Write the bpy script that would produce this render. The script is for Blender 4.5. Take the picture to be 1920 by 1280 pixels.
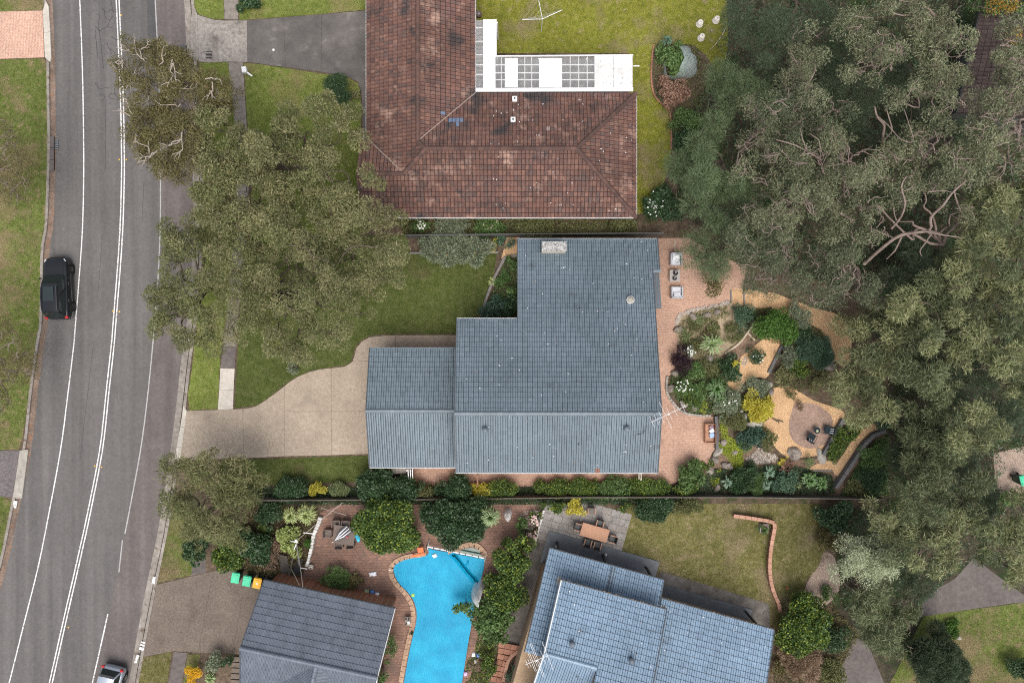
import bpy, bmesh, math, random
import numpy as np
from mathutils import Vector, Matrix
for _o in list(bpy.data.objects):
 bpy.data.objects.remove(_o)
R = math.radians
sc = bpy.context.scene
COL = sc.collection
# ------------------------------------------------------------------ camera, sky, sun, exposure
H = 51.2                      # drone height above the ground, metres
F = 1280.0                    # focal length in pixels of a 1920 px wide frame (24 mm)
cam_d = bpy.data.cameras.new('camera')
cam_d.sensor_width = 36.0
cam_d.lens = 24.0
cam_d.clip_end = 2000.0
cam = bpy.data.objects.new('camera', cam_d)
cam.location = (0, 0, H)
COL.objects.link(cam)
sc.camera = cam
SUN_EL, SUN_AZ = 66.0, 170.0   # degrees; azimuth clockwise from +Y (top of the picture)
world = bpy.data.worlds.new('World')
sc.world = world
world.use_nodes = True
wn = world.node_tree.nodes
wl = world.node_tree.links
sky = wn.new('ShaderNodeTexSky')
sky.sky_type = 'NISHITA'
sky.sun_disc = False
sky.sun_elevation = R(SUN_EL)
sky.sun_rotation = R(SUN_AZ)
sky.air_density = 1.0
sky.dust_density = 4.0
sky.ozone_density = 1.0
hs = wn.new('ShaderNodeHueSaturation')
hs.inputs['Saturation'].default_value = 0.40      # overcast: the blue is mostly veiled
wl.new(sky.outputs[0], hs.inputs['Color'])
wl.new(hs.outputs[0], wn['Background'].inputs[0])
wn['Background'].inputs[1].default_value = 0.145
sun_d = bpy.data.lights.new('sun', 'SUN')
sun_d.energy = 1.5
sun_d.angle = R(50)
sun_d.color = (1.0, 0.95, 0.87)
sun = bpy.data.objects.new('sun', sun_d)
_el, _az = R(SUN_EL), R(SUN_AZ)
_to_sun = Vector((math.sin(_az) * math.cos(_el), math.cos(_az) * math.cos(_el), math.sin(_el)))
sun.rotation_euler = _to_sun.to_track_quat('Z', 'Y').to_euler()
sun.location = _to_sun * 60
COL.objects.link(sun)
sc.view_settings.view_transform = 'Standard'
sc.view_settings.look = 'None'
sc.view_settings.gamma = 1.0
sc.view_settings.use_curve_mapping = False
sc.view_settings.exposure = 0.52
sc.render.engine = 'CYCLES'
sc.cycles.max_bounces = 6
sc.cycles.transparent_max_bounces = 12
sc.cycles.use_denoising = False
sc.cycles.filter_width = 1.1
# ------------------------------------------------------------------ helpers
def P(px, py, z=0.0):
 k = (H - z) / F
 return Vector(((px - 960) * k, (640 - py) * k, z))
def S(d, z=0.0):
 return d * (H - z) / F
def link(o, parent=None):
 COL.objects.link(o)
 if parent is not None:
  o.parent = parent
  if parent.type == 'EMPTY':
   o.matrix_parent_inverse = Matrix.Translation(-Vector(parent.location))
 return o
def tag(o, label=None, cat=None, group=None, kind=None):
 if label: o['label'] = label
 if cat: o['category'] = cat
 if group: o['group'] = group
 if kind: o['kind'] = kind
 return o
def thing(name, label, cat, loc, group=None):
 o = bpy.data.objects.new(name, None)
 o.empty_display_size = 0.2
 o.location = loc
 COL.objects.link(o)
 return tag(o, label, cat, group)
def struct(name, loc=(0, 0, 0)):
 o = bpy.data.objects.new(name, None)
 o.empty_display_size = 0.2
 o.location = loc
 COL.objects.link(o)
 return tag(o, kind='structure')
class B:
 """collects geometry in a bmesh; done() links it as ONE mesh object"""
 def __init__(self):
  self.bm = bmesh.new()
 def box(self, c, s, rz=0.0, M=None):
  m = Matrix.Translation(c) @ Matrix.Rotation(rz, 4, 'Z')
  if M is not None: m = m @ M
  r = bmesh.ops.create_cube(self.bm, size=1.0)
  bmesh.ops.transform(self.bm, matrix=m @ Matrix.Diagonal((s[0], s[1], s[2], 1)), verts=r['verts'])
  return self
 def bar(self, a, b, w, h):
  a, b = Vector(a), Vector(b)
  d = b - a
  q = d.to_track_quat('X', 'Z').to_matrix().to_4x4()
  r = bmesh.ops.create_cube(self.bm, size=1.0)
  bmesh.ops.transform(self.bm, matrix=Matrix.Translation((a + b) / 2) @ q @ Matrix.Diagonal((d.length, w, h, 1)), verts=r['verts'])
  return self
 def tube(self, pts, rad, seg=8, cap=True):
  pts = [Vector(p) for p in pts]
  n = len(pts)
  if not hasattr(rad, '__len__'): rad = [rad] * n
  rings = []
  for i, p in enumerate(pts):
   t = (pts[min(i + 1, n - 1)] - pts[max(i - 1, 0)])
   if t.length < 1e-6: t = Vector((0, 0, 1))
   q = t.to_track_quat('Z', 'Y')
   rings.append([self.bm.verts.new(p + q @ Vector((math.cos(2 * math.pi * k / seg) * rad[i], math.sin(2 * math.pi * k / seg) * rad[i], 0))) for k in range(seg)])
  for i in range(n - 1):
   for k in range(seg):
    self.bm.faces.new((rings[i][k], rings[i][(k + 1) % seg], rings[i + 1][(k + 1) % seg], rings[i + 1][k]))
  if cap:
   self.bm.faces.new(list(reversed(rings[0])))
   self.bm.faces.new(rings[-1])
  return self
 def lathe(self, prof, c=(0, 0, 0), seg=16, M=None, sx=1.0, sy=1.0):
  m = Matrix.Translation(c)
  if M is not None: m = m @ M
  rings = []
  for r, z in prof:
   rings.append([self.bm.verts.new(m @ Vector((math.cos(2 * math.pi * k / seg) * max(r, 1e-4) * sx, math.sin(2 * math.pi * k / seg) * max(r, 1e-4) * sy, z))) for k in range(seg)])
  for i in range(len(rings) - 1):
   for k in range(seg):
    self.bm.faces.new((rings[i][k], rings[i][(k + 1) % seg], rings[i + 1][(k + 1) % seg], rings[i + 1][k]))
  self.bm.faces.new(list(reversed(rings[0])))
  self.bm.faces.new(rings[-1])
  return self
 def prism(self, poly, z0, z1):
  pts = [(p[0], p[1]) for p in poly]
  a = sum(pts[i - 1][0] * pts[i][1] - pts[i][0] * pts[i - 1][1] for i in range(len(pts)))
  if a < 0: pts.reverse()
  lo = [self.bm.verts.new((x, y, z0)) for x, y in pts]
  hi = [self.bm.verts.new((x, y, z1)) for x, y in pts]
  n = len(pts)
  self.bm.faces.new(hi)
  self.bm.faces.new(list(reversed(lo)))
  for i in range(n):
   self.bm.faces.new((lo[i], lo[(i + 1) % n], hi[(i + 1) % n], hi[i]))
  return self
 def poly(self, pts):
  self.bm.faces.new([self.bm.verts.new(p) for p in pts])
  return self
 def xform(self, M):
  bmesh.ops.transform(self.bm, matrix=M, verts=self.bm.verts)
  return self
 def bevel(self, w=0.01, seg=1):
  bmesh.ops.bevel(self.bm, geom=list(self.bm.edges), offset=w, segments=seg, affect='EDGES', profile=0.5)
  return self
 def jit(self, a, seed=0):
  r = random.Random(seed)
  for v in self.bm.verts:
   v.co += Vector((r.uniform(-a, a), r.uniform(-a, a), r.uniform(-a, a)))
  return self
 def done(self, name, mat, parent=None, smooth=False):
  bmesh.ops.recalc_face_normals(self.bm, faces=self.bm.faces)
  me = bpy.data.meshes.new(name)
  self.bm.to_mesh(me)
  self.bm.free()
  if smooth:
   me.polygons.foreach_set('use_smooth', [True] * len(me.polygons))
  me.materials.append(mat)
  o = bpy.data.objects.new(name, me)
  return link(o, parent)
def quads_obj(name, verts, nper, mat, parent=None):
 """verts: (N*nper,3) array, every nper verts form one face"""
 n = len(verts) // nper
 me = bpy.data.meshes.new(name)
 me.vertices.add(n * nper)
 me.vertices.foreach_set('co', np.ascontiguousarray(verts, dtype=np.float32).ravel())
 me.loops.add(n * nper)
 me.loops.foreach_set('vertex_index', np.arange(n * nper, dtype=np.int32))
 me.polygons.add(n)
 me.polygons.foreach_set('loop_start', np.arange(0, n * nper, nper, dtype=np.int32))
 me.polygons.foreach_set('loop_total', np.full(n, nper, dtype=np.int32))
 me.update(calc_edges=True)
 me.materials.append(mat)
 return link(bpy.data.objects.new(name, me), parent)
def smooth_px(pts, n=6, closed=False):
 """Catmull-Rom through pixel points"""
 out = []
 m = len(pts)
 rng = range(m) if closed else range(m - 1)
 for i in rng:
  if closed:
   p0, p1, p2, p3 = pts[i - 1], pts[i], pts[(i + 1) % m], pts[(i + 2) % m]
  else:
   p0, p1, p2, p3 = pts[max(i - 1, 0)], pts[i], pts[i + 1], pts[min(i + 2, m - 1)]
  for k in range(n):
   t = k / n
   out.append(tuple(0.5 * ((2 * p1[j]) + (-p0[j] + p2[j]) * t + (2 * p0[j] - 5 * p1[j] + 4 * p2[j] - p3[j]) * t * t + (-p0[j] + 3 * p1[j] - 3 * p2[j] + p3[j]) * t ** 3) for j in range(2)))
 if not closed: out.append(tuple(pts[-1][:2]))
 return out
def slab(name, px, z1, z0, mat, parent=None, kind='structure', z=None):
 b = B().prism([P(x, y, z1 if z is None else z) for x, y in px], z0, z1)
 o = b.done(name, mat, parent)
 if parent is None and kind: o['kind'] = kind
 return o
def offset_line(pts, d):
 out = []
 n = len(pts)
 for i in range(n):
  t = (pts[min(i + 1, n - 1)] - pts[max(i - 1, 0)])
  t.z = 0
  t.normalize()
  nrm = Vector((t.y, -t.x, 0))
  out.append(pts[i] + nrm * d)
 return out
def ribbon(name, px, w, z1, z0, mat, parent=None, kind='structure', shift=0.0):
 pts = [P(x, y, z1) for x, y in px]
 a = offset_line(pts, shift - w / 2)
 c = offset_line(pts, shift + w / 2)
 b = B()
 bm = b.bm
 rows = []
 for p, q in zip(a, c):
  rows.append([bm.verts.new((p.x, p.y, z1)), bm.verts.new((q.x, q.y, z1)), bm.verts.new((q.x, q.y, z0)), bm.verts.new((p.x, p.y, z0))])
 for i in range(len(rows) - 1):
  for k in range(4):
   bm.faces.new((rows[i][k], rows[i][(k + 1) % 4], rows[i + 1][(k + 1) % 4], rows[i + 1][k]))
 bm.faces.new(rows[0]); bm.faces.new(list(reversed(rows[-1])))
 o = b.done(name, mat, parent)
 if parent is None and kind: o['kind'] = kind
 return o
# ------------------------------------------------------------------ materials (all procedural)
def _new(name):
 m = bpy.data.materials.new(name)
 m.use_nodes = True
 t = m.node_tree
 return m, t.nodes, t.links, t.nodes['Principled BSDF']
def _ramp(N, cols, lo=0.3, hi=0.7):
 r = N.new('ShaderNodeValToRGB')
 e = r.color_ramp.elements
 n = len(cols)
 while len(e) < n: e.new(0.5)
 for i, c in enumerate(cols):
  e[i].position = lo + (hi - lo) * i / max(n - 1, 1)
  e[i].color = (c[0], c[1], c[2], 1)
 return r
def _noise(N, L, vec, scale, detail=5, rough=0.6, dist=0.0):
 n = N.new('ShaderNodeTexNoise')
 n.inputs['Scale'].default_value = scale
 n.inputs['Detail'].default_value = detail
 n.inputs['Roughness'].default_value = rough
 n.inputs['Distortion'].default_value = dist
 L.new(vec, n.inputs['Vector'])
 return n
def _mul(N, L, a, b, fac=1.0, mode='MULTIPLY'):
 m = N.new('ShaderNodeMix')
 m.data_type = 'RGBA'
 m.blend_type = mode
 if hasattr(fac, 'default_value') or not isinstance(fac, (int, float)): L.new(fac, m.inputs[0])
 else: m.inputs[0].default_value = fac
 L.new(a, m.inputs[6]); L.new(b, m.inputs[7])
 return m.outputs[2]
def surf(name, cols, scale=8.0, big=None, rough=0.85, bump=None, spec=0.25, patch=None, fine=None, metal=0.0, coat=0.0, detail=6, streak=0.0):
 """noise-coloured surface in world space; big=(scale,amount) tone drift; patch=(colour,scale,threshold,softness); fine=(scale,amount) speckle"""
 m, N, L, b = _new(name)
 pos = N.new('ShaderNodeNewGeometry').outputs['Position']
 n = _noise(N, L, pos, scale, detail)
 col = _ramp(N, cols)
 L.new(n.outputs[0], col.inputs[0])
 c = col.outputs[0]
 if patch:
  for pc, ps, th, so in (patch if isinstance(patch, list) else [patch]):
   pn = _noise(N, L, pos, ps, 5, 0.6)
   pr = _ramp(N, [(0, 0, 0), (1, 1, 1)], th, th + so)
   L.new(pn.outputs[0], pr.inputs[0])
   rgb = N.new('ShaderNodeRGB'); rgb.outputs[0].default_value = (*pc, 1)
   c = _mul(N, L, c, rgb.outputs[0], pr.outputs[0], 'MIX')
 if big:
  bn = _noise(N, L, pos, big[0], 4)
  br = _ramp(N, [(1 - big[1],) * 3, (1 + big[1],) * 3], 0.3, 0.7)
  L.new(bn.outputs[0], br.inputs[0])
  c = _mul(N, L, c, br.outputs[0])
 if streak:                                  # wheel tracks that follow the carriageway
  mp = N.new('ShaderNodeMapping'); mp.inputs['Scale'].default_value = (1.5, 0.035, 1.0); mp.inputs['Rotation'].default_value = (0, 0, R(-6))
  L.new(pos, mp.inputs['Vector'])
  sn = _noise(N, L, mp.outputs[0], 1.0, 4, 0.55)
  sr = _ramp(N, [(1 - streak,) * 3, (1 + streak,) * 3], 0.35, 0.65)
  L.new(sn.outputs[0], sr.inputs[0])
  c = _mul(N, L, c, sr.outputs[0])
 if fine:
  fn = _noise(N, L, pos, fine[0], 2, 0.8)
  fr = _ramp(N, [(1 - fine[1],) * 3, (1 + fine[1],) * 3], 0.3, 0.7)
  L.new(fn.outputs[0], fr.inputs[0])
  c = _mul(N, L, c, fr.outputs[0])
 L.new(c, b.inputs['Base Color'])
 b.inputs['Roughness'].default_value = rough
 b.inputs['Specular IOR Level'].default_value = spec
 b.inputs['Metallic'].default_value = metal
 b.inputs['Coat Weight'].default_value = coat
 if bump:
  hn = _noise(N, L, pos, bump[1], 6, 0.65)
  bp = N.new('ShaderNodeBump')
  bp.inputs['Strength'].default_value = bump[0]
  bp.inputs['Distance'].default_value = bump[2] if len(bump) > 2 else 0.03
  L.new(hn.outputs[0], bp.inputs['Height'])
  L.new(bp.outputs[0], b.inputs['Normal'])
 return m
def paving(name, c1, c2, mortar, bw, rh, rot=0.0, big=(0.35, 0.2), rough=0.9, stain=None, msize=0.012, bump=0.5, offset=0.5):
 m, N, L, b = _new(name)
 pos = N.new('ShaderNodeNewGeometry').outputs['Position']
 mp = N.new('ShaderNodeMapping')
 mp.inputs['Rotation'].default_value = (0, 0, rot)
 L.new(pos, mp.inputs['Vector'])
 k = N.new('ShaderNodeTexBrick')
 k.offset = offset
 k.inputs['Scale'].default_value = 1.0
 k.inputs['Brick Width'].default_value = bw
 k.inputs['Row Height'].default_value = rh
 k.inputs['Mortar Size'].default_value = msize
 k.inputs['Mortar Smooth'].default_value = 0.3
 k.inputs['Color1'].default_value = (*c1, 1)
 k.inputs['Color2'].default_value = (*c2, 1)
 k.inputs['Mortar'].default_value = (*mortar, 1)
 L.new(mp.outputs[0], k.inputs['Vector'])
 c = k.outputs['Color']
 bn = _noise(N, L, pos, big[0], 5)
 br = _ramp(N, [(1 - big[1],) * 3, (1 + big[1],) * 3], 0.3, 0.7)
 L.new(bn.outputs[0], br.inputs[0])
 c = _mul(N, L, c, br.outputs[0])
 fn = _noise(N, L, pos, 6.0, 6, 0.7)
 fr = _ramp(N, [(0.75,) * 3, (1.25,) * 3], 0.3, 0.7)
 L.new(fn.outputs[0], fr.inputs[0])
 c = _mul(N, L, c, fr.outputs[0])
 if stain:
  pn = _noise(N, L, pos, stain[1], 6, 0.65)
  pr = _ramp(N, [(0, 0, 0), (1, 1, 1)], stain[2], stain[2] + 0.18)
  L.new(pn.outputs[0], pr.inputs[0])
  rgb = N.new('ShaderNodeRGB'); rgb.outputs[0].default_value = (*stain[0], 1)
  c = _mul(N, L, c, rgb.outputs[0], pr.outputs[0], 'MIX')
 L.new(c, b.inputs['Base Color'])
 b.inputs['Roughness'].default_value = rough
 b.inputs['Specular IOR Level'].default_value = 0.25
 bp = N.new('ShaderNodeBump')
 bp.inputs['Strength'].default_value = bump
 bp.inputs['Distance'].default_value = 0.02
 bp.invert = True
 L.new(k.outputs['Fac'], bp.inputs['Height'])
 L.new(bp.outputs[0], b.inputs['Normal'])
 return m
def pieces(name, cols, rough=0.6, big=(0.5, 0.15), patch=None, spec=0.3, fine=(9.0, 0.15), bump=None, lo=0.0, hi=1.0):
 """for many like pieces: the tone of each piece differs (per object and per island)"""
 m, N, L, b = _new(name)
 g = N.new('ShaderNodeNewGeometry')
 oi = N.new('ShaderNodeObjectInfo')
 ad = N.new('ShaderNodeMath'); ad.operation = 'ADD'
 L.new(g.outputs['Random Per Island'], ad.inputs[0]); L.new(oi.outputs['Random'], ad.inputs[1])
 fr = N.new('ShaderNodeMath'); fr.operation = 'FRACT'
 L.new(ad.outputs[0], fr.inputs[0])
 col = _ramp(N, cols, lo, hi)
 L.new(fr.outputs[0], col.inputs[0])
 c = col.outputs[0]
 pos = g.outputs['Position']
 if patch:
  for pc, ps, th, so in (patch if isinstance(patch, list) else [patch]):
   pn = _noise(N, L, pos, ps, 6, 0.65)
   pr = _ramp(N, [(0, 0, 0), (1, 1, 1)], th, th + so)
   L.new(pn.outputs[0], pr.inputs[0])
   rgb = N.new('ShaderNodeRGB'); rgb.outputs[0].default_value = (*pc, 1)
   c = _mul(N, L, c, rgb.outputs[0], pr.outputs[0], 'MIX')
 for sc_, am in (big, fine):
  bn = _noise(N, L, pos, sc_, 5)
  br = _ramp(N, [(1 - am,) * 3, (1 + am,) * 3], 0.3, 0.7)
  L.new(bn.outputs[0], br.inputs[0])
  c = _mul(N, L, c, br.outputs[0])
 L.new(c, b.inputs['Base Color'])
 b.inputs['Roughness'].default_value = rough
 b.inputs['Specular IOR Level'].default_value = spec
 if bump:
  hn = _noise(N, L, pos, bump[1], 4, 0.65)
  bp = N.new('ShaderNodeBump')
  bp.inputs['Strength'].default_value = bump[0]
  bp.inputs['Distance'].default_value = 0.02
  L.new(hn.outputs[0], bp.inputs['Height'])
  L.new(bp.outputs[0], b.inputs['Normal'])
 return m
def leaf(name, cols, trans=0.22, rough=0.55, spec=0.3, drift=(0.5, 0.2)):
 cols = [tuple(min(0.9, x * (1.55 if max(c) < 0.35 else 1.1)) for x in c) for c in cols]
 m, N, L, b = _new(name)
 g = N.new('ShaderNodeNewGeometry')
 col = _ramp(N, cols, 0.0, 1.0)
 L.new(g.outputs['Random Per Island'], col.inputs[0])
 bn = _noise(N, L, g.outputs['Position'], drift[0], 3)
 br = _ramp(N, [(1 - drift[1],) * 3, (1 + drift[1],) * 3], 0.3, 0.7)
 L.new(bn.outputs[0], br.inputs[0])
 c = _mul(N, L, col.outputs[0], br.outputs[0])
 L.new(c, b.inputs['Base Color'])
 b.inputs['Roughness'].default_value = rough
 b.inputs['Specular IOR Level'].default_value = spec
 tr = N.new('ShaderNodeBsdfTranslucent')
 L.new(c, tr.inputs['Color'])
 mx = N.new('ShaderNodeMixShader')
 mx.inputs[0].default_value = trans
 out = N['Material Output']
 L.new(b.outputs[0], mx.inputs[1]); L.new(tr.outputs[0], mx.inputs[2])
 L.new(mx.outputs[0], out.inputs['Surface'])
 return m
def plain(name, c, rough=0.5, spec=0.4, metal=0.0, coat=0.0, var=0.12, scale=14.0, alpha=None, bump=None):
 m = surf(name, [tuple(x * (1 - var) for x in c), tuple(min(1, x * (1 + var)) for x in c)], scale, rough=rough, spec=spec, metal=metal, coat=coat, bump=bump)
 if alpha is not None:
  m.node_tree.nodes['Principled BSDF'].inputs['Alpha'].default_value = alpha
 return m
M = {}
M['asphalt'] = surf('asphalt', [(0.108, 0.101, 0.097), (0.140, 0.131, 0.126)], 5.0, streak=0.13, big=(0.22, 0.10), rough=0.92, bump=(0.4, 60, 0.01), spec=0.2, fine=(45, 0.25))
M['asphalt_side'] = surf('asphalt_side', [(0.112, 0.098, 0.094), (0.150, 0.130, 0.124)], 4.0, streak=0.12, big=(0.3, 0.15), rough=0.92, bump=(0.4, 60, 0.01), spec=0.2, fine=(45, 0.3))
M['asphalt_patch'] = surf('asphalt_patch', [(0.075, 0.072, 0.074), (0.10, 0.096, 0.097)], 6.0, big=(0.4, 0.1), rough=0.92, bump=(0.3, 60, 0.01), spec=0.2, fine=(45, 0.2))
M['bitumen'] = surf('bitumen', [(0.045, 0.042, 0.044), (0.075, 0.07, 0.072)], 9.0, rough=0.7)
M['road_paint'] = surf('road_paint', [(0.55, 0.54, 0.53), (0.80, 0.79, 0.78)], 3.0, rough=0.7, patch=((0.17, 0.16, 0.155), 9.0, 0.54, 0.10), spec=0.3)
M['road_paint_worn'] = surf('road_paint_worn', [(0.34, 0.33, 0.325), (0.50, 0.49, 0.48)], 3.0, rough=0.7, patch=((0.16, 0.15, 0.145), 22.0, 0.48, 0.14), spec=0.3)
M['concrete'] = surf('concrete', [(0.26, 0.235, 0.205), (0.40, 0.37, 0.33)], 3.0, big=(0.5, 0.22), rough=0.9, bump=(0.3, 30, 0.01), fine=(22, 0.18))
M['concrete_pale'] = surf('concrete_pale', [(0.42, 0.38, 0.33), (0.54, 0.50, 0.44)], 3.0, big=(0.5, 0.12), rough=0.9, bump=(0.3, 30, 0.01), fine=(22, 0.12))
M['kerb'] = surf('kerb', [(0.19, 0.165, 0.145), (0.31, 0.28, 0.25)], 2.5, big=(0.4, 0.25), rough=0.92, bump=(0.4, 30, 0.01), fine=(18, 0.2), patch=((0.10, 0.07, 0.05), 1.6, 0.56, 0.12))
M['gutter_litter'] = surf('gutter_litter', [(0.14, 0.095, 0.07), (0.22, 0.17, 0.14)], 6.0, big=(0.6, 0.3), rough=0.95, bump=(0.7, 40, 0.03), fine=(25, 0.4), patch=((0.26, 0.13, 0.07), 3.0, 0.58, 0.08))
M['dark_drive'] = surf('dark_drive', [(0.075, 0.066, 0.061), (0.125, 0.112, 0.102)], 1.2, big=(0.35, 0.25), rough=0.6, bump=(0.4, 50, 0.01), fine=(28, 0.3), patch=((0.20, 0.18, 0.16), 0.7, 0.60, 0.18), spec=0.5)
M['drive_mouth'] = surf('drive_mouth', [(0.20, 0.175, 0.155), (0.34, 0.31, 0.28)], 4.0, big=(0.5, 0.2), rough=0.9, bump=(0.5, 50, 0.01), fine=(26, 0.35), patch=((0.10, 0.088, 0.08), 0.6, 0.58, 0.2))
M['aggregate'] = surf('aggregate', [(0.285, 0.23, 0.178), (0.375, 0.31, 0.245)], 4.0, big=(0.4, 0.12), rough=0.9, bump=(0.6, 55, 0.015), fine=(30, 0.26), patch=[((0.24, 0.195, 0.155), 0.5, 0.55, 0.2), ((0.19, 0.155, 0.125), 1.3, 0.66, 0.08)])
M['aggregate_dark'] = surf('aggregate_dark', [(0.115, 0.09, 0.072), (0.19, 0.155, 0.128)], 7.0, big=(0.5, 0.16), rough=0.9, bump=(0.6, 55, 0.015), fine=(30, 0.4), patch=((0.085, 0.068, 0.056), 0.35, 0.56, 0.2))
M['footpath'] = surf('footpath', [(0.17, 0.145, 0.125), (0.26, 0.23, 0.205)], 3.0, big=(0.4, 0.2), rough=0.92, bump=(0.4, 30, 0.01), fine=(24, 0.25))
M['footpath_dark'] = surf('footpath_dark', [(0.10, 0.085, 0.08), (0.15, 0.13, 0.122)], 3.0, big=(0.4, 0.2), rough=0.92, bump=(0.4, 30, 0.01), fine=(24, 0.25))
M['brick_drive'] = paving('brick_drive', (0.52, 0.30, 0.22), (0.44, 0.245, 0.175), (0.60, 0.47, 0.38), 0.23, 0.115, rot=R(90 - 2), big=(0.4, 0.12), msize=0.014)
M['grey_pavers'] = paving('grey_pavers', (0.14, 0.12, 0.12), (0.10, 0.09, 0.092), (0.19, 0.17, 0.16), 0.23, 0.16, rot=R(-15), big=(0.4, 0.15))
M['terracotta'] = paving('terracotta', (0.42, 0.265, 0.195), (0.45, 0.29, 0.215), (0.36, 0.23, 0.17), 0.24, 0.12, rot=0.0, big=(0.25, 0.22), stain=((0.27, 0.165, 0.125), 0.5, 0.58), msize=0.008)
M['pool_pavers'] = paving('pool_pavers', (0.26, 0.15, 0.11), (0.19, 0.115, 0.09), (0.11, 0.08, 0.065), 0.30, 0.20, rot=R(0), big=(0.35, 0.25), stain=((0.14, 0.10, 0.08), 0.6, 0.55), msize=0.012)
M['patio_round'] = paving('patio_round', (0.34, 0.23, 0.18), (0.29, 0.20, 0.16), (0.23, 0.165, 0.13), 0.24, 0.12, rot=R(20), big=(0.5, 0.15), msize=0.008)
M['coping'] = paving('coping', (0.44, 0.29, 0.20), (0.38, 0.25, 0.17), (0.26, 0.18, 0.13), 0.5, 0.5, rot=R(13), big=(0.5, 0.12), msize=0.012, offset=0.0)
M['stained_concrete'] = surf('stained_concrete', [(0.085, 0.075, 0.066), (0.19, 0.172, 0.155)], 1.3, big=(0.4, 0.3), rough=0.9, bump=(0.4, 25, 0.01), fine=(16, 0.25), patch=((0.055, 0.048, 0.042), 0.8, 0.55, 0.12))
M['patio_slab'] = pieces('patio_slab', [(0.20, 0.18, 0.165), (0.27, 0.25, 0.235), (0.23, 0.205, 0.185)], 0.9, big=(0.8, 0.22), fine=(7, 0.22), patch=((0.13, 0.115, 0.10), 2.2, 0.58, 0.12))
M['veranda_floor'] = surf('veranda_floor', [(0.115, 0.125, 0.135), (0.15, 0.16, 0.17)], 2.0, big=(0.5, 0.15), rough=0.6)
M['earth'] = surf('earth', [(0.055, 0.040, 0.028), (0.11, 0.080, 0.055), (0.155, 0.115, 0.08)], 3.0, big=(0.25, 0.3), rough=0.98, bump=(1.0, 14, 0.06), fine=(20, 0.4), patch=((0.05, 0.065, 0.022), 0.7, 0.56, 0.12))
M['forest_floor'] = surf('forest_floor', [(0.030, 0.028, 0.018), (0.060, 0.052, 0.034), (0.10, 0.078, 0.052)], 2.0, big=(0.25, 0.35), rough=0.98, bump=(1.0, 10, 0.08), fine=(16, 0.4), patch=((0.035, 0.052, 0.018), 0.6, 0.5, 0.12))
M['mulch'] = surf('mulch', [(0.38, 0.225, 0.115), (0.54, 0.345, 0.19), (0.64, 0.44, 0.265)], 14.0, big=(0.6, 0.14), rough=0.97, bump=(1.0, 38, 0.03), fine=(34, 0.4), patch=((0.40, 0.22, 0.12), 1.4, 0.60, 0.14))
M['soil'] = surf('soil', [(0.11, 0.072, 0.05), (0.20, 0.135, 0.095), (0.27, 0.19, 0.135)], 5.0, big=(0.5, 0.25), rough=0.97, bump=(1.0, 22, 0.05), fine=(24, 0.4), patch=((0.07, 0.075, 0.03), 1.0, 0.58, 0.12))
M['sandy'] = surf('sandy', [(0.22, 0.17, 0.11), (0.38, 0.30, 0.205)], 4.0, big=(0.8, 0.2), rough=0.97, bump=(0.8, 25, 0.04), fine=(24, 0.3), patch=((0.10, 0.085, 0.04), 1.1, 0.52, 0.12))
M['gravel_bed'] = surf('gravel_bed', [(0.26, 0.19, 0.15), (0.42, 0.33, 0.27)], 12.0, big=(0.6, 0.25), rough=0.97, bump=(1.0, 30, 0.05), fine=(30, 0.45), patch=((0.13, 0.085, 0.06), 1.0, 0.56, 0.15))
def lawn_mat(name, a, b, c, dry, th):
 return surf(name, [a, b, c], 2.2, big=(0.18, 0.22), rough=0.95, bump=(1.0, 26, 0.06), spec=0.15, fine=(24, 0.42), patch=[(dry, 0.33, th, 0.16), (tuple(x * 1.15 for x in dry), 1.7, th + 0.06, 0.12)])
M['lawn_verge'] = lawn_mat('lawn_verge', (0.080, 0.110, 0.024), (0.125, 0.155, 0.038), (0.17, 0.185, 0.065), (0.20, 0.16, 0.085), 0.485)
M['lawn_bright'] = lawn_mat('lawn_bright', (0.105, 0.142, 0.028), (0.165, 0.20, 0.045), (0.215, 0.24, 0.075), (0.23, 0.205, 0.085), 0.52)
M['lawn_yellow'] = lawn_mat('lawn_yellow', (0.13, 0.145, 0.022), (0.195, 0.20, 0.030), (0.25, 0.24, 0.06), (0.235, 0.195, 0.10), 0.52)
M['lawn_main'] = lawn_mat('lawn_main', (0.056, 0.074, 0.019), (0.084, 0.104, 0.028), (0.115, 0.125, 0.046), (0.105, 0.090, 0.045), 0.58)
M['lawn_olive'] = lawn_mat('lawn_olive', (0.105, 0.10, 0.032), (0.15, 0.14, 0.050), (0.205, 0.185, 0.085), (0.225, 0.18, 0.105), 0.51)
# roofs
M['tile_grey'] = pieces('tile_grey', [(0.103, 0.136, 0.162), (0.126, 0.163, 0.192), (0.113, 0.148, 0.175)], 0.42, big=(0.25, 0.16), fine=(5, 0.10), spec=0.5, patch=[((0.15, 0.165, 0.165), 3.5, 0.64, 0.06), ((0.075, 0.088, 0.10), 0.8, 0.60, 0.14)])
M['tile_blue'] = pieces('tile_blue', [(0.150, 0.225, 0.310), (0.190, 0.275, 0.370), (0.168, 0.248, 0.340)], 0.42, big=(0.3, 0.15), fine=(5, 0.10), spec=0.5, patch=[((0.25, 0.31, 0.36), 3.5, 0.64, 0.06), ((0.11, 0.155, 0.21), 0.8, 0.60, 0.14)])
M['tile_slate'] = pieces('tile_slate', [(0.095, 0.112, 0.140), (0.122, 0.142, 0.176), (0.108, 0.126, 0.158)], 0.5, big=(0.6, 0.14), fine=(12, 0.15), spec=0.45)
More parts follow.
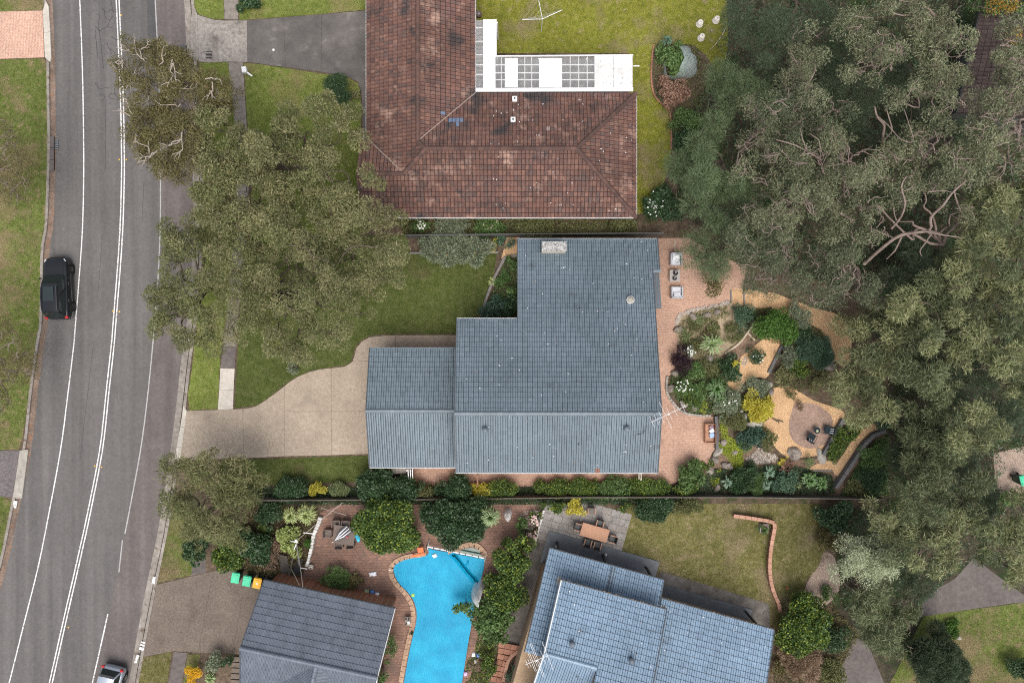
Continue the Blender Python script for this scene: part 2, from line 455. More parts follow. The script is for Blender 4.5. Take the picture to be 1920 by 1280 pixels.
M['tile_red'] = pieces('tile_red', [(0.092, 0.058, 0.051), (0.155, 0.082, 0.064), (0.118, 0.066, 0.056), (0.185, 0.100, 0.077), (0.105, 0.070, 0.063), (0.145, 0.080, 0.065)], 0.85, big=(0.35, 0.22), fine=(7, 0.22), spec=0.25,
      patch=[((0.34, 0.22, 0.175), 0.6, 0.56, 0.14), ((0.055, 0.046, 0.046), 0.5, 0.55, 0.10)])
M['tile_brown'] = pieces('tile_brown', [(0.055, 0.040, 0.038), (0.085, 0.062, 0.058)], 0.85, big=(0.6, 0.2), fine=(9, 0.2))
M['tile_blue_new'] = plain('tile_blue_new', (0.13, 0.165, 0.24), 0.6)
M['tile_terracotta_new'] = plain('tile_terracotta_new', (0.24, 0.12, 0.09), 0.8)
M['tile_pale_new'] = plain('tile_pale_new', (0.27, 0.20, 0.18), 0.8)
M['ridge_grey'] = pieces('ridge_grey', [(0.125, 0.155, 0.180), (0.150, 0.182, 0.208)], 0.42, big=(0.5, 0.12), spec=0.5)
M['ridge_blue'] = pieces('ridge_blue', [(0.170, 0.250, 0.340), (0.20, 0.285, 0.375)], 0.42, big=(0.5, 0.12), spec=0.5)
M['ridge_slate'] = pieces('ridge_slate', [(0.125, 0.145, 0.180), (0.145, 0.168, 0.205)], 0.5, big=(0.5, 0.12))
M['ridge_red'] = pieces('ridge_red', [(0.075, 0.046, 0.040), (0.12, 0.068, 0.055)], 0.85, big=(0.5, 0.2))
M['deck_dark'] = plain('deck_dark', (0.035, 0.035, 0.038), 0.9)
M['deck_red'] = plain('deck_red', (0.05, 0.030, 0.026), 0.9)
M['gutter_white'] = plain('gutter_white', (0.66, 0.65, 0.64), 0.45)
M['gutter_dark'] = plain('gutter_dark', (0.07, 0.075, 0.085), 0.5)
M['wall_brick'] = paving('wall_brick', (0.36, 0.15, 0.085), (0.28, 0.115, 0.07), (0.33, 0.24, 0.18), 0.24, 0.086, big=(0.5, 0.15), msize=0.008)
M['wall_tan'] = surf('wall_tan', [(0.32, 0.22, 0.14), (0.42, 0.30, 0.20)], 6.0, big=(0.6, 0.15), rough=0.9, bump=(0.4, 20))
M['wall_cream'] = surf('wall_cream', [(0.50, 0.44, 0.36), (0.60, 0.54, 0.45)], 5.0, big=(0.6, 0.12), rough=0.85)
M['white_paint'] = plain('white_paint', (0.74, 0.74, 0.74), 0.5, var=0.06)
M['white_sheet'] = surf('white_sheet', [(0.70, 0.71, 0.72), (0.80, 0.80, 0.80)], 1.2, big=(0.7, 0.06), rough=0.45, spec=0.4)
M['dirty_sheet'] = surf('dirty_sheet', [(0.55, 0.54, 0.52), (0.72, 0.72, 0.71)], 2.0, big=(0.7, 0.1), rough=0.6, patch=((0.30, 0.28, 0.25), 5.0, 0.62, 0.06), fine=(20, 0.12))
M['glass'] = plain('glass', (0.05, 0.06, 0.07), 0.08, 0.6, var=0.1)
def clear_sheet(name, c, a, rough=0.25):
 m, N, L, b = _new(name)
 pos = N.new('ShaderNodeNewGeometry').outputs['Position']
 n = _noise(N, L, pos, 3.0, 5)
 r = _ramp(N, [tuple(x * 0.8 for x in c), tuple(min(1, x * 1.15) for x in c)])
 L.new(n.outputs[0], r.inputs[0]); L.new(r.outputs[0], b.inputs['Base Color'])
 b.inputs['Roughness'].default_value = rough
 b.inputs['Alpha'].default_value = a
 return m
M['polycarb'] = clear_sheet('polycarb', (0.55, 0.56, 0.56), 0.30)
M['net'] = clear_sheet('net', (0.62, 0.74, 0.74), 0.34, 0.8)
M['white_net'] = clear_sheet('white_net', (0.80, 0.80, 0.78), 0.62, 0.8)
M['metal_grey'] = plain('metal_grey', (0.33, 0.34, 0.35), 0.4, metal=0.6)
M['aerial_metal'] = plain('aerial_metal', (0.72, 0.72, 0.72), 0.45, metal=0.2)
M['black_metal'] = plain('black_metal', (0.022, 0.023, 0.025), 0.5)
M['fence_steel'] = surf('fence_steel', [(0.075, 0.075, 0.072), (0.11, 0.11, 0.105)], 2.0, rough=0.6)
M['fence_timber'] = surf('fence_timber', [(0.085, 0.072, 0.06), (0.15, 0.13, 0.11)], 5.0, big=(0.7, 0.2), rough=0.9)
M['sleeper'] = surf('sleeper', [(0.085, 0.083, 0.085), (0.145, 0.14, 0.142)], 9.0, big=(0.8, 0.15), rough=0.85, bump=(0.5, 18, 0.01))
M['sleeper_grey'] = surf('sleeper_grey', [(0.16, 0.145, 0.135), (0.25, 0.23, 0.215)], 7.0, big=(0.8, 0.15), rough=0.9, bump=(0.5, 18, 0.01))
M['pale_log'] = surf('pale_log', [(0.42, 0.34, 0.25), (0.55, 0.46, 0.35)], 7.0, big=(0.9, 0.15), rough=0.9, bump=(0.5, 14, 0.02))
M['rock'] = surf('rock', [(0.14, 0.115, 0.10), (0.24, 0.205, 0.18), (0.33, 0.29, 0.255)], 5.0, big=(1.2, 0.25), rough=0.95, bump=(0.9, 12, 0.05), patch=((0.11, 0.105, 0.045), 2.5, 0.56, 0.12))
M['rock_pale'] = surf('rock_pale', [(0.27, 0.25, 0.22), (0.42, 0.39, 0.35)], 5.0, big=(1.2, 0.2), rough=0.95, bump=(0.9, 12, 0.05), patch=((0.16, 0.16, 0.09), 2.5, 0.58, 0.12))
M['pebble'] = pieces('pebble', [(0.24, 0.20, 0.165), (0.42, 0.37, 0.32), (0.33, 0.28, 0.24), (0.52, 0.47, 0.42)], 0.9, big=(1.0, 0.15))
M['brick_edge'] = pieces('brick_edge', [(0.37, 0.20, 0.14), (0.45, 0.26, 0.185), (0.40, 0.225, 0.16)], 0.9, big=(0.8, 0.15))
M['brick_step'] = pieces('brick_step', [(0.28, 0.135, 0.09), (0.36, 0.18, 0.12), (0.31, 0.155, 0.105)], 0.9, big=(0.8, 0.2), fine=(8, 0.25))
M['white_stone'] = pieces('white_stone', [(0.52, 0.50, 0.47), (0.66, 0.64, 0.61)], 0.8, big=(1.2, 0.15), fine=(10, 0.25))
# timber, cloth, plastics
M['teak'] = surf('teak', [(0.36, 0.19, 0.115), (0.46, 0.255, 0.165)], 7.0, big=(0.8, 0.12), rough=0.6)
M['teak_dark'] = surf('teak_dark', [(0.20, 0.095, 0.055), (0.30, 0.15, 0.09)], 7.0, big=(0.8, 0.12), rough=0.6)
M['wicker'] = surf('wicker', [(0.105, 0.080, 0.068), (0.185, 0.150, 0.130)], 22.0, big=(0.8, 0.15), rough=0.8, bump=(0.8, 50, 0.02))
M['wicker_dark'] = surf('wicker_dark', [(0.06, 0.038, 0.03), (0.10, 0.065, 0.052)], 22.0, rough=0.8, bump=(0.8, 50, 0.02))
M['cushion_grey'] = plain('cushion_grey', (0.42, 0.43, 0.46), 0.9, 0.1, bump=(0.3, 8, 0.03))
M['cushion_pale'] = plain('cushion_pale', (0.55, 0.56, 0.60), 0.9, 0.1, bump=(0.3, 8, 0.03))
M['cushion_white'] = plain('cushion_white', (0.80, 0.80, 0.83), 0.9, 0.1, var=0.04, bump=(0.3, 8, 0.03))
M['cushion_blue'] = plain('cushion_blue', (0.33, 0.45, 0.70), 0.9, 0.1)
M['cushion_mauve'] = plain('cushion_mauve', (0.30, 0.20, 0.24), 0.9, 0.1)
M['frame_mauve'] = plain('frame_mauve', (0.27, 0.25, 0.28), 0.6)
M['stone_table'] = surf('stone_table', [(0.33, 0.30, 0.28), (0.40, 0.37, 0.345)], 12.0, rough=0.8)
M['black_gloss'] = plain('black_gloss', (0.015, 0.015, 0.017), 0.25, 0.5)
M['stripe_dark'] = plain('stripe_dark', (0.022, 0.032, 0.038), 0.85, 0.1)
M['bin_green'] = plain('bin_green', (0.055, 0.52, 0.29), 0.45, var=0.1, scale=5)
M['bin_body'] = plain('bin_body', (0.02, 0.05, 0.035), 0.5)
M['bin_yellow'] = plain('bin_yellow', (0.80, 0.43, 0.02), 0.45, var=0.08, scale=5)
M['bin_red'] = plain('bin_red', (0.62, 0.05, 0.045), 0.45)
M['rubber'] = plain('rubber', (0.018, 0.018, 0.019), 0.85, 0.2)
M['orange_plastic'] = plain('orange_plastic', (0.62, 0.145, 0.035), 0.5)
M['aqua_cloth'] = plain('aqua_cloth', (0.05, 0.45, 0.62), 0.8)
M['red_plastic'] = plain('red_plastic', (0.6, 0.04, 0.06), 0.5)
M['hose_green'] = plain('hose_green', (0.10, 0.28, 0.16), 0.5)
M['blue_plastic'] = plain('blue_plastic', (0.12, 0.25, 0.55), 0.5)
M['lime_plastic'] = plain('lime_plastic', (0.35, 0.55, 0.10), 0.6)
M['pink_plastic'] = plain('pink_plastic', (0.62, 0.42, 0.62), 0.6)
M['cream_pot'] = surf('cream_pot', [(0.58, 0.53, 0.46), (0.70, 0.66, 0.60)], 5.0, rough=0.7)
# vehicles
M['paint_black'] = plain('paint_black', (0.006, 0.007, 0.009), 0.05, 0.4, coat=0.35, var=0.05)
M['paint_silver'] = plain('paint_silver', (0.34, 0.38, 0.44), 0.25, 0.6, metal=0.4, coat=1.0, var=0.04)
M['car_glass'] = plain('car_glass', (0.012, 0.020, 0.020), 0.05, 0.7, var=0.05)
M['alloy'] = plain('alloy', (0.16, 0.15, 0.15), 0.35, metal=0.8)
M['alloy_pale'] = plain('alloy_pale', (0.42, 0.42, 0.43), 0.35, metal=0.8)
M['lamp_clear'] = plain('lamp_clear', (0.62, 0.65, 0.70), 0.15, 0.6)
M['lamp_red'] = plain('lamp_red', (0.50, 0.012, 0.012), 0.2, 0.6)
M['plate'] = plain('plate', (0.70, 0.70, 0.66), 0.5)
# bark and leaves
M['bark_pale'] = surf('bark_pale', [(0.30, 0.245, 0.20), (0.47, 0.41, 0.36)], 4.0, rough=0.9)
M['bark_pink'] = surf('bark_pink', [(0.15, 0.110, 0.092), (0.27, 0.21, 0.18)], 3.0, rough=0.9)
M['bark_brown'] = surf('bark_brown', [(0.07, 0.055, 0.043), (0.14, 0.11, 0.085)], 4.0, rough=0.95)
M['twig'] = surf('twig', [(0.16, 0.125, 0.10), (0.27, 0.22, 0.18)], 4.0, rough=0.95)
M['leaf_brown_olive'] = leaf('leaf_brown_olive', [(0.075, 0.062, 0.026), (0.115, 0.098, 0.040), (0.085, 0.088, 0.032), (0.150, 0.115, 0.060)], drift=(0.4, 0.25))
M['leaf_olive'] = leaf('leaf_olive', [(0.085, 0.095, 0.038), (0.130, 0.132, 0.056), (0.175, 0.160, 0.085), (0.100, 0.112, 0.045), (0.20, 0.17, 0.10)], drift=(0.6, 0.35))
M['leaf_olive_green'] = leaf('leaf_olive_green', [(0.068, 0.082, 0.030), (0.105, 0.115, 0.044), (0.150, 0.145, 0.068), (0.082, 0.098, 0.036)], drift=(0.35, 0.25))
M['leaf_grey'] = leaf('leaf_grey', [(0.070, 0.085, 0.046), (0.108, 0.120, 0.068), (0.160, 0.162, 0.098), (0.085, 0.105, 0.050), (0.19, 0.175, 0.115)], drift=(0.6, 0.35))
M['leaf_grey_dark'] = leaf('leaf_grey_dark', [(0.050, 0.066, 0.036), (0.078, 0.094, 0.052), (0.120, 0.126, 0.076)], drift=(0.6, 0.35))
M['leaf_willow'] = leaf('leaf_willow', [(0.085, 0.105, 0.042), (0.132, 0.148, 0.062), (0.195, 0.195, 0.100), (0.100, 0.122, 0.048), (0.25, 0.23, 0.14)], drift=(0.6, 0.35))
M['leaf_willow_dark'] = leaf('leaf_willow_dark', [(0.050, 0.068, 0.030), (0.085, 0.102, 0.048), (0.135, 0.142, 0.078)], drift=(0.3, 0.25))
M['leaf_casuarina'] = leaf('leaf_casuarina', [(0.055, 0.082, 0.038), (0.078, 0.108, 0.050), (0.100, 0.128, 0.066)], drift=(0.5, 0.25))
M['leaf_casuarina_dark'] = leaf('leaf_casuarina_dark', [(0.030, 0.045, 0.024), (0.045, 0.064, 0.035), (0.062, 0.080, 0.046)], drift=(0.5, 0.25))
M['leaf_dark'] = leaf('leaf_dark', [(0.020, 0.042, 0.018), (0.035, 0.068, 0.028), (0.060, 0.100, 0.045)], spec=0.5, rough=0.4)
M['leaf_dark_blue'] = leaf('leaf_dark_blue', [(0.022, 0.048, 0.034), (0.038, 0.075, 0.050), (0.065, 0.105, 0.075)], spec=0.5, rough=0.4)
M['leaf_green'] = leaf('leaf_green', [(0.045, 0.085, 0.025), (0.080, 0.135, 0.040), (0.120, 0.175, 0.065)], spec=0.4)
M['leaf_bright'] = leaf('leaf_bright', [(0.035, 0.078, 0.016), (0.055, 0.115, 0.022), (0.085, 0.155, 0.034)])
M['leaf_lime'] = leaf('leaf_lime', [(0.026, 0.052, 0.016), (0.045, 0.082, 0.022), (0.060, 0.105, 0.026), (0.085, 0.13, 0.030), (0.22, 0.26, 0.035), (0.040, 0.075, 0.020), (0.030, 0.06, 0.018)], spec=0.4, drift=(0.8, 0.2))
M['leaf_yellow'] = leaf('leaf_yellow', [(0.35, 0.32, 0.035), (0.50, 0.45, 0.06), (0.62, 0.54, 0.12)])
M['leaf_gold'] = leaf('leaf_gold', [(0.62, 0.38, 0.02), (0.75, 0.47, 0.03), (0.70, 0.42, 0.02)], trans=0.15)
M['leaf_moss'] = leaf('leaf_moss', [(0.22, 0.27, 0.030), (0.30, 0.36, 0.045), (0.38, 0.42, 0.07)])
M['leaf_banksia'] = leaf('leaf_banksia', [(0.090, 0.118, 0.070), (0.135, 0.165, 0.105), (0.20, 0.21, 0.15), (0.12, 0.14, 0.08)])
M['leaf_silver'] = leaf('leaf_silver', [(0.26, 0.30, 0.18), (0.36, 0.40, 0.25), (0.47, 0.49, 0.34)], drift=(0.6, 0.12))
M['leaf_fern'] = leaf('leaf_fern', [(0.045, 0.085, 0.05), (0.070, 0.120, 0.075), (0.10, 0.155, 0.10)])
M['leaf_palm'] = leaf('leaf_palm', [(0.11, 0.165, 0.055), (0.155, 0.215, 0.080), (0.205, 0.265, 0.12)], rough=0.4, spec=0.5)
M['leaf_yucca'] = leaf('leaf_yucca', [(0.17, 0.22, 0.06), (0.25, 0.29, 0.10), (0.34, 0.36, 0.15)], rough=0.4, spec=0.5)
M['leaf_strappy'] = leaf('leaf_strappy', [(0.040, 0.090, 0.022), (0.062, 0.125, 0.032), (0.10, 0.17, 0.055)], rough=0.4, spec=0.5)
M['leaf_agave'] = leaf('leaf_agave', [(0.050, 0.095, 0.055), (0.075, 0.125, 0.078), (0.11, 0.16, 0.11)], rough=0.45, spec=0.4)
M['leaf_purple'] = leaf('leaf_purple', [(0.018, 0.010, 0.013), (0.032, 0.018, 0.024), (0.048, 0.026, 0.034)])
M['leaf_red'] = leaf('leaf_red', [(0.16, 0.085, 0.06), (0.24, 0.14, 0.10), (0.33, 0.21, 0.16), (0.10, 0.07, 0.04)])
M['leaf_autumn'] = leaf('leaf_autumn', [(0.30, 0.14, 0.02), (0.40, 0.20, 0.03), (0.20, 0.16, 0.03), (0.10, 0.12, 0.03)])
M['leaf_succulent'] = leaf('leaf_succulent', [(0.14, 0.17, 0.075), (0.20, 0.23, 0.11), (0.10, 0.14, 0.06)])
M['leaf_dry'] = leaf('leaf_dry', [(0.14, 0.095, 0.065), (0.21, 0.15, 0.10), (0.28, 0.21, 0.15)])
M['petal_white'] = leaf('petal_white', [(0.75, 0.75, 0.70), (0.82, 0.82, 0.78)], trans=0.1)
M['petal_pink'] = leaf('petal_pink', [(0.62, 0.40, 0.40), (0.72, 0.55, 0.52)], trans=0.1)
M['petal_orange'] = leaf('petal_orange', [(0.65, 0.30, 0.04), (0.70, 0.42, 0.08)], trans=0.1)
M['grass_verge'] = leaf('grass_verge', [(0.085, 0.115, 0.022), (0.13, 0.155, 0.04), (0.20, 0.185, 0.08)], drift=(0.3, 0.3))
M['grass_yellow'] = leaf('grass_yellow', [(0.13, 0.14, 0.025), (0.19, 0.19, 0.035), (0.25, 0.22, 0.08)], drift=(0.3, 0.3))
M['grass_main'] = leaf('grass_main', [(0.055, 0.070, 0.020), (0.085, 0.098, 0.030), (0.125, 0.122, 0.052)], drift=(0.3, 0.25))
M['grass_olive'] = leaf('grass_olive', [(0.115, 0.115, 0.036), (0.165, 0.15, 0.055), (0.235, 0.205, 0.105)], drift=(0.3, 0.3))
def pool_cover_mat():
 m, N, L, b = _new('pool_cover')
 pos = N.new('ShaderNodeNewGeometry').outputs['Position']
 mp = N.new('ShaderNodeMapping'); mp.inputs['Rotation'].default_value = (0, 0, R(-13))
 L.new(pos, mp.inputs[0])
 n = _noise(N, L, pos, 0.55, 4)
 r = _ramp(N, [(0.0, 0.235, 0.42), (0.002, 0.29, 0.49), (0.01, 0.36, 0.56)])
 L.new(n.outputs[0], r.inputs[0])
 L.new(r.outputs[0], b.inputs['Base Color'])
 b.inputs['Roughness'].default_value = 0.5
 b.inputs['Specular IOR Level'].default_value = 0.25
 w = N.new('ShaderNodeTexWave')
 w.inputs['Scale'].default_value = 2.2
 w.inputs['Distortion'].default_value = 9.0
 w.inputs['Detail'].default_value = 2.0
 w.inputs['Detail Scale'].default_value = 1.4
 L.new(mp.outputs[0], w.inputs[0])
 n2 = _noise(N, L, pos, 1.2, 4)
 mm = N.new('ShaderNodeMath'); mm.operation = 'MULTIPLY'
 L.new(w.outputs['Fac'], mm.inputs[0]); L.new(n2.outputs[0], mm.inputs[1])
 bp = N.new('ShaderNodeBump'); bp.inputs['Strength'].default_value = 0.30; bp.inputs['Distance'].default_value = 0.07
 L.new(mm.outputs[0], bp.inputs['Height']); L.new(bp.outputs[0], b.inputs['Normal'])
 return m
M['pool_cover'] = pool_cover_mat()
M['pool_water'] = plain('pool_water', (0.03, 0.08, 0.06), 0.08, 0.5)
# ------------------------------------------------------------------ the ground, road, kerbs, paths
ZR = -0.10                                         # road level; verges and yards lie at 0
RY = [-110, 0, 100, 200, 300, 330, 420, 500, 600, 640, 740, 840, 960, 1060, 1160, 1280, 1390]
CL = [215, 220.5, 225, 229, 230.5, 230.5, 228, 223, 215, 212, 201, 190, 167, 145, 122, 95, 69]
LL = [145, 149.5, 153.5, 156, 157, 157, 155, 150, 142, 139, 127, 114, 92, 72, 47, 17, -12]
RL = [287, 291, 296, 299.5, 301, 301, 300.5, 297.5, 290.5, 287, 277, 264, 242, 222, 200, 173, 147]
KL_Y = [-110, 0, 110, 200, 260, 320, 420, 450, 480, 600, 640, 740, 840, 960, 1040, 1100, 1200, 1390]
KL_X = [84, 90, 95, 96, 97, 96, 92, 87, 84, 82, 76, 62, 51, 26, 10, -6, -36, -100]
KR_Y = [-110, 0, 60, 110, 330, 420, 500, 600, 680, 760, 840, 940, 1010, 1100, 1200, 1280, 1390]
KR_X = [347, 352, 355, 357, 368, 369, 366, 357, 346, 337, 327, 312, 300, 281, 262, 248, 228]
def line_px(ys, xs, y0=-110, y1=1390, step=30):
 pts = smooth_px(list(zip(xs, ys)), 8)
 py = np.array([p[1] for p in pts]); px_ = np.array([p[0] for p in pts])
 yy = np.arange(y0, y1 + 1, step)
 return [(float(np.interp(y, py, px_)), float(y)) for y in yy]
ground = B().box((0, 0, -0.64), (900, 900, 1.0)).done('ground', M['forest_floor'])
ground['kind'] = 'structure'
kl = line_px(KL_Y, KL_X)
kr = line_px(KR_Y, KR_X)
road = slab('road', [(x + 6, y) for x, y in kl] + [(x - 5, y) for x, y in reversed(kr)], ZR, -0.16, M['asphalt'])
rl = line_px(RY, RL)
slab('parking_lane', [(x + 2, y) for x, y in rl] + [(x - 5, y) for x, y in reversed(kr)], ZR + 0.004, -0.13, M['asphalt_side'])
slab('road_patch', [(274, -60), (289, -60), (293, 73), (277, 73)], ZR + 0.004, -0.13, M['asphalt_patch'])
slab('road_patch', [(313, 85), (350, 85), (352, 115), (314, 110)], ZR + 0.008, -0.13, M['asphalt_patch'])
ll = line_px(RY, LL)
cl = line_px(RY, CL)
ribbon('lane_line', ll, 0.085, ZR + 0.008, ZR + 0.001, M['road_paint'])
for sgn in (-1, 1):
 ribbon('lane_line', cl, 0.09, ZR + 0.008, ZR + 0.001, M['road_paint'], shift=sgn * 0.105)
ribbon('lane_line', [p for p in rl if p[1] < 1010], 0.09, ZR + 0.009, ZR + 0.001, M['road_paint_worn'])
ribbon('lane_line', [p for p in rl if p[1] > 1130], 0.09, ZR + 0.009, ZR + 0.001, M['road_paint'])
ribbon('lane_line', [(229.5, 1012), (223, 1072)], 0.09, ZR + 0.009, ZR + 0.001, M['road_paint_worn'])
# bitumen sealed cracks
cracks = [[(176, -20), (178, 4)], [(207, -10), (209, 8), (213, 24)], [(192, 16), (200, 24), (208, 18), (213, 24)], [(194, 18), (197, 32), (206, 38), (212, 30)],
   [(186, 26), (186, 42), (184, 52), (188, 60)], [(206, 38), (201, 50), (190, 56), (186, 58), (179, 50)], [(201, 50), (213, 54)], [(180, 56), (180, 80), (183, 108)],
   [(186, 58), (190, 85), (191, 108), (195, 130)], [(208, 68), (213, 72), (224, 78)], [(200, 80), (206, 92), (212, 96), (216, 104)], [(206, 92), (210, 102)],
   [(178, 155), (185, 166), (200, 165), (206, 166)], [(182, 155), (185, 167)], [(219, 158), (215, 174), (223, 186)], [(203, 180), (210, 176), (216, 176)], [(203, 180), (212, 186), (232, 188)], [(186, 180), (192, 178), (196, 184), (190, 190)], [(198, 190), (198, 320)], [(176, 640), (150, 860)], [(270, 340), (266, 420)], [(192, 440), (183, 560)]]
b = B()
for ci, c in enumerate(cracks):
 pts = [P(x, y, ZR) for x, y in c]
 if ci < 18: pts = [P(x + random.Random(ci * 7 + i).uniform(-1, 1), y, ZR) for i, (x, y) in enumerate(smooth_px(c, 3))]
 w = 0.019 if ci < 18 else 0.010
 A, Cc = offset_line(pts, -w), offset_line(pts, w)
 for i in range(len(pts) - 1):
  b.poly([(A[i].x, A[i].y, ZR + 0.007), (Cc[i].x, Cc[i].y, ZR + 0.007), (Cc[i + 1].x, Cc[i + 1].y, ZR + 0.007), (A[i + 1].x, A[i + 1].y, ZR + 0.007)])
b.done('crack_seal', M['bitumen'])['kind'] = 'structure'
# east: one block of garden earth carries the yards; west: the verge
KW = 13
east = slab('yard_earth', [(x + 10, y) for x, y in kr] + [(3000, 1390), (3000, -110)], -0.012, -0.5, M['earth'])
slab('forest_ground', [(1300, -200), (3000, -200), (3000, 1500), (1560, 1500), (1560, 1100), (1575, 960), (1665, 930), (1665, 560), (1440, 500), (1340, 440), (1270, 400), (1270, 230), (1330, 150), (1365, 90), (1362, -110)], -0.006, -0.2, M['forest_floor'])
slab('verge', [(x - 8, y) for x, y in kl] + [(-1200, 1390), (-1200, -110)], -0.012, -0.5, M['earth'])
ribbon('gutter', [(x + 3, y) for x, y in kl], 0.42, ZR + 0.006, -0.2, M['gutter_litter'])
ribbon('kerb', [(x - 6, y) for x, y in kl], 0.20, 0.012, -0.2, M['kerb'])
ribbon('gutter', [(x - 1, y) for x, y in kr], 0.46, ZR + 0.008, -0.2, M['kerb'])
ribbon('kerb', [(x + 9, y) for x, y in kr], 0.22, 0.012, -0.2, M['kerb'])
LAWNS = [
 ('lawn', 'lawn_verge', 'grass_verge', [(-60, -60), (76, -60), (82, 2), (79, 19), (0, 22), (-60, 23)]),
 ('lawn', 'lawn_verge', 'grass_verge', [(-90, 112), (0, 112), (83, 110), (87, 120), (88, 200), (90, 260), (88, 320), (84, 420), (79, 450), (76, 480), (74, 600), (68, 640), (54, 740), (43, 815), (36, 842), (0, 843), (-90, 846)]),
 ('lawn', 'lawn_verge', 'grass_verge', [(-90, 930), (0, 928), (22, 940), (18, 960), (2, 1040), (-14, 1100), (-90, 1250)]),
 ('lawn', 'lawn_bright', 'grass_verge', [(366, -60), (417, -60), (420, 36), (400, 36), (372, 27), (362, 8)]),
 ('lawn', 'lawn_bright', 'grass_verge', [(447, -60), (687, -60), (687, 18), (600, 27), (530, 32), (480, 36), (449, 38)]),
 ('lawn', 'lawn_bright', 'grass_verge', [(374, 118), (388, 118), (427, 117), (440, 200), (446, 330), (438, 480), (424, 600), (414, 650), (408, 766), (356, 769), (352, 740), (360, 690), (370, 600), (379, 500), (383, 420), (381, 330)]),
 ('lawn', 'lawn_bright', 'grass_verge', [(457, 119), (480, 120), (600, 138), (650, 144), (671, 156), (676, 180), (677, 440), (468, 440), (472, 330), (463, 220)]),
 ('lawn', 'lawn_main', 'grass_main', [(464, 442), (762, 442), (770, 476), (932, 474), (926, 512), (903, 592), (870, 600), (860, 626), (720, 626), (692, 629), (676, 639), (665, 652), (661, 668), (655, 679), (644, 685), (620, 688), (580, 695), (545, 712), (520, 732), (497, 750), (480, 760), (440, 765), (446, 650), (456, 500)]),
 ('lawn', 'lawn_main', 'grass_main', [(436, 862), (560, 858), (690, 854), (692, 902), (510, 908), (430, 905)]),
 ('lawn', 'lawn_verge', 'grass_verge', [(324, 950), (370, 1000), (368, 1076), (345, 1081), (295, 1092), (302, 1060), (314, 1000)]),
 ('lawn', 'lawn_olive', 'grass_olive', [(266, 1232), (322, 1221), (313, 1280), (300, 1360), (234, 1360), (254, 1280)]),
 ('lawn', 'lawn_verge', 'grass_verge', [(352, 1226), (376, 1227), (366, 1260), (350, 1290), (342, 1290)]),
 ('lawn', 'lawn_yellow', 'grass_yellow', [(893, -60), (1362, -60), (1365, 90), (1350, 150), (1325, 105), (1300, 84), (1232, 82), (1223, 100), (1222, 160), (1228, 182), (1255, 208), (1259, 250), (1258, 300), (1240, 360), (1205, 400), (1180, 404), (1180, 100), (893, 100)]),
 ('lawn', 'lawn_olive', 'grass_olive', [(1178, 944), (1540, 944), (1550, 1000), (1545, 1060), (1512, 1085), (1502, 1125), (1462, 1180), (1442, 1170), (1440, 1133), (1247, 1076), (1157, 1046), (1166, 1000)]),
 ('lawn', 'lawn_verge', 'grass_verge', [(1732, 1154), (1920, 1129), (2000, 1125), (2000, 1360), (1620, 1360), (1680, 1260), (1712, 1195)]),
]
def inside(poly, x, y):
 c = np.zeros(len(x), bool)
 n = len(poly)
 for i in range(n):
  x1, y1 = poly[i][0], poly[i][1]
  x2, y2 = poly[i - 1][0], poly[i - 1][1]
  hit = ((y1 > y) != (y2 > y)) & (x < (x2 - x1) * (y - y1) / (y2 - y1 + 1e-12) + x1)
  c ^= hit
 return c
def grass(poly_px, mat, dens, seed, hgt=(0.035, 0.085)):
 r = np.random.default_rng(seed)
 pl = [P(x, y) for x, y in poly_px]
 xs = [max(-40, min(40, p.x)) for p in pl]; ys = [max(-27, min(27, p.y)) for p in pl]
 n = int((max(xs) - min(xs)) * (max(ys) - min(ys)) * dens)
 x = r.uniform(min(xs), max(xs), n); y = r.uniform(min(ys), max(ys), n)
 k = inside([(p.x, p.y) for p in pl], x, y)
 x, y = x[k], y[k]
 n = len(x)
 a = r.uniform(0, 6.283, n); w = r.uniform(0.008, 0.018, n); h = r.uniform(hgt[0], hgt[1], n)
 le = r.uniform(0.02, 0.09, n); la = r.uniform(0, 6.283, n)
 v = np.zeros((n, 3, 3))
 v[:, 0] = np.stack([x - np.cos(a) * w, y - np.sin(a) * w, np.full(n, 0.004)], 1)
 v[:, 1] = np.stack([x + np.cos(a) * w, y + np.sin(a) * w, np.full(n, 0.004)], 1)
 v[:, 2] = np.stack([x + np.cos(la) * le, y + np.sin(la) * le, h], 1)
 o = quads_obj('grass', v.reshape(-1, 3), 3, mat)
 tag(o, 'short mown grass blades covering a lawn', 'grass', kind='stuff')
 return o
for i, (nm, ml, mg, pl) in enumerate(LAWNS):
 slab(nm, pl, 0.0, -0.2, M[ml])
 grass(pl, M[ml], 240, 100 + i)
def panels(name, polys, z1, mat, gap=0.012, piece='slab'):
 """a paved area poured in separate slabs: every slab is a part"""
 o = struct(name)
 for pl in polys:
  pts = [P(x, y, z1) for x, y in pl]
  c = sum(pts, Vector()) / len(pts)
  pts = [p + (c - p).normalized() * gap for p in pts]
  B().prism(pts, -0.1, z1).done(piece, mat, o)
 return o
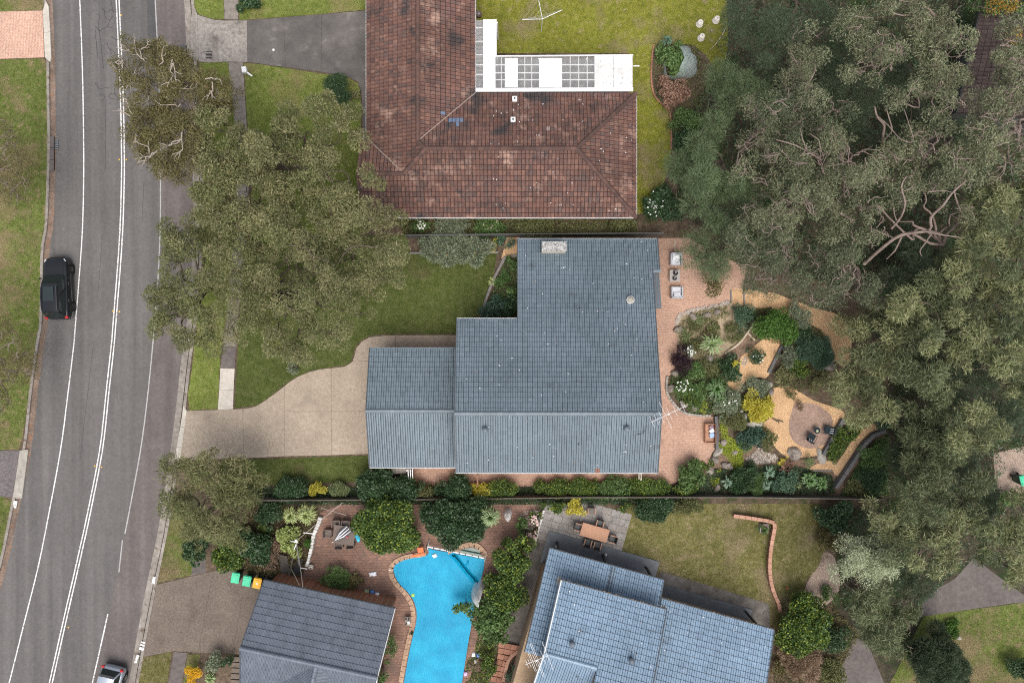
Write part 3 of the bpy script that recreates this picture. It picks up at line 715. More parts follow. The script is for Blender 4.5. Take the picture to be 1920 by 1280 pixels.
# driveways and footpaths
panels('driveway', [[(-80, 23), (0, 22), (80, 20), (83, 108), (0, 111), (-80, 113)]], 0.01, M['brick_drive'], piece='brick_paving')
panels('driveway_apron', [[(80, 20), (86, 2), (91, 12), (94, 60), (82, 62)], [(82, 62), (94, 60), (96, 108), (94, 117), (84, 108)]], 0.018, M['concrete_pale'])
panels('driveway', [[(-90, 846), (37, 844), (24, 932), (-90, 928)]], 0.01, M['grey_pavers'], piece='brick_paving')
panels('driveway_apron', [[(37, 844), (44, 843), (32, 934), (24, 932)], [(44, 843), (53, 842), (41, 934), (32, 934)]], 0.018, M['concrete'])
panels('driveway', [[(361, 4), (370, 28), (372, 114), (359, 113), (356, 60)], [(370, 28), (400, 37), (420, 39), (463, 38), (464, 117), (425, 116), (388, 118), (372, 116)]], 0.008, M['drive_mouth'])
panels('driveway', [[(463, 38), (480, 37), (532, 33), (535, 126), (480, 119), (464, 117)], [(532, 33), (603, 27), (602, 135), (535, 126)], [(603, 27), (690, 20), (690, 255), (681, 255), (678, 176), (672, 154), (650, 143), (602, 135)]], 0.010, M['dark_drive'])
panels('driveway', [
 [(346, 770), (437, 767), (455, 766), (457, 859), (440, 859), (334, 863)],
 [(455, 766), (470, 764), (480, 761), (497, 751), (520, 734), (533, 724), (533, 855), (457, 859)],
 [(533, 724), (545, 714), (560, 705), (580, 697), (600, 692), (621, 690), (621, 771), (533, 771)],
 [(533, 771), (621, 771), (622, 853), (533, 855)],
 [(621, 690), (645, 687), (656, 681), (661, 677), (705, 677), (705, 771), (621, 771)],
 [(621, 771), (705, 771), (705, 850), (622, 853)],
 [(661, 677), (664, 668), (668, 653), (678, 640), (692, 632), (720, 629), (741, 628.5), (741, 660), (705, 677)],
 [(741, 628.5), (814, 628), (814, 660), (741, 660)], [(814, 628), (862, 628), (862, 660), (814, 660)]], 0.012, M['aggregate'])
panels('driveway_apron', [[(344, 760), (350, 769), (346, 800), (338, 800)], [(346, 800), (341, 838), (331, 838), (338, 800)], [(341, 838), (337, 862), (328, 860), (331, 838)]], 0.020, M['concrete_pale'])
panels('driveway', [
 [(294, 1095), (345, 1083), (400, 1070), (371, 1223), (325, 1220), (300, 1225), (268, 1231)],
 [(400, 1070), (420, 1066), (470, 1080), (458, 1100), (436, 1225), (371, 1223)],
 [(470, 1080), (540, 1090), (520, 1225), (436, 1225), (458, 1100)]], 0.010, M['aggregate_dark'])
panels('footpath', [[(419, -60), (446, -60), (447, 37), (421, 37)]], 0.006, M['footpath'])
panels('footpath', [[(428, 117), (455, 117), (459, 170), (433, 172)], [(433, 172), (459, 170), (462, 222), (439, 224)], [(439, 224), (462, 222), (466, 290), (443, 290)], [(443, 290), (466, 290), (466, 360), (443, 360)],
  [(443, 360), (466, 360), (461, 440), (439, 440)], [(439, 440), (461, 440), (454, 520), (432, 520)], [(432, 520), (454, 520), (446, 600), (424, 600)], [(424, 600), (446, 600), (443, 650), (418, 650)]], 0.006, M['footpath'])
panels('footpath', [[(418, 650), (443, 650), (440, 691), (413, 690)]], 0.006, M['footpath_dark'])
panels('footpath', [[(413, 690), (440, 691), (438, 731), (411, 730)], [(411, 730), (438, 731), (437, 767), (408, 768)]], 0.006, M['concrete_pale'])
panels('footpath', [[(362, 1052), (386, 1048), (386, 1073), (358, 1079)]], 0.006, M['footpath_dark'])
panels('footpath', [[(326, 1221), (352, 1223), (338, 1290), (314, 1290)], [(314, 1290), (338, 1290), (330, 1370), (306, 1370)]], 0.006, M['footpath_dark'])
# main house: terrace and side path in terracotta brick
slab('terrace', [(1180, 447), (1292, 446), (1330, 470), (1400, 500), (1392, 545), (1370, 562), (1345, 570), (1300, 581), (1272, 597), (1264, 615), (1270, 640), (1268, 680), (1262, 700), (1250, 706), (1249, 735), (1262, 755), (1278, 772), (1300, 779), (1342, 781), (1343, 838), (1334, 850), (1329, 866), (1318, 884), (1270, 903), (1240, 912), (772, 912), (772, 860), (1180, 860)], 0.012, -0.1, M['terracotta'])
slab('garden_path', [(940, 485), (972, 485), (972, 445), (950, 445)], 0.004, -0.1, M['mulch'])
# rear garden: mulch paths, soil
slab('garden_bed', [(1264, 600), (1300, 582), (1368, 566), (1420, 575), (1400, 630), (1362, 665), (1340, 690), (1290, 690), (1268, 640)], 0.004, -0.1, M['sandy'])
slab('garden_bed', [(1405, 600), (1428, 600), (1420, 640), (1400, 662), (1380, 680), (1352, 668), (1395, 632)], 0.006, -0.1, M['soil'])
slab('garden_bed', [(1345, 845), (1400, 830), (1470, 860), (1660, 860), (1660, 930), (1300, 930), (1320, 888), (1332, 866)], 0.002, -0.1, M['soil'])
for pl in ([(1371, 544), (1394, 544), (1394, 571), (1374, 568)], [(1396, 544), (1424, 546), (1440, 556), (1445, 575), (1400, 579), (1396, 572)],
   [(1388, 672), (1400, 660), (1428, 638), (1440, 633), (1468, 645), (1440, 705), (1425, 707), (1405, 710), (1392, 722), (1380, 740), (1366, 733), (1362, 720), (1375, 708), (1386, 695)],
   [(1446, 735), (1458, 724), (1480, 724), (1505, 738), (1530, 752), (1577, 768), (1582, 785), (1560, 818), (1547, 847), (1530, 854), (1500, 858), (1480, 858), (1462, 847), (1445, 827), (1430, 804), (1431, 793), (1447, 780), (1448, 760)],
   [(1632, 792), (1646, 802), (1644, 814), (1620, 828), (1606, 842), (1598, 860), (1580, 893), (1562, 882), (1585, 845), (1605, 815)],
   [(1522, 874), (1558, 862), (1569, 871), (1561, 881), (1524, 882)],
   [(1440, 548), (1480, 560), (1530, 578), (1575, 592), (1596, 630), (1592, 690), (1566, 674), (1555, 640), (1535, 618), (1505, 600), (1450, 580)]):
 mz = 0.014 if 'mz' not in globals() else mz + 0.003
 slab('mulch_path', smooth_px(pl, 3, True), mz, -0.1, M['mulch'])
slab('round_patio', smooth_px([(1492, 757), (1525, 757), (1545, 767), (1558, 779), (1562, 797), (1555, 820), (1545, 833), (1525, 840), (1505, 838), (1490, 828), (1482, 817), (1479, 795), (1484, 774)], 3, True), 0.035, -0.1, M['patio_round'])
# pool yard, neighbour paths
slab('pool_deck', [(600, 960), (640, 945), (1005, 945), (990, 1010), (950, 1100), (900, 1300), (900, 1360), (700, 1360), (735, 1140), (560, 1095), (572, 1065)], 0.006, -0.1, M['pool_pavers'])
slab('side_path', [(1003, 1000), (1035, 1005), (1030, 1060), (1000, 1215), (940, 1212), (968, 1100), (985, 1040)], 0.008, -0.1, M['stained_concrete'])
slab('side_path', [(1240, 1070), (1442, 1131), (1445, 1190), (1200, 1150)], 0.008, -0.1, M['stained_concrete'])
slab('garden_gravel', smooth_px([(1520, 1080), (1535, 1060), (1545, 1035), (1565, 1045), (1575, 1095), (1560, 1125), (1520, 1150), (1500, 1130), (1508, 1105)], 3, True), 0.004, -0.1, M['gravel_bed'])
slab('driveway_lane', [(1722, 1156), (1735, 1115), (1790, 1085), (1826, 1045), (1872, 1080), (1930, 1122), (2000, 1112), (2000, 1126), (1900, 1130)], 0.006, -0.1, M['footpath_dark'])
slab('footpath', [(1560, 1300), (1600, 1195), (1625, 1200), (1662, 1290), (1650, 1330)], 0.006, -0.1, M['footpath_dark'])
slab('bare_ground', [(1862, 850), (1925, 835), (2000, 830), (2000, 930), (1868, 925)], 0.004, -0.1, M['gravel_bed'])
# ------------------------------------------------------------------ houses with tiled roofs
def tile_mesh(name, w, c, prof, t, mat, lap=-0.013):
 us, hs_ = zip(*prof)
 n = len(us)
 v = []
 for u, h in prof: v.append((u * w, c + lap, h))
 for u, h in prof: v.append((u * w, 0.0, h + t))
 for u, h in prof: v.append((u * w, 0.012, h - 0.010))
 f = []
 for i in range(n - 1):
  f.append((n + i, n + i + 1, i + 1, i))
  f.append((2 * n + i, 2 * n + i + 1, n + i + 1, n + i))
 me = bpy.data.meshes.new(name)
 me.from_pydata(v, [], f)
 me.materials.append(mat)
 return me
DOUBLE = [(0.0, -0.02), (0.045, 0.018), (0.24, 0.036), (0.44, 0.018), (0.48, -0.030), (0.52, 0.018), (0.71, 0.036), (0.915, 0.018), (0.965, -0.02)]
SINGLE = [(0.0, -0.02), (0.08, 0.030), (0.30, 0.034), (0.40, 0.004), (0.70, 0.002), (0.82, 0.020), (0.95, -0.02)]
FLATT = [(0.0, -0.01), (0.04, 0.014), (0.29, 0.014), (0.33, -0.01), (0.37, 0.014), (0.62, 0.014), (0.66, -0.01), (0.70, 0.014), (0.97, 0.010)]
class Roof:
 def __init__(self, house, tile_me, w, c, mats, ridge_mat, deck, stagger=0.0):
  self.house, self.me, self.w, self.c = house, tile_me, w, c
  self.tm, self.rm, self.stagger = mats, ridge_mat, stagger
  self.whole = []
  self.cut = bmesh.new()
  self.deckb = B()
  self.deck_mat = deck
  self.extra = []          # (callable) for odd tiles
  self.root = None
 def plane(self, poly, A, E, skip=None):
  """poly: convex 3D polygon on the plane; A: grid origin on the eave; E: a second point along the eave"""
  poly = [Vector(p) for p in poly]
  A, E = Vector(A), Vector(E)
  u = (E - A).normalized()
  c0 = sum(poly, Vector()) / len(poly)
  n = None
  for i in range(len(poly)):
   x = (poly[i] - A).cross(u)
   if x.length > 0.2: n = x.normalized(); break
  if n.z < 0: n = -n
  v = n.cross(u)
  if v.z < 0:
   u = -u; v = n.cross(u)
  p2 = [((p - A).dot(u), (p - A).dot(v)) for p in poly]
  ar = sum(p2[i - 1][0] * p2[i][1] - p2[i][0] * p2[i - 1][1] for i in range(len(p2)))
  if ar < 0: p2.reverse(); poly.reverse()
  m = len(p2)
  edges = []
  for i in range(m):
   a, b_ = p2[i], p2[(i + 1) % m]
   ex, ey = b_[0] - a[0], b_[1] - a[1]
   l = math.hypot(ex, ey)
   if l < 1e-5: continue
   edges.append((a, (ey / l, -ex / l)))         # outward normal
  def dist(q):
   return max((q[0] - a[0]) * nn[0] + (q[1] - a[1]) * nn[1] for a, nn in edges)
  # deck board under the tiles
  lo = [p - n * 0.05 for p in poly]; lo2 = [p - n * 0.15 for p in poly]
  bm = self.deckb.bm
  t = [bm.verts.new(p) for p in lo]; q = [bm.verts.new(p) for p in lo2]
  bm.faces.new(t); bm.faces.new(list(reversed(q)))
  for i in range(m): bm.faces.new((q[i], q[(i + 1) % m], t[(i + 1) % m], t[i]))
  us = [p[0] for p in p2]; vs = [p[1] for p in p2]
  w, c = self.w, self.c
  part = []
  for j in range(math.floor(min(vs) / c - 0.01), math.ceil(max(vs) / c)):
   off = (j % 2) * self.stagger * w
   for i in range(math.floor((min(us) - off) / w - 0.01), math.ceil((max(us) - off) / w)):
    x0, y0 = i * w + off, j * c
    cs = [(x0 + 0.01, y0 + 0.01), (x0 + w - 0.01, y0 + 0.01), (x0 + w - 0.01, y0 + c - 0.01), (x0 + 0.01, y0 + c - 0.01)]
    ds = [dist(q_) for q_ in cs]
    o = A + u * x0 + v * y0
    if skip and skip(o + u * w / 2 + v * c / 2): continue
    Mx = Matrix(((u.x, v.x, n.x, o.x), (u.y, v.y, n.y, o.y), (u.z, v.z, n.z, o.z), (0, 0, 0, 1)))
    if max(ds) < 0.02: self.whole.append(Mx)
    elif min(ds) < 0 or dist((x0 + w / 2, y0 + c / 2)) < 0.1: part.append(Mx)
  if part:
   tb = bmesh.new()
   for Mx in part:
    nv = [tb.verts.new(Mx @ vv.co) for vv in self.me.vertices]
    for f in self.me.polygons: tb.faces.new([nv[k] for k in f.vertices])
   for a, nn in edges:
    co = A + u * a[0] + v * a[1]
    no = u * nn[0] + v * nn[1]
    bmesh.ops.bisect_plane(tb, geom=tb.verts[:] + tb.edges[:] + tb.faces[:], plane_co=co, plane_no=no, clear_outer=True, dist=1e-4)
   mp = {}
   for vv in tb.verts: mp[vv] = self.cut.verts.new(vv.co)
   for f in tb.faces: self.cut.faces.new([mp[vv] for vv in f.verts])
   tb.free()
 def finish(self, most=300, odd=None):
  root = self.deckb.done('roof', self.deck_mat, self.house)
  self.root = root
  def seen(Mx):
   o = Mx @ Vector((self.w / 2, self.c / 2, 0.02))
   k = F / (H - o.z)
   px, py = 960 + o.x * k, 640 - o.y * k
   ok = -10 < px < 1930 and -10 < py < 1290
   n = Mx.to_3x3() @ Vector((0, 0, 1))
   d = (Vector((0, 0, H)) - o)
   return (n.dot(d.normalized()) / d.length ** 2) * (1 if ok else 0.01)
  ws = sorted(self.whole, key=seen, reverse=True)
  single, rest = ws[:most], ws[most:]
  for Mx in single:
   me = self.me
   o = bpy.data.objects.new('roof_tile', me)
   o.matrix_basis = Mx
   link(o, root)
   if odd:
    k = odd((Mx @ Vector((self.w / 2, self.c / 2, 0))))
    if k:
     o.material_slots[0].link = 'OBJECT'; o.material_slots[0].material = M[k]
  V = np.array([tuple(v.co) + (1.0,) for v in self.me.vertices])
  Fc = np.array([list(p.vertices) for p in self.me.polygons])
  vs, fs, odds, base = [], [], [], 0
  for Mx in rest:
   k = odd((Mx @ Vector((self.w / 2, self.c / 2, 0)))) if odd else None
   if k:
    o = bpy.data.objects.new('roof_tile', self.me); o.matrix_basis = Mx; link(o, root)
    o.material_slots[0].link = 'OBJECT'; o.material_slots[0].material = M[k]
    continue
   vs.append((np.array(Mx) @ V.T).T[:, :3]); fs.append(Fc + base); base += len(V)
  cv = [tuple(v.co) for v in self.cut.verts]
  for i, v in enumerate(self.cut.verts): v.index = i
  cf = [[v.index + base for v in f.verts] for f in self.cut.faces]
  av = np.concatenate(vs).tolist() if vs else []
  af = np.concatenate(fs).tolist() if fs else []
  me = bpy.data.meshes.new('roof_tiling')
  me.from_pydata(av + cv, [], af + cf)
  me.materials.append(self.tm)
  o = link(bpy.data.objects.new('roof_tiling', me), root)
  o['kind'] = 'stuff'
  self.cut.free()
 def ridge(self, a, b_, w=0.34, step=0.40, lift=0.0):
  """capping tiles along a ridge or hip"""
  a, b_ = Vector(a), Vector(b_)
  d = b_ - a
  n = max(1, round(d.length / step))
  if not hasattr(self, 'cap'):
   bm = bmesh.new()
   prof = [(-0.5, -0.055), (-0.36, 0.015), (-0.16, 0.055), (0.16, 0.055), (0.36, 0.015), (0.5, -0.055)]
   rings = []
   for x, s, z in ((0.0, 1.0, 0.0), (0.92, 0.93, -0.004), (0.92, 1.02, 0.012), (1.0, 1.02, 0.012)):
    rings.append([bm.verts.new((x, p * w * s, q * 1.2 + z + 0.05)) for p, q in prof])
   for i in range(3):
    for k in range(5): bm.faces.new((rings[i][k], rings[i + 1][k], rings[i + 1][k + 1], rings[i][k + 1]))
   bm.faces.new(list(reversed(rings[0]))); bm.faces.new(rings[-1])
   self.cap = bpy.data.meshes.new('ridge_tile')
   bm.to_mesh(self.cap); bm.free()
   self.cap.materials.append(self.rm)
  q = d.to_track_quat('X', 'Z').to_matrix().to_4x4()
  for i in range(n):
   o = bpy.data.objects.new('ridge_tile', self.cap)
   o.matrix_basis = Matrix.Translation(a + d * (i / n) + Vector((0, 0, 0.02 + lift))) @ q @ Matrix.Diagonal((d.length / n * 1.01, 1, 1, 1))
   link(o, self.root)
 def gutter(self, a, b_, mat, w=0.11, h=0.11, drop=0.06):
  a, b_ = Vector(a), Vector(b_)
  B().bar(a - Vector((0, 0, drop)), b_ - Vector((0, 0, drop)), w, h).done('gutter', mat, self.root)
 def barge(self, a, b_, mat, w=0.045, h=0.22, drop=0.02):
  a, b_ = Vector(a), Vector(b_)
  B().bar(a - Vector((0, 0, drop)), b_ - Vector((0, 0, drop)), w, h).done('barge_board', mat, self.root)
def window(parent, a, b_, z0, z1, out, fmat='white_paint'):
 """window on a vertical wall line a-b (2D), sill z0, head z1, out = outward 2D normal"""
 a, b_, out = Vector((a[0], a[1], 0)), Vector((b_[0], b_[1], 0)), Vector((out[0], out[1], 0))
 zc = (z0 + z1) / 2
 u = (b_ - a); l = u.length; u.normalize()
 ang = math.atan2(u.y, u.x)
 c = (a + b_) / 2 + out * 0.03
 o = B().box((c.x, c.y, zc), (l, 0.05, z1 - z0), ang).done('window', M['glass'], parent)
 f = B()
 for s in (-1, 1):
  e = c + u * (s * l / 2) + out * 0.02
  f.box((e.x, e.y, zc), (0.06, 0.07, z1 - z0 + 0.06), ang)
  f.box((c.x + out.x * 0.021, c.y + out.y * 0.021, zc + s * (z1 - z0) / 2), (l - 0.06, 0.07, 0.06), ang)
 f.box((c.x + out.x * 0.022, c.y + out.y * 0.022, zc), (0.05, 0.06, z1 - z0 - 0.06), ang)
 f.done('frame', M[fmat], o)
 return o
def vent_dome(name, label, p, r, mat, h=0.40):
 t = thing(name, label, 'roof vent', p)
 B().lathe([(r * 0.62, -0.12), (r * 0.62, h * 0.5)], p, 16).done('neck', M['gutter_dark'], t, True)
 B().lathe([(r * 0.7, h * 0.45), (r, h * 0.5), (r, h * 0.8), (r * 0.9, h), (0.01, h * 1.12)], p, 20).done('cap', M[mat], t, True)
 return t
# ---- main house ---------------------------------------------------
tA = tile_mesh('roof_tile', 0.329, 0.35, DOUBLE, 0.034, M['tile_grey'])
TP = 0.298
def zA(y): return 6.0 - TP * (y + 4.77)
house_a = thing('house', 'large grey tiled single storey house with attached garage and brick terrace', 'house', (3.0, -1.0, 0))
rA = Roof(house_a, tA, 0.329, 0.35, M['tile_grey'], M['ridge_grey'], M['deck_dark'])
x0, x1, x2, x3 = -3.81, 0.38, 9.92, 10.41
yN, yW, yR, yS, yX = 7.32, 1.58, -4.77, -8.92, 5.07
zS = 6.0 - TP * (yR - yS)
def a3(x, y): return (x, y, zA(y))
rA.plane([a3(x1, yN), a3(x2, yN), a3(x2, yR), a3(x1, yR)], a3(x1, yN), a3(x2, yN))
rA.plane([a3(x2, yN), a3(x3, yN), a3(x3, yX), a3(x2, yX)], a3(x1, yN), a3(x2, yN))
rA.plane([a3(x0, yW), a3(x1, yW), a3(x1, yR), a3(x0, yR)], a3(x1, yN), a3(x2, yN))
rA.plane([(x0, yS, zS), (x2, yS, zS), (x2, yR, 6.0), (x0, yR, 6.0)], (x1, yS, zS), (x2, yS, zS))
gx, gN, gR, gS = -10.02, -0.45, -4.75, -8.85
gze, gzr = 3.18, 4.40
rA.plane([(gx, gN, gze), (x0, gN, gze), (x0, gR, gzr), (gx, gR, gzr)], (gx, gN, gze), (x0, gN, gze))
rA.plane([(gx, gS, gze), (x0, gS, gze), (x0, gR, gzr), (gx, gR, gzr)], (gx, gS, gze), (x0, gS, gze))
def oddA(p):
 q = 960 + p.x * F / (H - p.z), 640 - p.y * F / (H - p.z)
 if abs(q[0] - 1120) < 5 and abs(q[1] - 880) < 5: return 'tile_terracotta_new'
rA.finish(odd=oddA)
rA.ridge((x0, yR, 6.0), (x2, yR, 6.0))
rA.ridge((gx, gR, gzr), (x0 - 0.02, gR, gzr))
for a, b_ in (((x1, yN, zA(yN)), (x3, yN, zA(yN))), ((x0, yW, zA(yW)), (x1 - 0.05, yW, zA(yW))), ((x0, yS, zS), (x2, yS, zS)), ((gx, gS, gze), (x0 - 0.05, gS, gze))):
 rA.gutter(a, b_, M['gutter_white'])
rA.gutter((gx, gN, gze), (x0 - 0.05, gN, gze), M['gutter_white'], 0.07)
for a, b_ in ((a3(x0, yW), a3(x0, yR)), ((x0, yS, zS), (x0, yR, 6.0)), (a3(x2, yX - 0.05), a3(x2, yR)), ((x2, yS, zS), (x2, yR, 6.0)), ((gx, gN, gze), (gx, gR, gzr)), ((gx, gS, gze), (gx, gR, gzr)), (a3(x1, yN), a3(x1, yW)), (a3(x3, yN), a3(x3, yX))):
 rA.barge(a, b_, M['gutter_dark'])
# lean-to strip on the east side
b = B()
for k in range(5):
 xx = x2 + 0.02 + k * 0.11
 b.box((xx + 0.05, 3.62, 3.05 - 0.02 * k), (0.085, 2.75, 0.05), 0, Matrix.Rotation(-0.289, 4, 'X'))
b.done('lean_to_sheet', M['tile_grey'], house_a)
B().box((x2 + 0.28, 5.02, 2.98), (0.62, 0.34, 0.06), 0).done('flashing', M['ridge_grey'], house_a)
w = B()
w.prism([(x1 + 0.35, yN - 0.6), (x2 - 0.4, yN - 0.6), (x2 - 0.4, yR), (x1 + 0.35, yR)], 0.0, 2.2)
w.prism([(x0 + 0.3, yW - 0.5), (x1 + 0.3, yW - 0.5), (x1 + 0.3, yR), (x0 + 0.3, yR)], 0.0, 3.6)
w.prism([(x0 + 0.3, yR - 0.01), (x2 - 0.4, yR - 0.01), (x2 - 0.4, yS + 0.5), (x0 + 0.3, yS + 0.5)], 0.0, 4.6)
w.done('wall', M['wall_brick'], house_a)
B().prism([(gx + 0.35, gN - 0.4), (x0 + 0.28, gN - 0.4), (x0 + 0.28, gS + 0.4), (gx + 0.35, gS + 0.4)], 0.0, 3.0).done('wall', M['wall_brick'], house_a)
gd = B()
for k in range(5): gd.box((gx + 0.33, -4.75, 0.3 + k * 0.45), (0.05, 4.8, 0.43))
gd.done('garage_door', M['wall_cream'], house_a)
window(house_a, (x2 - 0.4, -3.5), (x2 - 0.4, 1.5), 0.1, 2.1, (1, 0))
window(house_a, (x0 + 2, yS + 0.5), (x0 + 4, yS + 0.5), 1.0, 2.2, (0, -1))
window(house_a, (x0 + 8, yS + 0.5), (x0 + 10, yS + 0.5), 1.0, 2.2, (0, -1))
# chimney: cream render with a stone cap
ch = thing('chimney', 'cream rendered chimney with speckled stone top on the grey tiled roof', 'chimney', P(1037, 464, 2.6))
cp = P(1037.5, 466, 2.9)
B().box((cp.x, cp.y, 2.95), (1.66, 0.62, 2.1)).bevel(0.015).done('shaft', M['wall_cream'], ch)
B().box((cp.x, cp.y, 4.03), (1.70, 0.66, 0.07)).jit(0.01).done('cap', surf('speckle', [(0.08, 0.075, 0.07), (0.30, 0.29, 0.28), (0.62, 0.62, 0.62)], 9.0, rough=0.95, bump=(0.8, 15, 0.04)), ch)
fl = B().box((cp.x, cp.y - 0.36, 2.72), (1.8, 0.30, 0.06), 0, Matrix.Rotation(-0.289, 4, 'X')).done('flashing', M['gutter_dark'], ch)
vent_dome('roof_vent', 'grey round roof vent near the west end of the main house ridge', P(910, 805, 5.74), 0.19, 'ridge_grey')
vent_dome('roof_vent', 'grey round roof vent near the aerial on the main house', P(1174.5, 803, 5.76), 0.20, 'ridge_grey')
p = P(1182, 562, 3.95)
t = thing('skylight_dome', 'pale round dome skylight on the north slope of the grey roof', 'skylight', p)
B().lathe([(0.27, -0.12), (0.27, 0.06), (0.24, 0.07)], p, 24).done('rim', M['gutter_white'], t, True)
B().lathe([(0.24, 0.065), (0.20, 0.12), (0.12, 0.16), (0.01, 0.175)], p, 24).done('dome', M['rock_pale'], t, True)
p = P(1085, 833, 5.42)
t = thing('vent_pipe', 'thin dark vent pipe low on the south slope of the grey roof', 'pipe', p)
B().tube([p + Vector((0, 0, -0.15)), p + Vector((0, 0, 0.28))], 0.045, 10).done('pipe', M['gutter_dark'], t)
B().lathe([(0.09, -0.02), (0.05, 0.05)], p, 12).done('collar', M['metal_grey'], t)
def aerial(name, label, tip0, tip1, mast_base, n, elens, mat='aerial_metal', loops=False, rb=0.018, re=0.009):
 t = thing(name, label, 'aerial', mast_base)
 a, b_ = Vector(tip0), Vector(tip1)
 d = (b_ - a).normalized()
 s = Vector((-d.y, d.x, 0))
 mid = (a + b_) / 2
 B().tube([Vector(mast_base), Vector((mast_base[0], mast_base[1], mid.z + 0.1))], 0.022, 8).done('mast', M[mat], t)
 B().tube([a, b_], rb, 8).done('boom', M[mat], t)
 B().box(mid + Vector((0, 0, 0.05)), (0.12, 0.08, 0.08), math.atan2(d.y, d.x)).done('clamp', M[mat], t)
 for i, (f, l) in enumerate(elens):
  c = a + (b_ - a) * f
  if loops and i < 2:
   B().tube([c - s * l + d * 0.05, c + s * l + d * 0.05, c + s * (l + 0.03), c + s * l - d * 0.05, c - s * l - d * 0.05, c - s * (l + 0.03), c - s * l + d * 0.05], re, 6).done('element', M[mat], t)
  else:
   B().tube([c - s * l, c + s * l + Vector((0, 0, 0.01 * (i % 3)))], re, 6).done('element', M[mat], t)
 return t
zt = 7.3
aerial('tv_aerial', 'white television aerial overhanging the east end of the grey roof', P(1221, 791, zt), P(1285, 761, zt), (9.45, -5.15, 5.9), 7,
  [(0.02, 0.42), (0.15, 0.36), (0.30, 0.42), (0.42, 0.95), (0.53, 0.40), (0.70, 0.36), (0.93, 0.40), (0.99, 0.10)], rb=0.016, re=0.008)
B().tube([P(1213, 800, 6.0), P(1206, 812, 5.75), P(1190, 815, 5.6), P(1184, 816, 5.55)], 0.012, 6).done('aerial_cable', M['black_metal'])
tag(bpy.data.objects['aerial_cable'], 'thin dark cable lying across the tiles from the aerial', 'cable')
# ---- brown terracotta house to the north ----------------------------
tB = tile_mesh('roof_tile', 0.262, 0.37, SINGLE, 0.034, M['tile_red'], -0.04)
TB, ze = 0.404, 2.7
house_b = thing('house', 'brown terracotta tiled L shaped house with white pergola roof behind', 'house', (-1, 14, 0))
rB = Roof(house_b, tB, 0.262, 0.37, M['tile_red'], M['ridge_red'], M['deck_red'])
def bz(d): return ze + TB * d
XW, XE, YS_, YN_ = -10.34, 8.83, 8.79, 17.62
YM = (YS_ + YN_) / 2; HS = (YN_ - YS_) / 2
WR, WE = -6.48, -2.61
def sS(x, y): return (x, y, bz(y - YS_))
def sN(x, y): return (x, y, bz(YN_ - y))
def sW(x, y): return (x, y, bz(x - XW))
def sE(x, y): return (x, y, bz(XE - x))
def sWE(x, y): return (x, y, bz(WE - x))
XR0, XR1 = XW + HS, XE - HS
rB.plane([sS(XW, YS_), sS(XE, YS_), sS(XR1, YM), sS(XR0, YM)], sS(XW, YS_), sS(XE, YS_))
rB.plane([sS(-10.8, YS_), sS(XW, YS_), sS(-7.5, 11.63), sS(-10.8, 11.63)], sS(XW, YS_), sS(XE, YS_))
rB.plane([sN(WE, YN_), sN(XE, YN_), sN(XR1, YM), sN(XR0, YM), sN(WR, 13.75)], sN(WE, YN_), sN(XE, YN_))
rB.plane([sE(XE, YS_), sE(XE, YN_), sE(XR1, YM)], sE(XE, YS_), sE(XE, YN_))
rB.plane([sW(XW, 14.47), sW(-7.5, 11.63), sW(WR, 12.65), sW(WR, 29), sW(XW, 29)], sW(XW, 14.47), sW(XW, 29))
rB.plane([sW(WR, 12.65), sW(XR0, YM), sW(WR, 13.75)], sW(XW, 14.47), sW(XW, 29))
rB.plane([sWE(WE, YN_), sWE(WE, 29), sWE(WR, 29), sWE(WR, 13.75)], sWE(WE, YN_), sWE(WE, 29))
def sSWN(x, y): return (x, y, bz(14.47 - y))
rB.plane([sSWN(-10.8, 14.47), sSWN(XW, 14.47), sSWN(-7.5, 11.63), sSWN(-10.8, 11.63)], sSWN(-10.8, 14.47), sSWN(XW, 14.47))
def oddB(p):
 k = F / (H - p.z)
 x, y = 960 + p.x * k, 640 - p.y * k
 if (824 < x < 841 and 207 < y < 219) or (842 < x < 867 and 222 < y < 231) or (853 < x < 863 and 231 < y < 240): return 'tile_blue_new'
 if abs(x - 1028) < 4.5 and abs(y - 240) < 5: return 'tile_pale_new'
rB.finish(odd=oddB)
RL_ = 0.02
rB.ridge((XR0, YM, bz(HS)), (XR1, YM, bz(HS)))
rB.ridge((XE, YN_, ze), (XR1, YM, bz(HS)))
rB.ridge((XE, YS_, ze), (XR1, YM, bz(HS)))
rB.ridge((WR, 29, bz(WR - XW)), (WR, 13.75, bz(WR - XW)))
rB.ridge((WR, 13.75, bz(WR - XW)), (XR0, YM, bz(HS)))
rB.ridge((-7.5, 11.63, bz(2.84)), (XR0, YM, bz(HS)))
rB.ridge((-10.8, 11.63, bz(2.84)), (-7.5, 11.63, bz(2.84)))
for a, b_ in (((-10.8, YS_, ze), (XE, YS_, ze)), ((XE, YS_ + 0.06, ze), (XE, YN_ - 0.06, ze)), ((XW, 14.5, ze), (XW, 29, ze)), ((-10.8, 14.47, ze), (XW - 0.06, 14.47, ze)), ((WE, YN_, ze), (WE, 29, ze))):
 rB.gutter(a, b_, M['gutter_white'], 0.10)
vf = B()
for a, b_ in (((WE, YN_, ze), (WR, 13.75, bz(WR - XW))), ((XW, 14.47, ze), (-7.5, 11.63, bz(2.84)))):
 vf.bar(Vector(a) + Vector((0, 0, 0.06)), Vector(b_) + Vector((0, 0, 0.06)), 0.06, 0.03)
vf.done('valley_flashing', plain('mortar', (0.30, 0.235, 0.20), 0.9), rB.root)
wb = B()
wb.prism([(XW + 0.45, YS_ + 0.45), (XE - 0.45, YS_ + 0.45), (XE - 0.45, YN_ - 0.45), (XW + 0.45, YN_ - 0.45)], 0, 2.6)
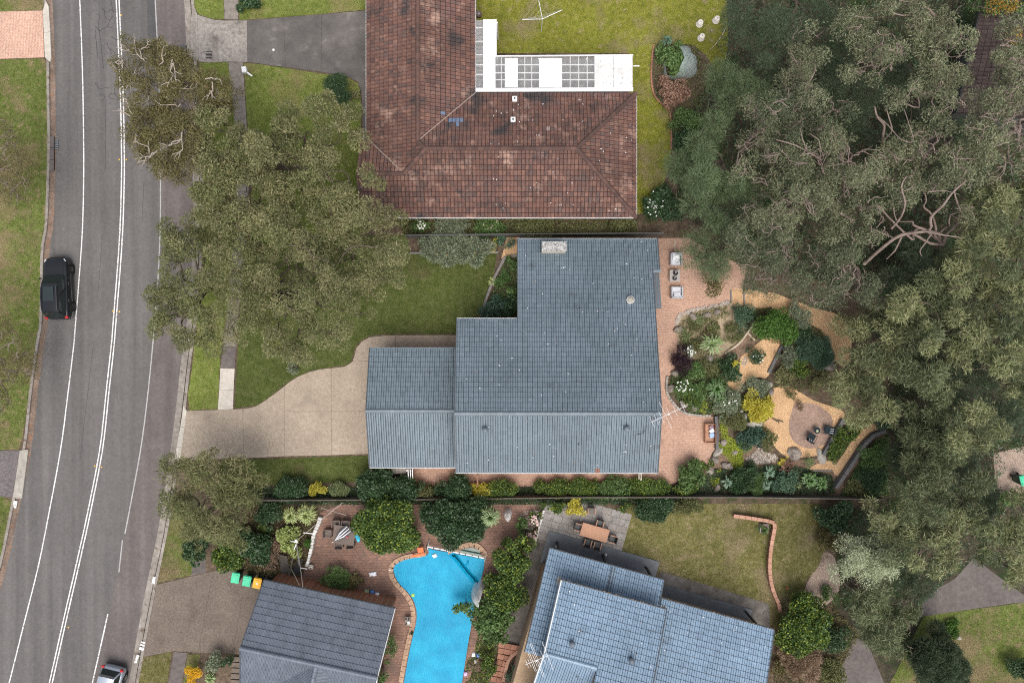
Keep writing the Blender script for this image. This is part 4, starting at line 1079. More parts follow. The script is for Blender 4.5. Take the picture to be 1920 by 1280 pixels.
wb.prism([(XW + 0.45, YN_ - 0.46), (WE - 0.45, YN_ - 0.46), (WE - 0.45, 28.9), (XW + 0.45, 28.9)], 0, 2.6)
wb.done('wall', M['wall_brick'], house_b)
for xa in (-5.6, -1.2, 3.6, 6.3):
 window(house_b, (xa, YS_ + 0.45), (xa + 1.5, YS_ + 0.45), 0.9, 2.1, (0, -1))
window(house_b, (XE - 0.45, 10.5), (XE - 0.45, 12.2), 0.9, 2.1, (1, 0))
for i, (px, py, lb) in enumerate(((965, 186, 'small white square vent pipe nearest the pergola on the brown roof'), (962, 225, 'small white square vent halfway up the brown tiled roof'))):
 p = P(px, py, 3.2 + i * 0.5)
 t = thing('roof_vent', lb, 'roof vent', p)
 B().box(p, (0.34, 0.34, 0.3)).bevel(0.02).done('box', M['white_paint'], t)
 B().lathe([(0.07, 0.14), (0.07, 0.2)], p, 10).done('spigot', M['gutter_dark'], t)
# white pergola roof behind it
pg = thing('pergola', 'white L shaped pergola roof with clear panels behind the brown house', 'pergola', P(1040, 140, 0))
PZ = 2.75
def pbox(name, x0_, y0_, x1_, y1_, mat, z=PZ, th=0.04, corr=None):
 a, c = P(x0_, y0_, z), P(x1_, y1_, z)
 b = B()
 if corr:
  n = max(2, int(abs((c.x - a.x) if corr == 'x' else (c.y - a.y)) / 0.09))
  rows = []
  for i in range(n * 2 + 1):
   f = i / (n * 2)
   dz = 0.018 * (i % 2)
   if corr == 'x': pr = [(a.x + (c.x - a.x) * f, a.y, z + dz), (a.x + (c.x - a.x) * f, c.y, z + dz)]
   else: pr = [(a.x, a.y + (c.y - a.y) * f, z + dz), (c.x, a.y + (c.y - a.y) * f, z + dz)]
   rows.append([b.bm.verts.new(q) for q in pr])
  for i in range(n * 2): b.bm.faces.new((rows[i][0], rows[i][1], rows[i + 1][1], rows[i + 1][0]))
 else:
  b.box(((a.x + c.x) / 2, (a.y + c.y) / 2, z), (abs(c.x - a.x), abs(c.y - a.y), th))
 return b.done(name, M[mat], pg)
pbox('roof_sheet', 906, 37, 929, 168, 'white_sheet', corr='x')
pbox('clear_panel', 892, 38, 905.5, 167, 'polycarb', corr='y')
for a, c in ((946.5, 971), (1010.5, 1054)): pbox('roof_sheet', a, 109, c, 164, 'white_sheet', corr='x')
for a, c in ((929.5, 946), (971.5, 1010), (1054.5, 1114)): pbox('clear_panel', a, 108, c, 164, 'polycarb', corr='x')
pbox('roof_sheet', 1114.5, 105, 1150, 164, 'dirty_sheet', corr='x')
pbox('roof_sheet', 1150.5, 105, 1186, 164, 'dirty_sheet', corr='x')
B().bar(P(892, 169, PZ), P(1187, 168, PZ - 0.02), 0.26, 0.08).done('box_gutter', M['white_sheet'], pg)
B().bar(P(929, 106, PZ - 0.02), P(1187, 104, PZ - 0.02), 0.08, 0.12).done('fascia', M['white_paint'], pg)
B().bar(P(930, 37, PZ - 0.02), P(930, 105, PZ - 0.02), 0.08, 0.12).done('fascia', M['white_paint'], pg)
for y in (122, 137, 150): B().bar(P(929, y, PZ - 0.12), P(1186, y, PZ - 0.12), 0.06, 0.10).done('batten', M['white_paint'], pg)
for x in (940, 984, 997, 1069, 1085, 1101): B().bar(P(x, 107, PZ - 0.2), P(x, 166, PZ - 0.2), 0.05, 0.08).done('rafter', M['white_paint'], pg)
for y in (52, 78, 103, 122, 140): B().bar(P(892, y, PZ - 0.12), P(928, y, PZ - 0.12), 0.05, 0.08).done('batten', M['white_paint'], pg)
for x, y in ((932, 40), (932, 104), (1010, 108), (1100, 108), (1182, 108)):
 q = P(x, y, PZ)
 B().tube([(q.x, q.y - 0.05, 0), (q.x, q.y - 0.05, PZ - 0.1)], 0.05, 8).done('post', M['white_paint'], pg)
slab('pergola_floor', [(889, 40), (925, 40), (932, 110), (1170, 114), (1170, 180), (889, 180)], 0.008, -0.1, M['stained_concrete'])
q = P(1187, 124, 2.4)
B().tube([q, q + Vector((0.45, 0, 0))], 0.05, 10).done('downpipe', M['white_paint'])
tag(bpy.data.objects['downpipe'], 'short white pipe sticking out beside the pergola roof', 'pipe')
# ---- slate grey house to the south-west ------------------------------
tC = tile_mesh('roof_tile', 0.30, 0.44, FLATT, 0.034, M['tile_slate'])
house_c = thing('house', 'dark slate tiled gabled house beside the swimming pool', 'house', (-14.5, -22, 0))
rC = Roof(house_c, tC, 0.30, 0.44, M['tile_slate'], M['ridge_slate'], M['deck_dark'], 0.5)
E0, E1 = P(495, 1087, 2.7), P(741, 1140.5, 2.7)
d = (E1 - E0).normalized(); nS = Vector((d.y, -d.x, 0))
run, zr = 3.95, 4.85
def c3(s, r, z):
 q = E0 + d * s + nS * r
 return Vector((q.x, q.y, z))
Lc = (E1 - E0).length
rt = (zr - 2.7) / run
rC.plane([c3(0, 0, 2.7), c3(Lc, 0, 2.7), c3(Lc, run, zr), c3(0, run, zr)], c3(0, 0, 2.7), c3(Lc, 0, 2.7))
sR = 5.3
rC.plane([c3(0, run, zr), c3(sR, run, zr), c3(sR - run, 2 * run, 2.7), c3(0, 2 * run, 2.7)], c3(0, 2 * run, 2.7), c3(Lc, 2 * run, 2.7))
rC.plane([c3(sR, run, zr), c3(Lc, run, zr), c3(Lc, 2 * run, 2.7), c3(sR + run, 2 * run, 2.7)], c3(0, 2 * run, 2.7), c3(Lc, 2 * run, 2.7))
for sg in (-1, 1):
 rC.plane([c3(sR, run, zr), c3(sR, run + 9, zr), c3(sR + sg * run, run + 9, 2.7), c3(sR + sg * run, 2 * run, 2.7)], c3(sR + sg * run, 2 * run, 2.7), c3(sR + sg * run, run + 9, 2.7))
rC.finish()
rC.ridge(c3(0, run, zr), c3(Lc, run, zr))
rC.ridge(c3(sR, run + 0.1, zr), c3(sR, run + 9, zr))
rC.gutter(c3(0, 0, 2.7), c3(Lc, 0, 2.7), M['gutter_dark'])
for s in (0, Lc):
 rC.barge(c3(s, 0, 2.7), c3(s, run, zr), M['gutter_dark'] if s == 0 else M['gutter_white'])
 rC.barge(c3(s, run, zr), c3(s, 2 * run, 2.7), M['gutter_dark'] if s == 0 else M['gutter_white'])
wc = B().prism([c3(0.3, 0.3, 0), c3(Lc - 0.3, 0.3, 0), c3(Lc - 0.3, 2 * run - 0.4, 0), c3(0.3, 2 * run - 0.4, 0)], 0, 2.6)
wc.done('wall', M['wall_brick'], house_c)
for s in (0.31, Lc - 0.31):
 B().poly([c3(s, 0.5, 2.6), c3(s, 2 * run - 0.5, 2.6), c3(s, run, zr - 0.2)]).done('gable', M['wall_brick'], house_c)
window(house_c, c3(2.0, 2 * run - 0.4, 0), c3(3.4, 2 * run - 0.4, 0), 1.0, 2.0, nS)
# ---- blue tiled house to the south-east -------------------------------
tD = tile_mesh('roof_tile', 0.335, 0.40, DOUBLE, 0.036, M['tile_blue'])
house_d = thing('house', 'blue tiled split level house with a dark verandah and tan walls', 'house', (9, -22, 0))
rD = Roof(house_d, tD, 0.335, 0.40, M['tile_blue'], M['ridge_blue'], M['deck_dark'])
D0, D1 = P(1030, 1027, 2.6), P(1245, 1087, 2.6)
dd = (D1 - D0).normalized(); dn = Vector((dd.y, -dd.x, 0))
def d3(s, r, z):
 q = D0 + dd * s + dn * r
 return Vector((q.x, q.y, z))
def dp(v):
 v = Vector(v); e = v - D0
 return e.x * dd.x + e.y * dd.y, e.x * dn.x + e.y * dn.y
LD = (D1 - D0).length
TD = 0.30
su, ru = dp(P(1052, 1087, 4.4))
su2, _ = dp(P(1250, 1143, 4.4))
s3, r3 = dp(P(1240, 1121, 2.9)); s4, _ = dp(P(1452, 1178, 2.9))
low = lambda s, r: d3(s, r, 2.6 + TD * r)
upp = lambda s, r: d3(s, r, 4.4 + TD * (r - ru))
rig = lambda s, r: d3(s, r, 2.9 + TD * (r - r3))
under = lambda q: (dp(q)[0] > su + 0.9 and dp(q)[1] > ru + 1.2)
rD.plane([low(0, 0), low(LD, 0), low(LD, 6.7), low(0, 6.7)], low(0, 0), low(LD, 0), skip=under)
sv = su + 3.64; rr = ru + 4.55
rD.plane([upp(su, ru), upp(su2, ru), upp(su2, rr), upp(su, rr)], upp(su, ru), upp(su2, ru))
rD.plane([upp(sv, rr), upp(su2, rr), upp(su2, rr + 6), upp(sv, rr + 6)], upp(su, ru), upp(su2, ru))
zl = 4.4 + TD * 4.55
dwn = lambda s, r: d3(s, r, zl - TD * (r - rr))
rD.plane([dwn(su, rr), dwn(sv, rr), dwn(sv, rr + 6), dwn(su, rr + 6)], dwn(su, rr + 6), dwn(sv, rr + 6))
rD.plane([rig(s3, r3), rig(s4, r3), rig(s4, r3 + 8), rig(s3, r3 + 8)], rig(s3, r3), rig(s4, r3), skip=lambda q: dp(q)[0] < su2 - 0.6)
rD.finish()
rD.ridge(upp(su, rr), upp(sv, rr))
for a, b_ in ((low(0, 0), low(LD, 0)), (upp(su, ru), upp(su2, ru)), (rig(s3, r3), rig(s4, r3))):
 rD.gutter(a, b_, M['gutter_dark'], 0.12)
# leaves lying in the upper gutters
r = np.random.default_rng(5)
lv = []
for a, b_, n in ((upp(su, ru), upp(su2, ru), 420), (rig(s3, r3), rig(s4, r3), 260)):
 for k in range(n):
  q = Vector(a).lerp(Vector(b_), r.random()) + Vector((r.normal(0, 0.03), r.normal(0, 0.04), 0.03))
  an = r.random() * 6.28; l = 0.03 + r.random() * 0.03
  e = Vector((math.cos(an), math.sin(an), r.normal(0, 0.2))) * l; f = Vector((-math.sin(an), math.cos(an), 0)) * 0.012
  lv += [q - e, q + f, q + e, q - f]
lo_ = quads_obj('gutter_leaves', np.array([tuple(v) for v in lv]), 4, M['leaf_dry'], rD.root)
lo_['kind'] = 'stuff'
for a, b_ in ((upp(su, ru), upp(su, rr)), (dwn(su, rr), dwn(su, rr + 6))): rD.barge(a, b_, M['white_paint'], 0.06, 0.30)
rD.barge(upp(su2, ru), upp(su2, rr + 6), M['gutter_dark'], 0.06, 0.25)
rD.barge(low(0, 0), low(0, 6.7), M['gutter_dark']); rD.barge(low(LD, 0), low(LD, 1.6), M['gutter_dark'])
rD.barge(rig(s4, r3), rig(s4, r3 + 8), M['gutter_dark'])
# two steel flashing strips that run down the lower roof
for ss in (4.62, 4.86):
 B().bar(low(ss, 0.05) + Vector((0, 0, 0.05)), low(ss, 2.0) + Vector((0, 0, 0.05)), 0.07, 0.05).done('flashing', M['gutter_dark'], rD.root)
for s_ in (su, su2):
 b = B().poly([upp(s_, ru - 0.02), d3(s_, ru - 0.02, 3.55), d3(s_ - 0.12, ru + 0.5, 4.25)])
 b.poly([upp(s_, ru - 0.02) - dd * 0.14, d3(s_ - 0.14, ru - 0.02, 3.55), d3(s_ - 0.26, ru + 0.5, 4.25)])
 b.done('eave_box', M['wall_cream'], house_d)
wd = B()
wd.prism([d3(0.1, 1.9, 0), d3(LD - 0.1, 1.9, 0), d3(LD - 0.1, 14, 0), d3(0.1, 14, 0)], 0, 2.55)
wd.done('wall', M['wall_tan'], house_d)
wd = B()
wd.prism([d3(su + 0.35, ru + 0.55, 0), d3(su2 - 0.2, ru + 0.55, 0), d3(su2 - 0.2, rr + 6, 0), d3(su + 0.35, rr + 6, 0)], 2.5, 4.3)
wd.done('wall', M['wall_cream'], house_d)
wd = B()
wd.prism([d3(s3 + 0.2, r3 + 0.7, 0), d3(s4 - 0.35, r3 + 0.7, 0), d3(s4 - 0.35, r3 + 8, 0), d3(s3 + 0.2, r3 + 8, 0)], 0, 2.75)
wd.done('wall', M['wall_tan'], house_d)
B().prism([d3(s4 - 0.4, r3 + 2.6, 0), d3(s4 + 0.3, r3 + 2.6, 0), d3(s4 + 1.6, r3 + 8, 0), d3(s4 - 0.4, r3 + 8, 0)], 0, 2.3).done('wall', M['wall_tan'], house_d)
for s in (1.0, 4.0, 6.2): window(house_d, d3(s, 1.9, 0), d3(s + 1.6, 1.9, 0), 0.2, 2.1, -dn)
for s in (s3 + 1.5, s3 + 5): window(house_d, d3(s, r3 + 0.7, 0), d3(s + 1.4, r3 + 0.7, 0), 0.9, 2.1, -dn)
for s, r_ in ((0.75, 0.12), (4.3, 0.12), (LD - 0.8, 0.12), (s3 + 7.2, r3 + 0.1)):
 q = d3(s, r_, 0)
 B().box((q.x, q.y, 1.25), (0.13, 0.13, 2.5), math.atan2(dd.y, dd.x)).done('post', M['black_metal'], house_d)
B().prism([d3(-0.05, -0.55, 0), d3(LD + 0.1, -0.55, 0), d3(LD + 0.1, 1.9, 0), d3(-0.05, 1.9, 0)], -0.05, 0.10).done('verandah_floor', M['veranda_floor'], house_d)
B().prism([d3(LD + 0.12, r3 - 0.15, 0), d3(s4 - 0.6, r3 - 0.15, 0), d3(s4 - 0.6, r3 + 0.8, 0), d3(LD + 0.12, r3 + 0.8, 0)], -0.05, 0.09).done('verandah_floor', M['veranda_floor'], house_d)
def settle(px, py):
 z = 5.0
 for _ in range(8): z = 4.4 + TD * (dp(P(px, py, z))[1] - ru) + 0.08
 return P(px, py, z)
vent_dome('roof_vent', 'dark round roof vent on the blue roof nearest the pool', settle(1072.5, 1204), 0.20, 'tile_slate')
vent_dome('roof_vent', 'dark round roof vent on the blue roof towards its right half', settle(1183, 1235), 0.20, 'tile_slate')
p = P(1081, 1265, 5.3)
t = thing('vent_pipe', 'thin dark vent pipe on the lighter blue roof slope', 'pipe', p)
B().tube([p + Vector((0, 0, -0.2)), p + Vector((0, 0, 0.3))], 0.045, 10).done('pipe', M['gutter_dark'], t)
B().lathe([(0.09, -0.02), (0.05, 0.06)], p, 12).done('collar', M['metal_grey'], t)
zt = 6.6
aerial('tv_aerial', 'white looped television aerial at the west end of the blue roof', P(985, 1245, zt), P(1028, 1228, zt), tuple(P(1013, 1228, 5.6)), 6,
  [(0.30, 0.62), (0.52, 1.15), (0.08, 0.25), (0.18, 0.30), (0.42, 0.42), (0.78, 0.5), (0.97, 1.0)], loops=True)
# far house under the trees
tE = tile_mesh('roof_tile', 0.30, 0.36, SINGLE, 0.022, M['tile_brown'])
house_e = thing('house', 'dark brown tiled house half hidden under the gum trees', 'house', (26, 20, 0))
rE = Roof(house_e, tE, 0.30, 0.36, M['tile_brown'], M['ridge_red'], M['deck_red'])
e0 = P(1795, 210, 2.6); e1 = P(1838, 22, 2.6)
ed = (e1 - e0).normalized(); en = Vector((ed.y, -ed.x, 0))
e3 = lambda s, r, z: Vector(((e0 + ed * s + en * r).x, (e0 + ed * s + en * r).y, z))
Le = (e1 - e0).length
rE.plane([e3(0, 0, 2.6), e3(Le, 0, 2.6), e3(Le, 4, 4.2), e3(0, 4, 4.2)], e3(0, 0, 2.6), e3(Le, 0, 2.6))
rE.plane([e3(0, 8, 2.6), e3(Le, 8, 2.6), e3(Le, 4, 4.2), e3(0, 4, 4.2)], e3(0, 8, 2.6), e3(Le, 8, 2.6))
rE.finish(most=200)
rE.ridge(e3(0, 4, 4.2), e3(Le, 4, 4.2))
rE.gutter(e3(0, 0, 2.6), e3(Le, 0, 2.6), M['gutter_dark'])
B().prism([e3(0.4, 0.5, 0), e3(Le - 0.4, 0.5, 0), e3(Le - 0.4, 7.5, 0), e3(0.4, 7.5, 0)], 0, 2.5).done('wall', M['fence_steel'], house_e)
# bird droppings, twigs and leaf specks lying on the big grey roof
def specks(name, parent, region, zf, n, mats, seed):
 r = np.random.default_rng(seed)
 for k, mt in enumerate(mats):
  V = []
  for _ in range(n):
   x, y = r.uniform(region[0], region[1]), r.uniform(region[2], region[3])
   z, ok = zf(x, y)
   if not ok: continue
   l = r.uniform(0.025, 0.075); w_ = r.uniform(0.012, 0.03); a = r.uniform(0, 3.14)
   e = np.array([math.cos(a), math.sin(a), 0]) * l; f = np.array([-math.sin(a), math.cos(a), 0]) * w_
   c = np.array([x, y, z + 0.085])
   V += [c - e, c + f, c + e, c - f]
  o = quads_obj(name, np.array(V), 4, M[mt], parent); o['kind'] = 'stuff'
def zfA(x, y):
 if y > yR: return zA(y), (x > x1 + 0.1 or y < yW - 0.1) and y < yN - 0.1
 return 6.0 - TP * (yR - y), y > yS + 0.1
specks('roof_debris', rA.root, (x0 + 0.1, x2 - 0.1, yS, yN), zfA, 70, ('cushion_white', 'leaf_dry'), 6)
def zfD(x, y):
 s_, r_ = dp((x, y, 0))
 if su2 < s_ < s4 - 0.1 and r_ > r3 + 0.1: return 2.9 + TD * (r_ - r3), True
 if su + 0.1 < s_ < su2 and ru + 0.1 < r_ < rr: return 4.4 + TD * (r_ - ru), True
 return 0, False
specks('roof_debris', rD.root, (2, 19, -28, -16), zfD, 90, ('cushion_white', 'leaf_dry'), 7)
def zfB(x, y): return bz(min(y - YS_, XE - x, HS * 2 - (y - YS_))), (YS_ + 0.2 < y < YN_ - 0.2 and -2 < x < XE - 0.2)
specks('roof_debris', rB.root, (-6, XE, YS_, YN_), zfB, 80, ('cushion_white', 'leaf_dry'), 8)
# ------------------------------------------------------------------ plants
def rand_dirs(r, n, up=0.0):
 v = r.normal(size=(n, 3))
 v /= np.linalg.norm(v, axis=1)[:, None] + 1e-9
 if up > 0:
  f = (v[:, 2] < 0) & (r.random(n) < up)
  v[f, 2] *= -1
 return v
def leaf_quads(c, ax, L, W, r):
 """rhombic leaves at c along ax"""
 n = len(c)
 ax = ax / (np.linalg.norm(ax, axis=1)[:, None] + 1e-9)
 t = r.normal(size=(n, 3))
 s = np.cross(ax, t)
 s /= np.linalg.norm(s, axis=1)[:, None] + 1e-9
 v = np.empty((n, 4, 3))
 v[:, 0] = c - ax * (L / 2)[:, None]
 v[:, 1] = c + s * (W / 2)[:, None]
 v[:, 2] = c + ax * (L / 2)[:, None]
 v[:, 3] = c - s * (W / 2)[:, None]
 return v.reshape(-1, 3)
class Tubes:
 def __init__(self): self.v, self.f = [], []
 def add(self, pts, rad, seg=5):
  pts = np.asarray(pts, float); rad = np.asarray(rad, float)
  if len(pts) > 3 and rad[0] > 0.03:      # round off the bends
   q, m = [], len(pts)
   for i in range(m - 1):
    p0, p1, p2, p3 = pts[max(i - 1, 0)], pts[i], pts[i + 1], pts[min(i + 2, m - 1)]
    for t in (0, 1 / 3, 2 / 3): q.append(0.5 * (2 * p1 + (p2 - p0) * t + (2 * p0 - 5 * p1 + 4 * p2 - p3) * t * t + (3 * p1 - p0 - 3 * p2 + p3) * t ** 3))
   rad = np.interp(np.linspace(0, 1, len(q) + 1), np.linspace(0, 1, m), rad)
   pts = np.array(q + [pts[-1]])
  n = len(pts)
  b0 = len(self.v)
  for i in range(n):
   t = pts[min(i + 1, n - 1)] - pts[max(i - 1, 0)]
   t = t / (np.linalg.norm(t) + 1e-9)
   a = np.cross(t, (0.31, 0.2, 0.93)); a /= np.linalg.norm(a) + 1e-9
   b = np.cross(t, a)
   for k in range(seg):
    an = 6.2832 * k / seg
    self.v.append(tuple(pts[i] + (a * math.cos(an) + b * math.sin(an)) * rad[i]))
  for i in range(n - 1):
   for k in range(seg):
    self.f.append((b0 + i * seg + k, b0 + i * seg + (k + 1) % seg, b0 + (i + 1) * seg + (k + 1) % seg, b0 + (i + 1) * seg + k))
  self.f.append(tuple(b0 + k for k in range(seg)))
  self.f.append(tuple(b0 + (n - 1) * seg + k for k in reversed(range(seg))))
 def done(self, name, mat, parent):
  me = bpy.data.meshes.new(name)
  me.from_pydata(self.v, [], self.f)
  me.polygons.foreach_set('use_smooth', [True] * len(me.polygons))
  me.materials.append(mat)
  return link(bpy.data.objects.new(name, me), parent)
def wiggle(a, b, n, amp, r, sag=0.0):
 a, b = np.asarray(a, float), np.asarray(b, float)
 l = np.linalg.norm(b - a)
 o = []
 off = np.zeros(3)
 for i in range(n + 1):
  t = i / n
  if 0 < i < n: off = off * 0.5 + r.normal(0, amp * l, 3)
  else: off = off * (0 if i in (0, n) else 1)
  p = a + (b - a) * t + off
  p[2] += sag * l * math.sin(math.pi * t)
  o.append(p)
 return o
KINDS = {  # leaf length, width, droop, outward, clump radius, flat, density (leaves per m2 of clump), shell
 'gum':   dict(L=(0.10, 0.27), W=(0.032, 0.068), droop=0.25, out=0.6, rc=(0.28, 0.85), flat=0.60, dens=290, nc=2.0),
 'sparse': dict(L=(0.09, 0.21), W=(0.03, 0.062), droop=0.2, out=0.6, rc=(0.25, 0.65), flat=0.6, dens=260, nc=2.2),
 'willow': dict(L=(0.28, 0.50), W=(0.036, 0.06), droop=0.30, out=0.9, rc=(0.30, 0.9), flat=0.62, dens=210, nc=2.0),
 'casuarina': dict(L=(0.28, 0.48), W=(0.016, 0.026), droop=0.35, out=1.5, rc=(0.55, 1.1), flat=0.75, dens=340, nc=1.8),
 'broad': dict(L=(0.10, 0.17), W=(0.06, 0.10), droop=0.0, out=0.35, rc=(0.35, 0.65), flat=0.75, dens=200, nc=2.2),
 'thin':  dict(L=(0.10, 0.18), W=(0.03, 0.05), droop=0.1, out=0.5, rc=(0.35, 0.7), flat=0.5, dens=170, nc=1.9),
}
TREE_N = [0]
def tree(name, label, lobes, base, height, kind, lmat, bark, seed, zlo=0.62, cover=1.0, bare=0, trunk_r=0.16, group=None, branches=None, lmat2=None, cat='tree', tail=0.16):
 r = np.random.default_rng(seed)
 K = KINDS[kind]
 bp = P(base[0], base[1], 0)
 t = thing(name, label, cat, bp, group)
 tb = Tubes()
 fork = np.array([bp.x + r.normal(0, 0.3), bp.y + r.normal(0, 0.3), height * 0.38])
 tb.add(wiggle((bp.x, bp.y, -0.05), fork, 5, 0.02, r), np.linspace(trunk_r, trunk_r * 0.75, 6), 8)
 C, RR = [], []
 for (px, py, rp) in lobes:
  z = height * r.uniform(zlo, 0.9)
  q = P(px, py, z)
  lc = np.array([q.x, q.y, z])
  rl = S(rp, z)
  lb = lc - np.array([0, 0, rl * 0.45])
  limb = wiggle(fork, lb, 6, 0.055, r, 0.04)
  tb.add(limb, np.linspace(trunk_r * 0.55, 0.035, 7), 6)
  n = max(2, int(K['nc'] * cover * rl * rl / (np.mean(K['rc']) ** 2) * 0.72))
  for k in range(n):
   rc = r.uniform(*K['rc'])
   a = r.uniform(0, 6.283); dd_ = math.sqrt(r.random()) * max(0.1, rl - rc * 0.35)
   dome = (1 - (dd_ / rl) ** 2) * rl * 0.6 + r.normal(0, 0.5)
   c = lc + np.array([math.cos(a) * dd_, math.sin(a) * dd_, dome - rl * 0.2])
   C.append(c); RR.append(rc)
   if k % 2 == 0:
    tb.add(wiggle(lb, c - np.array([0, 0, rc * 0.2]), 4, 0.07, r), np.linspace(0.034, 0.010, 5), 4)
  for k in range(bare):
   a = r.uniform(0, 6.283); l = rl * r.uniform(0.6, 1.15)
   s0 = lc + np.array([math.cos(a + 2) * rl * 0.3, math.sin(a + 2) * rl * 0.3, rl * (0.75 if kind == 'sparse' else 0.5)])
   e0_ = s0 + np.array([math.cos(a) * l, math.sin(a) * l, r.uniform(0.1, 0.4)])
   w = wiggle(s0, e0_, 5, 0.09, r)
   tb.add(w, np.linspace(0.042, 0.012, 6), 4)
   for s_ in (2, 3, 4):
    if r.random() < 0.75:
     a2 = a + r.choice((-1, 1)) * r.uniform(0.4, 1.0)
     e2 = w[s_] + np.array([math.cos(a2), math.sin(a2), 0.25]) * l * r.uniform(0.2, 0.45)
     tb.add(wiggle(w[s_], e2, 3, 0.08, r), np.linspace(0.024, 0.009, 4), 4)
 for bpts, rad in (branches or []):
  pts = [P(x, y, z) for x, y, z in bpts]
  tb.add([tuple(p) for p in pts], np.linspace(rad, rad * 0.45, len(pts)), 7)
 C, RR = np.array(C), np.array(RR)
 cnt = np.maximum(12, (K['dens'] * RR ** 2 * 3.14 * r.uniform(0.75, 1.15, len(RR))).astype(int))
 idx = np.repeat(np.arange(len(C)), cnt)
 n = len(idx)
 d_ = rand_dirs(r, n, 0.72)
 rad = RR[idx] * (0.45 + 0.6 * r.random(n) ** 0.6)
 far = r.random(n) < tail
 rad[far] *= r.uniform(1.0, 1.55, far.sum())
 fs = r.uniform(0.8, 1.15)
 sc3 = np.array([1, 1, K['flat']])
 pos = C[idx] + d_ * rad[:, None] * sc3
 ax = d_ * K['out'] + r.normal(0, 0.6, (n, 3))
 ax[:, 2] -= K['droop']
 ax[:, 2] *= 0.7
 v = leaf_quads(pos, ax, fs * r.uniform(*K['L'], n), fs * r.uniform(*K['W'], n), r)
 TREE_N[0] += n
 tb.done('trunk', M[bark], t)
 if lmat2:
  pick = np.repeat(r.random(len(C))[idx] < 0.35, 4)
  quads_obj('crown', v[~pick], 4, M[lmat], t)
  quads_obj('crown', v[pick], 4, M[lmat2], t)
 else:
  quads_obj('crown', v, 4, M[lmat], t)
 return t
# ---- street and front-yard trees on the left
tree('gum_tree', 'brownish gum tree with pale bare branches overhanging the road', [(290, 112, 40), (255, 160, 30), (330, 135, 45), (275, 215, 42), (350, 195, 55), (300, 285, 40), (400, 170, 38), (420, 210, 28), (345, 265, 50), (262, 262, 26), (226, 128, 18), (325, 320, 24), (250, 95, 18), (370, 300, 30)],
  (352, 228), 8.0, 'sparse', 'leaf_brown_olive', 'bark_pale', 11, bare=3, cover=1.8)
tree('gum_tree', 'grey green gum tree in front of the brown tiled house', [(560, 250, 55), (625, 215, 45), (655, 245, 30), (500, 300, 58), (420, 320, 55), (600, 320, 52), (545, 385, 58), (470, 375, 60), (650, 375, 42), (700, 400, 36), (405, 385, 48), (410, 240, 38), (735, 402, 20), (700, 330, 26), (450, 250, 30), (660, 420, 32), (590, 420, 36), (385, 295, 26), (440, 290, 40), (400, 350, 40), (480, 320, 40), (430, 420, 40), (510, 430, 40)],
  (530, 320), 8.5, 'gum', 'leaf_olive', 'bark_brown', 12, bare=0, cover=1.0, tail=0.06, lmat2='leaf_olive_green')
tree('street_tree', 'leafy olive green street tree beside the road bend', [(345, 440, 40), (330, 490, 36), (318, 545, 36), (365, 540, 45), (300, 612, 28), (345, 640, 30), (385, 610, 38), (395, 455, 40), (335, 595, 30), (370, 420, 30), (285, 575, 14), (400, 640, 24)],
  (395, 540), 7.0, 'gum', 'leaf_olive_green', 'bark_brown', 13, bare=0, cover=1.15, tail=0.06, lmat2='leaf_olive')
tree('gum_tree', 'broad olive gum tree spreading over the front lawn', [(430, 500, 55), (505, 500, 60), (580, 490, 56), (655, 490, 52), (715, 500, 38), (690, 545, 36), (615, 560, 56), (535, 580, 56), (450, 575, 56), (560, 635, 40), (620, 620, 40), (500, 630, 36), (672, 590, 32), (570, 672, 24), (740, 470, 28), (640, 640, 20), (440, 630, 26), (480, 450, 45), (560, 445, 45), (640, 445, 40), (700, 452, 34), (745, 530, 14)],
  (540, 545), 9.0, 'gum', 'leaf_olive', 'bark_brown', 14, bare=0, cover=1.0, tail=0.06, lmat2='leaf_olive_green', branches=[([(545, 460, 7.6), (572, 463, 8.2), (585, 478, 8.3), (605, 487, 8.3), (626, 495, 8.2)], 0.05), ([(578, 468, 8.2), (588, 490, 8.2), (595, 505, 8.1)], 0.03)])
tree('feathery_tree', 'dense feathery olive tree on the corner below the driveway', [(345, 880, 34), (400, 878, 38), (450, 888, 36), (488, 892, 24), (350, 935, 38), (405, 950, 50), (440, 990, 42), (375, 1000, 34), (465, 930, 36), (400, 1020, 30), (345, 965, 26)],
  (405, 950), 5.5, 'willow', 'leaf_olive_green', 'bark_brown', 15, lmat2='leaf_olive')
tree('bare_tree', 'thin brown leafed tree on the west verge above the parked car', [(10, 240, 34), (30, 300, 34), (15, 345, 38), (45, 340, 28), (15, 270, 30), (35, 370, 24)], (5, 320), 5.0, 'thin', 'leaf_brown_olive', 'twig', 16, bare=2, cover=1.3)
tree('bare_tree', 'thin twiggy brown tree on the west verge below the parked car', [(15, 620, 34), (38, 660, 34), (20, 700, 40), (55, 700, 22), (5, 760, 30)], (0, 680), 5.0, 'thin', 'leaf_brown_olive', 'twig', 17, bare=2, cover=1.5)
